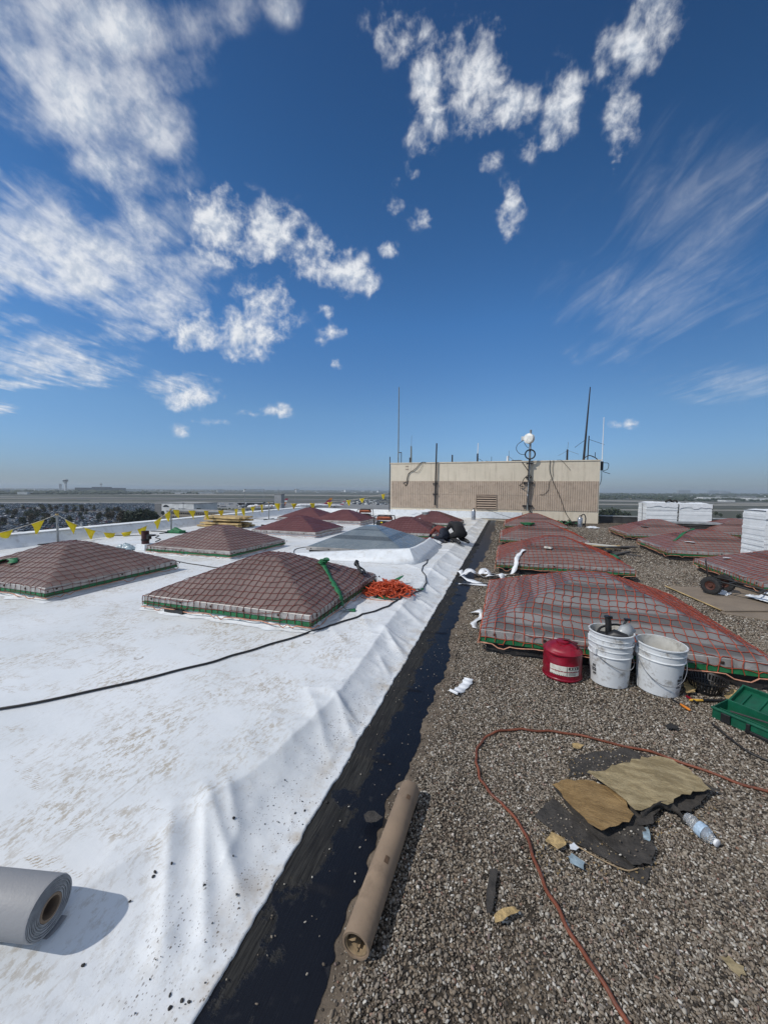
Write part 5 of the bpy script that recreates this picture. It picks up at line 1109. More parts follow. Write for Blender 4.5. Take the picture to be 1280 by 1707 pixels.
mb.box((Lt/2, Wt/2, .004), (Lt, Wt, .008)); mb.box((Lt/2, w/2, Ht/2+.004), (Lt-.001, w, Ht-.006)); mb.box((Lt/2, Wt-w/2, Ht/2+.004), (Lt-.001, w, Ht-.006)); mb.box((w/2, Wt/2, Ht/2+.004), (w, Wt-2*w-.001, Ht-.007)); mb.box((Lt-w/2, Wt/2, Ht/2+.004), (w, Wt-2*w-.001, Ht-.007))
mb.box((Lt/2, .06, .035), (Lt-.03, .004, .05)); mb.box((Lt*.45, .03, .035), (.004, .05, .05))
mb.build('tray', m_greencase, tx, bevel=.003)
mb = MB(); mb.box((Lt/2, -.004, Ht-.006), (Lt+.012, .012, .012)); mb.box((Lt/2, Wt+.004, Ht-.006), (Lt+.012, .012, .012)); mb.build('rim', m_greencase, tx, bevel=.003)
for xx in (.075, .185, .37, .56):
    mb = MB(); mb.box((xx, -.008, .034), (.05 if xx == .075 else .020, .016, .060)); mb.build('latch', m_black, tx, bevel=.004)
mb = MB(); mb.box((.28, -.006, .012), (.22, .014, .022)); mb.build('lower_trim', m_black, tx, bevel=.004)
mb = MB(); X = Matrix.Translation((0, Wt+.012, .02)) @ Matrix.Rotation(R(16), 4, 'X'); mb.box((Lt/2, .11, .018), (Lt, .22, .012), X=X); mb.box((Lt/2, .215, .035), (Lt, .012, .04), X=X); mb.box((.008, .11, .035), (.012, .22, .04), X=X)
for q in range(7): mb.box((.06+q*.085, .10, .030), (.012, .16, .014), X=X)
mb.build('lid', m_greencase, tx, bevel=.004)
for lab, pts, rr_, m_, nm in (('black drill body in the green toolbox', [(.30, .12, .05), (.40, .11, .07), (.46, .10, .06)], .028, m_black, 'drill'), ('grey tool in the green toolbox', [(.36, .13, .075), (.43, .10, .085)], .016, m_galv, 'hand_tool'),
                              ('yellow handled tool in the green toolbox', [(.43, .03, .062), (.60, .035, .066)], .010, m_yellow, 'hand_tool'), ('brown stick in the green toolbox', [(.06, .09, .05), (.26, .13, .062)], .006, m_darkwood, 'hand_tool')):
    mb = MB(); mb.tube(pts, rr_, 8); o = mb.build(nm, m_, smooth=50); o.matrix_world = Matrix.Translation((P0[0], P0[1], .006)) @ Matrix.Rotation(math.atan2(dirv[1], dirv[0]), 4, 'Z'); tag(o, lab, 'tool')
def handtool(name, label, pxa, pxb, grip_m, split, r=.009, tipm=None, rt_=.006, z=.02):
    a, b = Vector(at(*pxa, z)), Vector(at(*pxb, z)); c = a.lerp(b, split); t = thing(name, label, 'hand tool', (0, 0, 0))
    mb = MB(); mb.tube([a, a.lerp(c, .1), a.lerp(c, .6), c], [r*.7, r, r*1.05, r*.75], 10); mb.build('grip', grip_m, t, smooth=50)
    mb = MB(); mb.tube([c, b], rt_, 8); mb.build('shaft', tipm or m_blacksteel, t, smooth=50)
handtool('knife', 'yellow handled knife with black blade in front of the basket', (1149, 1167), (1212, 1168), m_yelgrip, .34, .0085, m_black, .010)
handtool('screwdriver', 'orange handled screwdriver pointing at the white bucket', (1150, 1184), (1118, 1164), m_orange, .5, .0085, m_black, .005)
handtool('pliers', 'red handled pliers between the bucket and the basket', (1143, 1160), (1162, 1172), m_redcan, .6, .008, m_black, .008)
mb = MB(); mb.tube(spline([at(x, y, .018) for x, y in ((1186,1206),(1205,1222),(1225,1238),(1250,1255),(1290,1272),(1340,1290))]), .006, 7); tag(mb.build('tool_cord', m_cable, smooth=60), 'black cord on the gravel in front of the green toolbox', 'cord')

# ------------------------------------------------------------------ fibreboard sheets and hand truck
def panel(label, pts, z, th, m, seed, name='board'):
    mb = MB(); A = sum(p[0]*q[1]-q[0]*p[1] for p, q in zip(pts, pts[1:]+pts[:1])); mb.prism(pts if A > 0 else pts[::-1], z, z+th); return tag(mb.build(name, m, bevel=.003), label, 'board')
panel('brown fibreboard sheet under the hand truck wheels', [(2.42, 6.80), (2.62, 5.62), (3.75, 6.02), (3.62, 7.10)], .022, .016, m_fiberboard, 0)
panel('lower brown fibreboard sheet, its edge showing beneath the top sheet', [(2.58, 5.58), (2.95, 5.45), (4.2, 5.75), (4.1, 6.6), (2.8, 6.3)], .004, .014, m_fiberboard, 1)
mb = MB(); mb.tube([(2.41, 6.82, .035), (2.50, 6.30, .033), (2.60, 5.66, .03)], .008, 6); tag(mb.build('wood_strip', m_wood), 'pale strip along the left edge of the fibreboard sheet', 'strip')
ht = thing('hand_truck', 'black hand truck with rubber tyred wheels lying on the fibreboard sheet', 'hand truck', (2.98, 6.60, .04), math.atan2(-.74, .67))
def wheel(y):
    w_ = thing('wheel', None, None, (0, y, .125)); w_.parent = ht; X = Matrix.Rotation(R(90), 4, 'X')
    mb = MB(); mb.lathe([(.066, -.028), (.095, -.034), (.118, -.026), (.125, -.010), (.125, .010), (.118, .026), (.095, .034), (.066, .028), (.066, -.028)], 28, X=X)
    for k in range(28):
        a = 2*math.pi*k/28; Q = Matrix.Rotation(a, 4, 'Y') @ Matrix.Translation((.125, 0, 0)); mb.box((0, 0, 0), (.006, .044, .012), X=Q)
    mb.build('tyre', m_rubber, w_, smooth=40)
    mb = MB(); mb.lathe([(.066, .02), (.06, .024), (.04, .012), (.028, .014), (.024, .03), (0, .03)], 24, X=X); mb.lathe([(0, -.03), (.024, -.03), (.028, -.014), (.04, -.012), (.06, -.024), (.066, -.02)], 24, X=X); mb.build('rim', m_wheelhub, w_, smooth=40)
wheel(-.185); wheel(.185)
mb = MB(); mb.tube([(0, -.20, .125), (0, .20, .125)], .010, 8); mb.build('axle', m_steel, ht)
mb = MB()
for s in (-1, 1): mb.tube(spline([(-.11, s*.12, .20), (.1, s*.12, .19), (.5, s*.12, .14), (1.1, s*.12, .06), (1.25, s*.10, .03)]), .013, 8)
for xx, zz_ in ((.16, .182), (.48, .143), (.8, .10)): mb.tube([(xx, -.12, zz_), (xx, .12, zz_)], .010, 8)
mb.tube([(0, -.12, .125), (-.05, -.12, .2)], .012, 6); mb.tube([(0, .12, .125), (-.05, .12, .2)], .012, 6); mb.build('frame', m_blacksteel, ht, smooth=60)
mb = MB(); X = Matrix.Translation((-.125, 0, .19)) @ Matrix.Rotation(R(24), 4, 'Z') @ Matrix.Rotation(R(-8), 4, 'Y'); mb.box((0, 0, .14), (.008, .36, .28), X=X); mb.build('nose_plate', m_blacksteel, ht, bevel=.006)
# white crumpled sheets under the truck handle
def crumple(name, label, cat, x, y, z, sx, sy, h, m, seed, rz=0, n=26):
    u = np.linspace(-.5, .5, n); A, B = np.meshgrid(u, u); X = A*sx+.06*sx*(fbm(A*5+3, B*5, seed, 3)-.5); Y = B*sy+.06*sy*(fbm(A*5, B*5+9, seed+1, 3)-.5)
    Z = h*(1-np.abs(2*fbm(A*3.2+7, B*3.2, seed+2, 4)-1))**2*np.clip(1.15-2*np.maximum(np.abs(A), np.abs(B)), 0.05, 1)
    o = grid_mesh(name, np.stack([X, Y, Z], -1).reshape(-1, 3), n, n, m, None, smooth=False); o.location = (x, y, z); o.rotation_euler = (0, 0, rz); s = o.modifiers.new('t', 'SOLIDIFY'); s.thickness = .004; return tag(o, label, cat)
crumple('tarp', 'white crumpled sheet under the hand truck handle', 'sheet', 3.62, 6.35, .045, .75, .45, .20, m_whitetar, 3, .4)
crumple('tarp', 'small white sheet fallen on the fibreboard between the truck wheels', 'sheet', 3.02, 6.58, .042, .24, .18, .05, m_whitetar, 5, .9)
mb = MB(); mb.tube(spline([(3.75, 6.55, .2), (3.9, 6.5, .25), (4.0, 6.3, .18), (3.9, 6.1, .1)]), .018, 6); tag(mb.build('strap_loop', m_rag, smooth=60), 'black strap loop lying on the white crumpled sheet', 'strap')

# ------------------------------------------------------------------ foam board stacks
def foam_stack(label, x, y, w, d, z0, h, seed, rz=0, board=.05, strap=True):
    t = thing('foam_stack', label, 'foam stack', (x, y, z0), rz, 'white wrapped foam board stacks'); r = np.random.default_rng(seed); n = max(4, int(h/board)); me = None
    for k in range(n):
        hh = h/n; mb = MB(); ox, oy = r.uniform(-.006, .006, 2); mb.box((w/2+ox, d/2+oy, hh*(k+.5)), (w-.02+r.uniform(-.012, .012), d-.02+r.uniform(-.012, .012), hh*.98)); o = mb.build('board', m_foam, t)
    n_ = 22; u = np.linspace(0, 1, n_); A, B = np.meshgrid(u, u); Z = h+.015+.07*np.clip(fbm(A*4+seed, B*4, seed, 4)-.35, 0, 1)*2*np.clip(6*np.minimum(np.minimum(A, 1-A), np.minimum(B, 1-B)), 0.05, 1)
    o = grid_mesh('wrap_film', np.stack([A*w, B*d, Z], -1).reshape(-1, 3), n_, n_, m_tape, t, smooth=False)
    # wrap hanging over the upper edge
    N = 40; q = np.linspace(0, 1, N); rows = []
    for lv in (0, 1): 
        rr = []
        for f in q: rr.append((f*w, -.004-.006*lv, h+.014-lv*(.10+.10*float(vnoise(np.array(f*9), np.array(seed*1.), 4)))))
        rows.append(rr)
    grid_mesh('wrap_edge', np.array(rows).reshape(-1, 3), N, 2, m_tape, t, smooth=False)
    if strap:
        mb = MB(); mb.box((-.012, d*.42, h*.5), (.006, .022, h)); mb.box((w-.004, -.010, h*.5), (.012, .006, h)); mb.build('strap', m_rag, t)
    return t
foam_stack('left bundle of the white wrapped foam boards beside the penthouse', 5.25, 17.0, 1.05, .95, .04, 1.02, 1)
foam_stack('right bundle of the white wrapped foam boards beside the penthouse', 6.33, 17.0, 1.05, .95, .04, 1.00, 2)
foam_stack('tall white foam board stack at the right frame edge', 4.62, 8.78, 1.2, .72, .02, 1.13, 3, strap=False)
mb = MB(); mb.tube(spline([(5.9, 17.1, 1.12), (6.05, 17.1, 1.20), (6.15, 17.2, 1.14), (6.25, 17.15, 1.18), (6.3, 17.1, 1.10)]), .035, 6); tag(mb.build('dark_bag', m_rag, smooth=60), 'dark bag lying on top of the left foam bundle', 'bag')
bp = thing('board_pile', 'pile of long dark weathered boards in front of the foam bundles', 'board pile', (5.35, 15.15, 0))
for k in range(6):
    mb = MB(); mb.box((1.25+.1*((k*37) % 5-2)/2, .2+.05*((k*23) % 3), .05+k*.08), (2.9, .55-.03*k, .055), rz=.02*((k*13) % 5-2)); mb.build('plank', m_darkwood if k < 5 else m_greycop, bp)
db = thing('board_pile', 'jumble of splintered yellow boards between the gravel side skylights', 'board pile', (2.35, 10.3, 0))
for k, (x, y, z, l, a, m_) in enumerate(((0, .3, .06, 1.0, .3, m_wood), (.1, .1, .12, .9, .1, m_darkwood), (.2, -.1, .04, 1.1, -.5, m_darkwood), (.05, .5, .10, .8, .0, m_wood), (.35, .0, .16, .8, .45, m_darkwood), (-.05, .15, .17, .7, -.1, m_label), (.3, -.25, .05, .6, .8, m_darkwood))):
    mb = MB(); X = Matrix.Translation((x, y, z)) @ Matrix.Rotation(a, 4, 'Z') @ Matrix.Rotation(.06*((k*7) % 3-1), 4, 'Y'); mb.box((0, 0, 0), (l, .10, .03), X=X); mb.build('plank', m_, db)
ribbon('tie_strap', 'green strap lying beside the jumble of boards', 'strap', [(2.15, 9.2, .05), (2.3, 9.5, .09), (2.4, 9.3, .05), (2.3, 9.1, .06)], .08, m_green)
# hose heap and cylinders at the penthouse
hh_ = thing('hose_heap', 'tangled heap of dark hoses and green straps at the penthouse foot', 'hose heap', (2.5, 17.6, 0)); r = np.random.default_rng(9); mb = MB(); mg = MB()
for k in range(26):
    cx, cy = r.uniform(-.5, .45), r.uniform(-.3, .3); rr = r.uniform(.10, .26); a0 = r.uniform(0, 6); pts = [(cx+rr*math.cos(a0+q*.6), cy+rr*.8*math.sin(a0+q*.6), abs(.05+.22*r.random()*(1-abs(cx)))) for q in range(9)]
    (mg if k % 6 == 0 else mb).tube(spline(pts, 4), .018, 5)
mb.build('hose', m_rag, hh_, smooth=60); mg.build('strap', m_green, hh_, smooth=60)
def cylinder(label, x, y, z, h, r_, m):
    t = thing('gas_cylinder', label, 'gas cylinder', (x, y, z), 0, 'gas cylinders near the penthouse'); mb = MB(); mb.lathe([(0, 0), (r_, .0), (r_, h*.74), (r_*.85, h*.82), (r_*.4, h*.88), (r_*.3, h*.92)], 20); mb.build('body', m, t, smooth=40)
    mb = MB(); mb.tube([(0, 0, h*.9), (0, 0, h)], r_*.3, 8); mb.box((.02, 0, h*.95), (r_*1.2, .03, .03)); mb.build('valve', m_blacksteel, t)
cylinder('shiny silver cylinder on the white roof by the penthouse wall', -1.42, 18.2, .10, .56, .10, m_steel)
c2_ = cylinder('dark topped cylinder beside the hose heap', 2.98, 17.2, 0, .50, .10, m_steel)
mb = MB(); mb.tube(spline([(2.98, 17.2, .46), (3.1, 17.15, .56), (3.17, 17.1, .4), (3.15, 17.1, .1), (3.2, 17.1, .02)]), .022, 6); tag(mb.build('gas_hose', m_cable, smooth=60), 'black hose arching over the dark topped cylinder', 'hose')
crumple('tarp', 'white rag lying right of the dark topped cylinder', 'rag', 3.42, 17.0, .02, .45, .3, .10, m_whitetar, 8, .2)
# yellow lumber pile
lp = thing('lumber_pile', 'pile of long yellow strips on the white roof near the parapet', 'lumber pile', (-9.15, 11.2, .1)); r = np.random.default_rng(3)
for k in range(16):
    lv = k//4; mb = MB(); mb.box((-.55+r.uniform(-.12, .12), -.3+.2*(k % 4)+r.uniform(-.03, .03), .05+lv*.095+(.03 if lv > 1 else 0)), (1.7+r.uniform(-.3, .2), .17, .06), rz=r.uniform(-.10, .10)); mb.build('plank', m_wood, lp)
scrap('small black cloth lying right of the lumber pile', -8.3, 11.6, .115, .35, .22, m_rag, cat='cloth', name='black_cloth', seed=9, th=.06)
# generators
def generator(label, x, y, rz):
    t = thing('generator', label, 'generator', (x, y, .1), rz, 'portable generators'); mb = MB(); W_, D_, H_ = .62, .50, .52
    for s in (-1, 1):
        mb.tube(spline([(-W_/2, s*D_/2, .02), (-W_/2, s*D_/2, .3), (-W_/2+.02, s*D_/2, H_-.03), (-W_/2+.06, s*D_/2, H_), (0, s*D_/2, H_), (W_/2-.06, s*D_/2, H_), (W_/2-.02, s*D_/2, H_-.03), (W_/2, s*D_/2, .3), (W_/2, s*D_/2, .02), (W_/2-.05, s*D_/2, .0), (0, s*D_/2, .02), (-W_/2+.05, s*D_/2, .0)], 4), .016, 8)
    for sx in (-1, 1): mb.tube([(sx*W_/2, -D_/2, .25), (sx*W_/2, D_/2, .25)], .014, 6); mb.tube([(sx*(W_/2-.1), -D_/2, H_), (sx*(W_/2-.1), D_/2, H_)], .012, 6)
    mb.build('frame', m_genblack, t, smooth=60)
    mb = MB(); mb.box((0, 0, H_-.075), (W_-.12, D_-.10, .13), taper=.9); mb.build('fuel_tank', m_genorange, t, bevel=.03)
    mb = MB(); mb.lathe([(.04, 0), (.04, .025), (0, .027)], 14, X=Matrix.Translation((.05, 0, H_-.012))); mb.build('fuel_cap', m_black, t)
    mb = MB(); mb.box((-.12, 0, .20), (.26, .34, .26)); mb.box((-.13, -.2, .24), (.16, .06, .14)); mb.tube([(-.27, 0, .2), (-.20, 0, .2)], .12, 14); mb.build('engine', m_genblack, t, bevel=.015)
    mb = MB(); mb.tube([(.02, .02, .19), (.25, .02, .19)], .12, 16); mb.build('alternator', m_galv, t, smooth=40)
    mb = MB(); mb.box((.08, -D_/2+.02, .27), (.34, .03, .17)); mb.build('control_panel', m_black, t)
    for k in range(3):
        mb = MB(); mb.box((-.02+k*.09, -D_/2+.003, .25), (.05, .008, .05)); mb.build('socket', m_label if k == 1 else m_galv, t)
    mb = MB(); mb.box((-.05, -D_/2+.003, .31), (.07, .006, .04)); mb.build('yellow_sticker', m_yellow, t)
generator('front generator with orange tank beside the bare skylight', at(641, 885, .1)[0], at(641, 885, .1)[1], .08)
generator('rear generator with orange tank behind the front one', -5.95, 15.6, .1)
crumple('tarp', 'white cloth lump on the roof right of the front generator', 'cloth', -3.0, 13.3, .11, .5, .4, .42, m_whitetar, 12)
foam_stack('small white carton stack at the penthouse corner behind the generators', -4.6, 18.3, 1.1, .5, .1, .36, 7, strap=False)
mb = MB(); mb.tube([(-3.0, 14.6, .1), (-3.0, 14.6, .62)], [.16, .15], 14); tag(mb.build('drum', m_galv, smooth=40), 'grey drum standing behind the skylight with the workers', 'drum')
# vent pipe with plastic bag
vp = thing('vent_pipe', 'dark maroon vent pipe on a white base near the parapet', 'vent pipe', (-7.72, 6.3, .1))
mb = MB(); mb.box((0, 0, .07), (.30, .30, .14), taper=.85); mb.build('base', m_whiteflash, vp, bevel=.015)
mb = MB(); mb.lathe([(.078, .12), (.078, .43), (.066, .43), (.066, .3), (0, .3)], 20); mb.build('pipe', m_maroonpipe, vp, smooth=40)
mb = MB(); mb.lathe([(.083, .21), (.086, .22), (.086, .24), (.083, .25)], 20); mb.build('clamp', m_blacksteel, vp); mb = MB(); mb.box((.17, 0, .34), (.16, .10, .035), rz=.2); mb.box((.10, 0, .30), (.08, .08, .10)); mb.build('side_valve', m_black, vp)
crumple('plastic_bag', 'clear greenish plastic bag beside the vent pipe', 'plastic bag', -8.15, 6.15, .105, .55, .4, .16, m_sack, 14)
# ------------------------------------------------------------------ warning line: flag posts, string, pennants
def flag_post(label, x, y, top, green):
    t = thing('flag_post', label, 'flag post', (x, y, .1), 0, 'flag posts along the parapet'); mb = MB(); mb.tube([(0, 0, .02), (0, 0, top-.1)], .024, 8); mb.build('pole', m_galv, t, smooth=60)
    mb = MB(); mb.tube([(0, 0, top-.14), (.0, 0, top-.10)], .034, 8); mb.build('collar', m_wood, t)
    mb = MB(); mb.box((0, 0, .012), (1.5, .05, .024), rz=.1); mb.box((0, 0, .013), (.05, .9, .026), rz=.1); mb.build('foot_bar', m_blacksteel, t)
    if green: mb = MB(); mb.tube([(.05, -.05, .02), (.30, -.12, .10), (.55, -.10, .03)], [.06, .10, .07], 8); mb.box((.32, -.1, .05), (.5, .26, .08)); mb.build('green_weight', m_green, t, bevel=.02)
    mb = MB(); mb.tube([(.03, 0, top-.35), (.06, 0, top-.42), (.05, 0, top-.48)], .006, 5); mb.build('hook', m_steel, t)
flag_post('grey flag post behind the leftmost brown skylight', -10.69, 6.33, .84, False)
flag_post('grey flag post with green weight bag at its foot', -10.05, 9.10, .85, True)
flag_post('small grey flag post beyond the lumber pile', -10.3, 14.6, .90, False)
def pennant_line(label, a, b, sag, ts, seed):
    a, b = np.array(a), np.array(b); t = thing('pennant_line', label, 'pennant line', (0, 0, 0), 0, 'yellow pennant lines'); r = np.random.default_rng(seed)
    P = lambda f: a+(b-a)*f-np.array([0, 0, sag*4*f*(1-f)])
    mb = MB(); mb.tube([P(f) for f in np.linspace(0, 1, 40)], .007, 5); mb.build('string', m_string, t, smooth=60)
    for f in ts:
        p = P(f); d = P(f+.02)-P(f-.02); d /= np.linalg.norm(d); w = .13; h = .33*r.uniform(.8, 1.05); out = np.array([-d[1], d[0], 0])*r.uniform(-.10, .10)+d*r.uniform(-.06, .06); n = 5; mb = MB(); vs = []
        for i in range(n+1):
            g = i/n; hw = w*(1-g)+.012
            for s in (-1, 0, 1): q = p+d*hw*s+np.array([0, 0, -h*g])+out*g*g+np.array([-d[1], d[0], 0])*(.02*math.sin(g*4+s*1.4+f*20)); q[2] = max(q[2], .115); vs.append(q)
        mb.add(vs, [(3*i+j, 3*i+j+1, 3*i+j+4, 3*i+j+3) for i in range(n) for j in (0, 1)]); o = mb.build('pennant', m_yellow, t, smooth=60); sm = o.modifiers.new('t', 'SOLIDIFY'); sm.thickness = .002
pennant_line('yellow pennant line climbing from the left edge to the first flag post', (-11.2, 2.6, .78), (-10.69, 6.33, .82), .42, (.2, .36, .58, .74, .90), 1)
pennant_line('yellow pennant line sagging to the roof between the first and second flag post', (-10.69, 6.33, .82), (-10.05, 9.10, .83), .60, (.10, .24, .40, .55, .70, .86, .97), 2)
pennant_line('yellow pennant line running from the second flag post past the lumber pile', (-10.05, 9.10, .83), (-10.3, 14.6, .86), .16, (.04, .16, .28, .42, .58, .66, .78, .9), 3)
pennant_line('farthest yellow pennant line ending at the penthouse corner', (-10.3, 14.6, .86), (-6.1, 19.7, 1.35), .22, (.06, .18, .32, .46, .62, .74, .94), 4)

# ------------------------------------------------------------------ people
def person(label, loc, rz, pts, edges, radii, matf, extra=None):
    t = thing('person', label, 'person', loc, rz); me = bpy.data.meshes.new('body'); me.from_pydata(pts, edges, []); o = bpy.data.objects.new('body', me); COL.objects.link(o)
    s = o.modifiers.new('skin', 'SKIN'); sv = me.skin_vertices[0].data
    for i, r_ in enumerate(radii): sv[i].radius = (r_, r_)
    sv[0].use_root = True; sub = o.modifiers.new('sub', 'SUBSURF'); sub.levels = 1; sub.render_levels = 1
    bpy.context.view_layer.update(); dg = bpy.context.evaluated_depsgraph_get(); m2 = bpy.data.meshes.new_from_object(o.evaluated_get(dg)); o.modifiers.clear(); o.data = m2
    mats_ = [m_clothes, m_jeans, m_skin, m_redshirt, m_black]
    m2.materials.clear(); [m2.materials.append(q) for q in mats_]
    for p in m2.polygons: p.material_index = matf(p.center); p.use_smooth = True
    o.parent = t; return t
def folded(top):
    pts = [(0,0,.26),(.13,0,.36),(.27,0,.43),(.36,0,.43),(.44,0,.42),(.53,0,.38),(.57,0,.34)]; edges = [(i, i+1) for i in range(6)]; rad = [.15,.145,.15,.11,.055,.085,.07]
    for s in (1, -1):
        b = len(pts); pts += [(.04,s*.11,.22),(.22,s*.15,.16),(.36,s*.15,.09),(.15,s*.14,.075),(-.05,s*.13,.07),(-.14,s*.13,.045),(-.17,s*.14,.02)]; edges += [(0,b),(b,b+1),(b+1,b+2),(b+2,b+3),(b+3,b+4),(b+4,b+5),(b+5,b+6)]; rad += [.105,.09,.068,.062,.05,.045,.036]
        b = len(pts); pts += [(.33,s*.17,.41),(.43,s*.22,.26),(.52,s*.20,.13),(.58,s*.17,.06)]; edges += [(2,b),(b,b+1),(b+1,b+2),(b+2,b+3)]; rad += [.065,.05,.04,.032]
        h = b+3
        for k in range(4):
            c = len(pts); dy = (k-1.5)*.020; L = (.07,.08,.075,.06)[k]; pts += [(.615,s*.17+dy,.045),(.615+L*.6,s*.17+dy*1.2,.03),(.615+L,s*.17+dy*1.2,.015)]; edges += [(h,c),(c,c+1),(c+1,c+2)]; rad += [.011,.009,.008]
        c = len(pts); pts += [(.59,s*.135,.04),(.62,s*.115,.022)]; edges += [(h,c),(c,c+1)]; rad += [.012,.009]
    return pts, edges, rad
pts, edges, rad = folded(0)
def mf1(c):
    if c.x > .47 and abs(c.y) < .1 and c.z > .28: return 2
    if c.x > .55 and c.z < .12: return 2
    if c.x < -.07 and c.z < .10: return 4
    return 0
p1 = person('person in black clothes crouched on the white roof, bent toward the skylight corner', (-1.08, 9.95, .10), math.atan2(.80, -.60), [(x, y, z*1.12) for x, y, z in pts], edges, rad, mf1)
def mf2(c):
    if c.x > .47 and abs(c.y) < .1 and c.z > .28: return 2
    if c.x > .55 and c.z < .12: return 2
    if c.x < -.07 and c.z < .10: return 4
    return 1 if c.x < .12 or c.z < .2 else 3
p2 = person('person in dark trousers and rust shirt crouched low at the skylight corner', (-1.47, 9.92, .10), math.atan2(.62, -.78), [(x*.9, y*.9, z*.85) for x, y, z in pts], edges, [q*.88 for q in rad], mf2)
for pp, sc_ in ((p1, 1.0), (p2, .88)):
    mb = MB(); X = Matrix.Translation((.535*sc_, 0, (.405*1.12 if sc_ == 1 else .36))) @ Matrix.Rotation(R(35), 4, 'Y'); mb.lathe([(.098*sc_, -.02), (.094*sc_, .03), (.07*sc_, .075), (.03*sc_, .095), (0, .098)], 14, X=X); mb.build('hair', m_hair, pp, smooth=60)
    mb = MB(); mb.tube([(.60*sc_, 0, .345*sc_), (.635*sc_, 0, .325*sc_)], [.016, .011], 6); mb.build('nose', m_skin, pp, smooth=60)
    mb = MB()
    for s in (-1, 1): mb.tube([(.53*sc_, s*.082*sc_, .36*sc_), (.525*sc_, s*.10*sc_, .375*sc_)], .018, 6)
    mb.build('ears', m_skin, pp, smooth=60)
scrap('red and white plastic scrap on the roof beside the crouched workers', -1.95, 9.98, .115, .36, .22, m_redcan, .3, seed=12, th=.10)
crumple('tarp', 'white crumpled sheet at the feet of the crouched workers', 'sheet', -1.85, 9.75, .105, .6, .35, .12, m_whitetar, 13)

# ------------------------------------------------------------------ far buildings
def ground_at(px, py): p = at(px, py, GZ); return p
def facing(px):
    d = ray(px, 853); return math.atan2(d[1], d[0])-math.pi/2
def block(name, label, px0, px1, pybase, pytop, depth, m, cat='building', roofm=None, band_=None, windows=None, group=None, turn=-.38):
    a, b = ground_at(px0, pybase), ground_at(px1, pybase); c = (a+b)/2; w = np.hypot(*(b-a)[:2]); dist = (c-EYE) @ fw
    d = ray((px0+px1)/2, pytop); h = (EYE+d*(dist/(d @ fw)))[2]-GZ
    t = thing(name, label, cat, (c[0], c[1], GZ), math.atan2((b-a)[1], (b-a)[0])+turn, group)
    mb = MB(); mb.box((0, depth/2, h/2), (w, depth, h)); mb.build('wall', m, t)
    mb = MB(); mb.box((0, depth/2, h+.25), (w+.8, depth+.8, .5)); mb.build('roof', roofm or m_farroof, t)
    if band_: mb = MB(); mb.box((0, -.15, h*band_[0]), (w*.96, .3, h*band_[1])); mb.build('window_band', m_farglass, t)
    if windows:
        nx_, rows, hw, hh = windows; me = None
        for zf in rows:
            for k in range(nx_):
                if me is None: q = MB(); q.box((0, 0, 0), (hw, .3, hh)); me = q.mesh('window', m_farglass)
                o = bpy.data.objects.new('window', me); COL.objects.link(o); o.parent = t; o.location = (-w/2+w*(k+.5)/nx_, -.12, h*zf)
    return t, w, h
m_farwhite = paving('pale_cladding', (.62, .63, .62), .1); m_fargrey = paving('grey_cladding', (.28, .29, .30), .1); m_fardark = paving('dark_cladding', (.035, .045, .065), .1)
m_farbeige = paving('beige_brick', (.27, .235, .19), .2); m_farroof = paving('flat_roof', (.30, .30, .29), .1); m_farglass = mat('dark_glazing', (.015, .017, .02), .2); m_fartan = paving('tan_cladding', (.30, .27, .22), .1)
block('hotel', 'low beige building with two rows of dark windows behind the parapet', 259, 415, 880, 853.5, 22, m_farbeige, windows=(34, (.62, .88), 1.35, 1.15), roofm=m_farroof)
wb, w_, h_ = block('hangar', 'large white hangar with dark arched emblem behind the beige building', 262, 331, 860, 839.3, 38, m_farwhite)
mb = MB(); n = 10; mb.add([(-w_*.36+x, -.2, h_*.70) for x in np.linspace(-4.5, 4.5, n+1)]+[(-w_*.36+x, -.2, h_*.70+2.6*math.cos(x/4.6*1.5)) for x in np.linspace(-4.5, 4.5, n+1)], [(i, i+1, n+2+i, n+1+i) for i in range(n)]); mb.build('emblem', m_farglass, wb)
for xf, ww in ((-.05, 3), (-.0, 2.5), (.18, 3), (.26, 2), (.33, 3.4)):
    mb = MB(); mb.box((w_*(xf-.12), -.15, h_*.60), (ww, .3, .9)); mb.build('lettering_bar', m_fargrey, wb)
block('terminal', 'long dark airport terminal on the horizon left of centre', 128, 207, 819.6, 813.2, 120, m_fardark, roofm=m_fardark)
block('terminal_annex', 'higher dark middle block of the distant airport terminal', 155, 186, 819.5, 811.9, 80, m_fardark, roofm=m_fardark)
block('office_slab', 'small pale office block left of the control tower', 99.5, 104, 819, 806.5, 30, m_farwhite)
block('terminal_wing', 'pale low terminal wing right of the dark terminal', 207, 235, 819.4, 815.3, 60, m_farwhite)
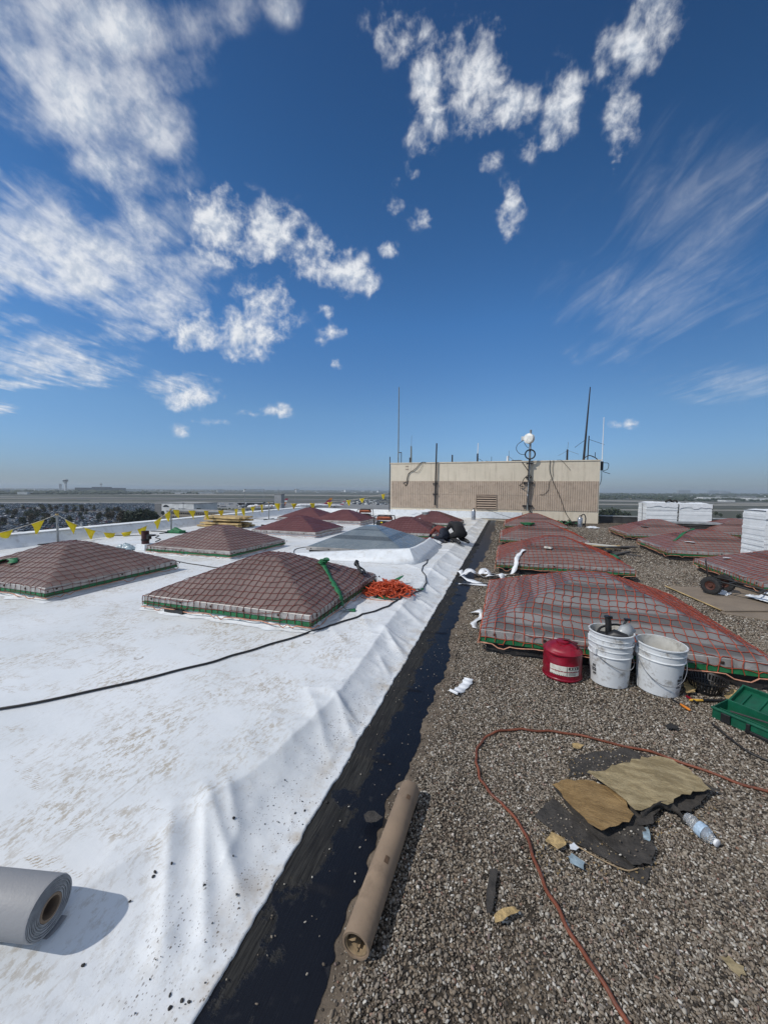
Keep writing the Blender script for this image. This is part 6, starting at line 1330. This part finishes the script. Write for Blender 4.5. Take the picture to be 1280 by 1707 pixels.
for lab, a, b, y0, y1, m_ in (('pale warehouse among trees at the far left', 28, 47, 824, 819.8, m_farwhite), ('grey low warehouse at the left frame edge', -30, 14, 821, 816.4, m_fargrey), ('white low shed left of the office block', 60, 84, 818.5, 815.6, m_farwhite),
    ('white twin hangar across the runway', 363, 373, 821, 815.8, m_farwhite), ('white hangar with flat roof right of the twin hangar', 411, 437, 819.6, 815.6, m_farwhite), ('pale long shed below the twin hangar', 330, 356, 823, 820.6, m_farwhite), ('pale shed left of the long shed', 285, 310, 823.2, 820.6, m_farwhite),
    ('small white block by the white water tower', 494, 499, 821, 815, m_farwhite), ('pale hangar far behind the airliner tails', 578, 590, 820.2, 816.9, m_farwhite), ('white hangar just left of the penthouse', 633, 648, 821, 818.2, m_farwhite),
    ('long white warehouse at the right horizon', 1190, 1260, 832.8, 829.2, m_farwhite), ('pale warehouse behind the long white one', 1215, 1255, 830, 826.6, m_fargrey), ('white shed right of the long warehouse', 1262, 1305, 834.5, 830.4, m_farwhite),
    ('small white house below the long warehouse', 1212, 1222, 836.5, 833.8, m_farwhite), ('grey office tower faint on the right horizon', 1136, 1144, 823, 817.2, m_fargrey), ('paler office tower pair on the right horizon', 1190, 1200, 823, 817.8, m_fargrey),
    ('distant grey block right of the tower pair', 1206, 1212, 823.5, 819.3, m_fargrey), ('low tan depot beyond the green field', 1060, 1082, 828.5, 826.2, m_fartan)):
    block('warehouse', lab, a, b, y0, y1, 40, m_)
# service tower and low plant on the apron edge
block('service_tower', 'grey concrete tower in front of the airliner tail', 457, 470, 858, 824, 8, m_fargrey, cat='tower')
block('guard_hut', 'small pale hut with grey roof right of the flags', 394, 411, 862, 849, 6, m_fargrey, cat='hut')
# control towers
def control_tower(label, px, pybase, pytop, wpx):
    c = ground_at(px, pybase); dist = (c-EYE) @ fw; d = ray(px, pytop); h = (EYE+d*(dist/(d @ fw)))[2]-GZ; k = wpx/FPX*dist
    t = thing('control_tower', label, 'control tower', (c[0], c[1], GZ)); mb = MB(); mb.lathe([(k*.22, 0), (k*.20, h*.5), (k*.24, h*.72), (k*.46, h*.82)], 16); mb.build('shaft', m_farwhite, t, smooth=60)
    mb = MB(); mb.lathe([(k*.46, h*.82), (k*.5, h*.84), (k*.42, h*.93)], 16); mb.build('cab', m_farglass, t); mb = MB(); mb.lathe([(k*.46, h*.93), (k*.44, h*.965), (k*.12, h*.97), (k*.1, h), (0, h)], 16); mb.build('cab_roof', m_farwhite, t)
control_tower('tall flared airport control tower on the left horizon', 110.5, 819.2, 798.5, 8)
control_tower('small control tower rising above the dark terminal', 169.5, 817.8, 805.5, 4)
c = ground_at(421, 819); t = thing('water_tower', 'thin white water tower on the horizon above the apron', 'water tower', (c[0], c[1], GZ)); mb = MB(); mb.tube([(0, 0, 0), (0, 0, 42)], 1.6, 8); mb.build('stem', m_farwhite, t); mb = MB(); mb.lathe([(0, 40), (7, 44), (8, 48), (4, 52), (0, 53)], 14); mb.build('tank', m_farwhite, t, smooth=60)
# apron floodlight masts
lm = None
for i, (px, pyb, pyt) in enumerate(((409, 858, 815.5), (441, 856, 815), (464.5, 857, 815.5), (492.5, 855, 815.8), (306.5, 862, 838), (168, 850, 838))):
    c = ground_at(px, pyb); dist = (c-EYE) @ fw; d = ray(px, pyt); h = (EYE+d*(dist/(d @ fw)))[2]-GZ
    lab = ['leftmost tall grey light mast at the apron edge', 'second tall light mast from the left, dark boxes halfway up', 'light mast in front of the grey concrete tower', 'rightmost tall light mast, left of the white jumbo nose', 'short light mast beside the second flag post', 'small light mast among the parked cars'][i]
    t = thing('light_mast', lab, 'light mast', (c[0], c[1], GZ), facing(px), 'light masts around the apron')
    mb = MB(); mb.tube([(0, 0, 0), (0, 0, h)], [.34, .2], 8); mb.build('pole', m_fargrey, t)
    if i in (1, 2):
        mb = MB(); mb.box((-.9, 0, h*.44), (1.5, .8, 1.2)); mb.box((.9, 0, h*.44), (1.5, .8, 1.2)); mb.box((0, 0, h*.35), (1.2, .8, 3.2)); mb.build('lamp_box', m_fardark, t)
    else: mb = MB(); mb.box((0, 0, h-.3), (2.4, .5, .5)); mb.build('lamp_box', m_fardark, t)

# ------------------------------------------------------------------ airliners
m_fus = paving('airliner_white', (.72, .73, .74), .3); m_tailred = paving('tail_red', (.30, .02, .05), .3); m_tailor = paving('tail_orange', (.62, .24, .03), .3); m_engine = paving('engine_grey', (.10, .10, .11), .3); m_tailpink = paving('tail_pink', (.45, .12, .16), .3)
def airliner(label, pxn, pxt, pyg, length_m, tail_mats, nose_left=True, marks=None, depth_shift=0):
    a, b = ground_at(pxn, pyg), ground_at(pxt, pyg+depth_shift); L = np.hypot(*(b-a)[:2]); s = L/60.0
    t = thing('airliner', label, 'airliner', (a[0], a[1], GZ), math.atan2((b-a)[1], (b-a)[0]), 'airliners parked on the apron'); t.scale = (s, s, s); X = Matrix.Translation((0, 0, 5.2)) @ Matrix.Rotation(R(90), 4, 'Y')
    mb = MB(); mb.lathe([(0, 0), (1.2, .8), (2.2, 2.5), (2.9, 5.5), (3.1, 9), (3.1, 40), (2.6, 48), (1.5, 55), (.5, 59.5), (0, 60)], 18, X=X); mb.build('fuselage', m_fus, t, smooth=60)
    mb = MB(); mb.box((2.9, 0, 6.1), (.9, 3.2, .6)); mb.build('cockpit_window', m_farglass, t)
    mb = MB()
    for y in (3.06, -3.06): mb.box((26, y, 5.9), (36, .12, .35))
    mb.build('window_band', m_engine, t)
    for sd in (1, -1):
        mb = MB(); mb.add([(22, sd*2, 4.2), (33, sd*2, 4.2), (44, sd*29, 6.2), (40.5, sd*29, 6.2), (22, sd*2, 3.4), (33, sd*2, 3.6), (44, sd*29, 6.0), (40.5, sd*29, 6.0)], [(0,1,2,3),(7,6,5,4),(0,4,5,1),(1,5,6,2),(2,6,7,3),(3,7,4,0)]); mb.build('wing', m_fargrey, t)
        mb = MB(); mb.add([(53, sd*1, 6.2), (58.5, sd*1, 6.2), (61.5, sd*10.5, 7), (59.5, sd*10.5, 7), (53, sd*1, 5.9), (58.5, sd*1, 5.9), (61.5, sd*10.5, 6.9), (59.5, sd*10.5, 6.9)], [(0,1,2,3),(7,6,5,4),(0,4,5,1),(1,5,6,2),(2,6,7,3),(3,7,4,0)]); mb.build('tailplane', m_fargrey, t)
        for xx, yy in ((24, 10.5), (31, 19)):
            mb = MB(); mb.lathe([(0, 1), (1.1, 0), (1.35, 1), (1.3, 3.5), (.7, 5.2), (0, 5.6)], 12, X=Matrix.Translation((xx-2, sd*yy, 3.0)) @ Matrix.Rotation(R(90), 4, 'Y')); mb.build('engine', m_engine, t, smooth=60)
        mb = MB(); mb.tube([(30, sd*4.5, 3.6), (30, sd*4.5, 0)], .5, 6); mb.build('landing_gear', m_engine, t)
    mb = MB(); mb.tube([(7, 0, 3), (7, 0, 0)], .4, 6); mb.build('nose_gear', m_engine, t)
    prof = [(46.5, 7.6), (57.5, 7.0), (62.5, 18.5), (58.6, 18.5)]; mb = MB()
    for k, m_ in enumerate(tail_mats):
        f0, f1 = k/len(tail_mats), (k+1)/len(tail_mats); q = []
        for f in (f0, f1):
            q += [(prof[0][0]+(prof[3][0]-prof[0][0])*f, prof[0][1]+(prof[3][1]-prof[0][1])*f), (prof[1][0]+(prof[2][0]-prof[1][0])*f, prof[1][1]+(prof[2][1]-prof[1][1])*f)]
        vs = [(q[i][0], y, q[i][1]) for y in (-.25, .25) for i in (0, 1, 3, 2)]; mb.add(vs, [(0,1,2,3),(7,6,5,4),(0,4,5,1),(1,5,6,2),(2,6,7,3),(3,7,4,0)], k)
    mb.build('tail_fin', list(tail_mats), t)
    for (x, w_, m_) in marks or ():
        mb = MB(); mb.box((x, -3.1, 6.9), (w_, .14, 1.5)); mb.build('livery_mark', m_, t)
    return t
airliner('white airliner at the left with red and white tail and yellow lettering', 412, 478, 850.5, 62, (m_tailred, m_tailor, m_fus, m_tailred), marks=((13, 1.6, m_tailor), (16, 1.4, m_tailred), (19, 2.2, m_tailor), (38, 3, m_tailor)))
airliner('white jumbo airliner with orange and crimson tail in the middle', 494, 552, 847.5, 70, (m_tailred, m_tailred, m_tailor), marks=())
airliner('farthest white airliner with pink striped tail', 538, 574, 846.0, 62, (m_tailpink, m_fus, m_tailpink))
# apron ground vehicles, far and small
# ------------------------------------------------------------------ cars
paints = [('white', (.62, .63, .64)), ('silver', (.30, .31, .33)), ('black', (.014, .014, .016)), ('dark grey', (.06, .063, .068)), ('dark blue', (.02, .035, .085)), ('dark red', (.13, .015, .015)), ('tan', (.25, .2, .14))]
pm = [mat('car_paint_'+n.replace(' ', '_'), c, .3, .2, var=.04) for n, c in paints]; m_carglass = mat('car_glass', (.012, .014, .018), .12); m_tyre = m_rubber
def car_geo(van):
    mb = MB(); L, Wd = 4.6, 1.85; h = .95 if not van else 1.25; X = Matrix.Translation((0, 0, .28))
    prof = [(-L/2, .10), (-L/2, .62), (-L/2+.35, .70), (L/2-1.0, .72), (L/2-.12, .55), (L/2, .38), (L/2, .10)]
    n = len(prof); vs = [(x, y, z) for y in (-Wd/2, Wd/2) for x, z in prof]; mb.add(vs, [tuple(range(n)), tuple(range(2*n-1, n-1, -1))]+[(i, n+i, n+(i+1) % n, (i+1) % n) for i in range(n)], 0, X)
    a, b, c, d = (-L/2+.3, -L/2+.75, .35, 1.1) if not van else (-L/2+.05, -L/2+.2, .7, 1.35); zt = .70+(.52 if not van else .85); w1, w2 = Wd/2-.06, Wd/2-.22
    vs = [(a, -w1, .70), (d, -w1, .70), (d, w1, .70), (a, w1, .70), (b, -w2, zt), (c, -w2, zt), (c, w2, zt), (b, w2, zt)]
    mb.add(vs, [(0,1,5,4),(1,2,6,5),(2,3,7,6),(3,0,4,7)], 1, X); mb.add([(p[0], p[1], p[2]+.01) for p in vs[4:]], [(0,1,2,3)], 0, X)
    for x in (-1.35, 1.4):
        for y in (-Wd/2, Wd/2): mb.lathe([(0, -.1), (.33, -.1), (.33, .1), (0, .1)], 8, 2, Matrix.Translation((x, y, .33)) @ Matrix.Rotation(R(90), 4, 'X'))
    return mb
geo = [car_geo(False), car_geo(True)]; cmesh = {}
for v in (0, 1):
    for k, (n_, _) in enumerate(paints): cmesh[v, k] = geo[v].mesh('parked_car', [pm[k], m_carglass, m_tyre])
r = np.random.default_rng(21); cand = []
# the lot is laid out in double rows along its own axis
lot_c = at(60, 862, GZ); la = math.atan2((at(300, 850, GZ)-at(-40, 850, GZ))[1], (at(300, 850, GZ)-at(-40, 850, GZ))[0])+.10; ca, sa_ = math.cos(la), math.sin(la)
for iv in range(-14, 34):
    for side in (0, 1):
        yy = iv*17.5+side*5.6
        for iu in range(-120, 120):
            xx = iu*2.75
            if r.random() < .22 or (iu % 40) in (0, 1): continue
            p = np.array([lot_c[0]+ca*xx-sa_*yy, lot_c[1]+sa_*xx+ca*yy, GZ+.25]); px, py, z = proj(p)
            if z < 50 or not (-35 < px < 300) or not (840 < py < 893-.10*px): continue
            if px > 258: continue
            if fbm(np.array(xx*.012), np.array(yy*.012), 91, 2) > .70: continue
            cand.append((z, p, la+math.pi/2+(math.pi if r.random() < .5 else 0)+r.uniform(-.03, .03), int(r.choice(7, p=[.24, .22, .22, .14, .08, .06, .04])), int(r.random() < .35)))
cand.sort(key=lambda q: q[0])
for z, p, a, k, v in cand[:300]:
    o = bpy.data.objects.new('parked_car', cmesh[v, k]); COL.objects.link(o); o.location = p; o.rotation_euler = (0, 0, a)
    tag(o, f'{paints[k][0]} {"van" if v else "car"} parked in the near rows of the airport car park', 'car', 'cars parked in the airport car park')
if len(cand) > 300:
    vs = []; fs = []; ms = []
    far_m = pm+[m_carglass, m_tyre]; V_ = []; F_ = []; M_ = []
    for z, p, a, k, v in cand[300:]:
        b = len(V_); c_, s_ = math.cos(a), math.sin(a); g = geo[v]
        keep = [i for i, m in enumerate(g.m) if m < 2]
        used = sorted({q for i in keep for q in g.f[i]}); mp = {q: b+i for i, q in enumerate(used)}
        V_ += [(p[0]+c_*g.v[q][0]-s_*g.v[q][1], p[1]+s_*g.v[q][0]+c_*g.v[q][1], p[2]+g.v[q][2]) for q in used]
        for i in keep: F_.append(tuple(mp[q] for q in g.f[i])); M_.append(k if g.m[i] == 0 else 7)
    me = bpy.data.meshes.new('far_cars'); me.from_pydata(V_, [], F_); [me.materials.append(q) for q in far_m]; me.polygons.foreach_set('material_index', M_); me.update()
    o = bpy.data.objects.new('far_parked_cars', me); COL.objects.link(o); tag(o, 'distant rows of parked cars filling the rest of the airport car park', 'cars', None, 'stuff')
# small vehicles on the far apron
V_ = []; mb = MB()
for k in range(150):
    px, py = r.uniform(575, 646), r.uniform(833, 842)
    if k > 90: px, py = r.uniform(330, 470), r.uniform(839, 846)
    p = ground_at(px, py); mb.box((p[0], p[1], GZ+1.2), (r.uniform(3, 9), 2.4, r.uniform(1.4, 3)), int(r.integers(0, 3)), rz=r.uniform(0, 3))
o = mb.build('apron_vehicles', [m_farwhite, m_fardark, m_fargrey]); tag(o, 'tiny service vehicles scattered over the distant apron', 'vehicles', None, 'stuff')

# ------------------------------------------------------------------ trees
def leaf_mat(name, c):
    t = NT(name); oi = t.new('ShaderNodeObjectInfo'); n = t.noise(.35, 5, .6); t.base(t.mix(t.rng(n, .35, .65), tuple(x*.6 for x in c), tuple(x*1.35 for x in c))); t.rough(.8); return t.m
m_leafA = leaf_mat('leaf_dark', (.030, .044, .022)); m_leafB = leaf_mat('leaf_olive', (.050, .060, .028)); m_leafC = leaf_mat('leaf_brown', (.060, .048, .030)); m_bark = mat('bark', (.05, .04, .03), .9)
def crown_mesh(seed, m, n=420, rx=3.6, rz=4.4, cz=6.0):
    r = np.random.default_rng(seed); lob = [(r.uniform(-.5, .5)*rx, r.uniform(-.5, .5)*rx, cz+r.uniform(-.5, .55)*rz, r.uniform(.38, .62)) for _ in range(9)]; V = []; F = []
    for k in range(n):
        x, y, z, s = lob[k % 9]; d = r.normal(size=3); d /= np.linalg.norm(d); d *= r.uniform(.75, 1.05); c = np.array([x+d[0]*s*rx, y+d[1]*s*rx, z+d[2]*s*rz]); u = r.normal(size=3); u /= np.linalg.norm(u); w = np.cross(u, r.normal(size=3)); w /= np.linalg.norm(w); q = r.uniform(.35, .8); b = len(V)
        V += [c+u*q, c+w*q*.8, c-u*q, c-w*q*.8+np.array([0, 0, .2])]; F.append((b, b+1, b+2, b+3))
    me = bpy.data.meshes.new('crown'); me.from_pydata([tuple(v) for v in V], [], F); me.materials.append(m); me.update(); return me
def trunk_mesh():
    mb = MB(); mb.tube([(0, 0, -.1), (.1, 0, 2.2), (.0, .1, 4.5), (.1, .1, 7)], [.32, .24, .18, .08], 7)
    for a in (0, 2.1, 4.2): mb.tube([(0, 0, 3), (1.2*math.cos(a), 1.2*math.sin(a), 5), (2*math.cos(a), 2*math.sin(a), 6.4)], [.14, .1, .05], 5)
    return mb.mesh('trunk', m_bark)
tk = trunk_mesh(); crowns = [crown_mesh(s, m) for s, m in ((1, m_leafA), (2, m_leafA), (3, m_leafB), (4, m_leafC))]
def tree(px, py, hpx, ci, label, group):
    c = ground_at(px, py); dist = (c-EYE) @ fw; s = hpx/FPX*dist/10.5; t = thing('tree', label, 'tree', (c[0], c[1], GZ), r.uniform(0, 6), group); t.scale = (s, s, s)
    for nme, me in (('trunk', tk), ('crown', crowns[ci])): o = bpy.data.objects.new(nme, me); COL.objects.link(o); o.parent = t
for px, py, h, ci in ((209, 886, 36, 3), (221, 888, 40, 0), (231, 886, 38, 1), (240, 887, 42, 0), (249, 886, 39, 1), (256, 884, 34, 0), (214, 890, 34, 0)): tree(px, py, h, ci, 'dark tree in the tight clump left of the beige building', 'dark trees beside the beige building')
for px, py, h, ci in ((272, 861, 10, 0), (301, 861, 11, 1), (314, 861, 12, 0), (331, 862, 16, 0), (338, 862, 14, 1), (290, 862, 8, 1), (356, 853, 6, 0), (372, 853, 6, 1)): tree(px, py, h, ci, 'small dark tree in front of the white hangar', 'trees before the white hangar')
for k in range(84):
    px = r.uniform(-20, 205); py = r.uniform(848, 888-.1*px); tree(px, py, r.uniform(7, 13)*(.55+(py-838)/48), int(r.choice([2, 3, 3, 0])), 'small olive tree standing between the rows of parked cars', 'trees in the airport car park')
for px, py, h, ci in ((68, 847, 8, 0), (83, 848, 9, 0), (101, 846, 7, 1), (124, 846, 6, 1), (5, 848, 8, 2), (150, 846, 5, 0)): tree(px, py, h, ci, 'dark tree along the far edge of the car park', 'trees at the car park edge')
for px, py, h, ci in ((1006, 872, 24, 0), (1016, 871, 26, 1), (1026, 870, 24, 0), (1037, 871, 20, 1), (1046, 870, 17, 0), (1000, 874, 27, 1)): tree(px, py, h, ci, 'round dark tree beyond the roof edge right of the penthouse', 'trees right of the penthouse')
for px, py, h, ci in ((1246, 866, 16, 0), (1231, 868, 12, 1), (1192, 861, 9, 2), (1200, 863, 8, 0)): tree(px, py, h, ci, 'dark tree seen between the foam stacks', 'trees between the foam stacks')
def belt(name, label, specs, seed, m):
    r = np.random.default_rng(seed); V = []; F = []
    ico = bpy.data.meshes.new('tmp'); bm = bmesh.new(); bmesh.ops.create_icosphere(bm, subdivisions=1, radius=1); iv = [np.array(v.co) for v in bm.verts]; fi = [tuple(v.index for v in f.verts) for f in bm.faces]; bm.free(); bpy.data.meshes.remove(ico)
    for px0, px1, py, dpy, n, hp in specs:
        for k in range(n):
            px = r.uniform(px0, px1); p = ground_at(px, py+r.uniform(0, dpy)); dist = (p-EYE) @ fw; h = hp/FPX*dist*r.uniform(.5, 1.1); w = h*r.uniform(.7, 1.6); b = len(V)
            for v in iv: q = v*(1+.35*r.normal()*.6); V.append((p[0]+q[0]*w, p[1]+q[1]*w, GZ+h*.45+q[2]*h*.55))
            F += [tuple(b+i for i in f) for f in fi]
    o = np_mesh(name, np.array(V), np.array(F), m, None, smooth=False); return tag(o, label, 'trees', None, 'stuff')
belt('treeline', 'far blue green belt of trees across the runway on the left', [(-60, 250, 821.5, 2.5, 420, 3.2), (20, 215, 820.5, 3, 260, 4.2), (215, 330, 822, 1.6, 110, 2.4), (-80, 700, 818.0, 1.0, 420, 1.3)], 31, m_leafA)
belt('woodland', 'far woods along the right horizon', [(1000, 1400, 825.5, 6.5, 620, 3.4), (1020, 1300, 823, 2.5, 320, 1.8), (1090, 1400, 832, 4, 160, 3.4), (900, 1040, 822.5, 2, 80, 1.6)], 33, m_leafA)
belt('scrub', 'scrub along the airfield fence beyond the car park', [(-30, 170, 843, 2.2, 90, 2.2), (330, 430, 848.5, 2, 60, 2.6)], 35, m_leafB)
# distant town: pale specks along the horizon
mb = MB()
for k in range(420):
    px = r.uniform(-60, 660) if k < 260 else r.uniform(1000, 1350); py = (817.2-.0+px*.0078-4.5)+r.uniform(1.2, 4.6) if k < 260 else r.uniform(824.5, 832)
    p = ground_at(px, py)
    if not np.isfinite(p).all() or np.hypot(p[0], p[1]) > 14000 or (p-EYE) @ fw < 0: continue
    dist = (p-EYE) @ fw; w = r.uniform(1, 7)/FPX*dist; h = r.uniform(.4, 1.3)/FPX*dist; mb.box((p[0], p[1], GZ+h/2), (w, w*.6, h), int(r.integers(0, 3)), rz=facing(px)+r.uniform(-.3, .3))
tag(mb.build('distant_town', [m_farwhite, m_fargrey, m_farbeige]), 'pale specks of the far town and airport sheds along the horizon', 'town', None, 'stuff')
# ------------------------------------------------------------------ haze
hz = NT('haze_air'); hz.n.remove(hz.b); pv = hz.new('ShaderNodeVolumePrincipled'); pv.inputs['Color'].default_value = (.86, .95, 1.0, 1); pv.inputs['Density'].default_value = .00010; pv.inputs['Anisotropy'].default_value = .2
hz.l.new(pv.outputs[0], hz.n['Material Output'].inputs['Volume'])
mb = MB(); mb.box((0, 0, (GZ-1+70)/2), (32000, 32000, 70-(GZ-1))); tag(mb.build('haze', hz.m), kind='stuff')
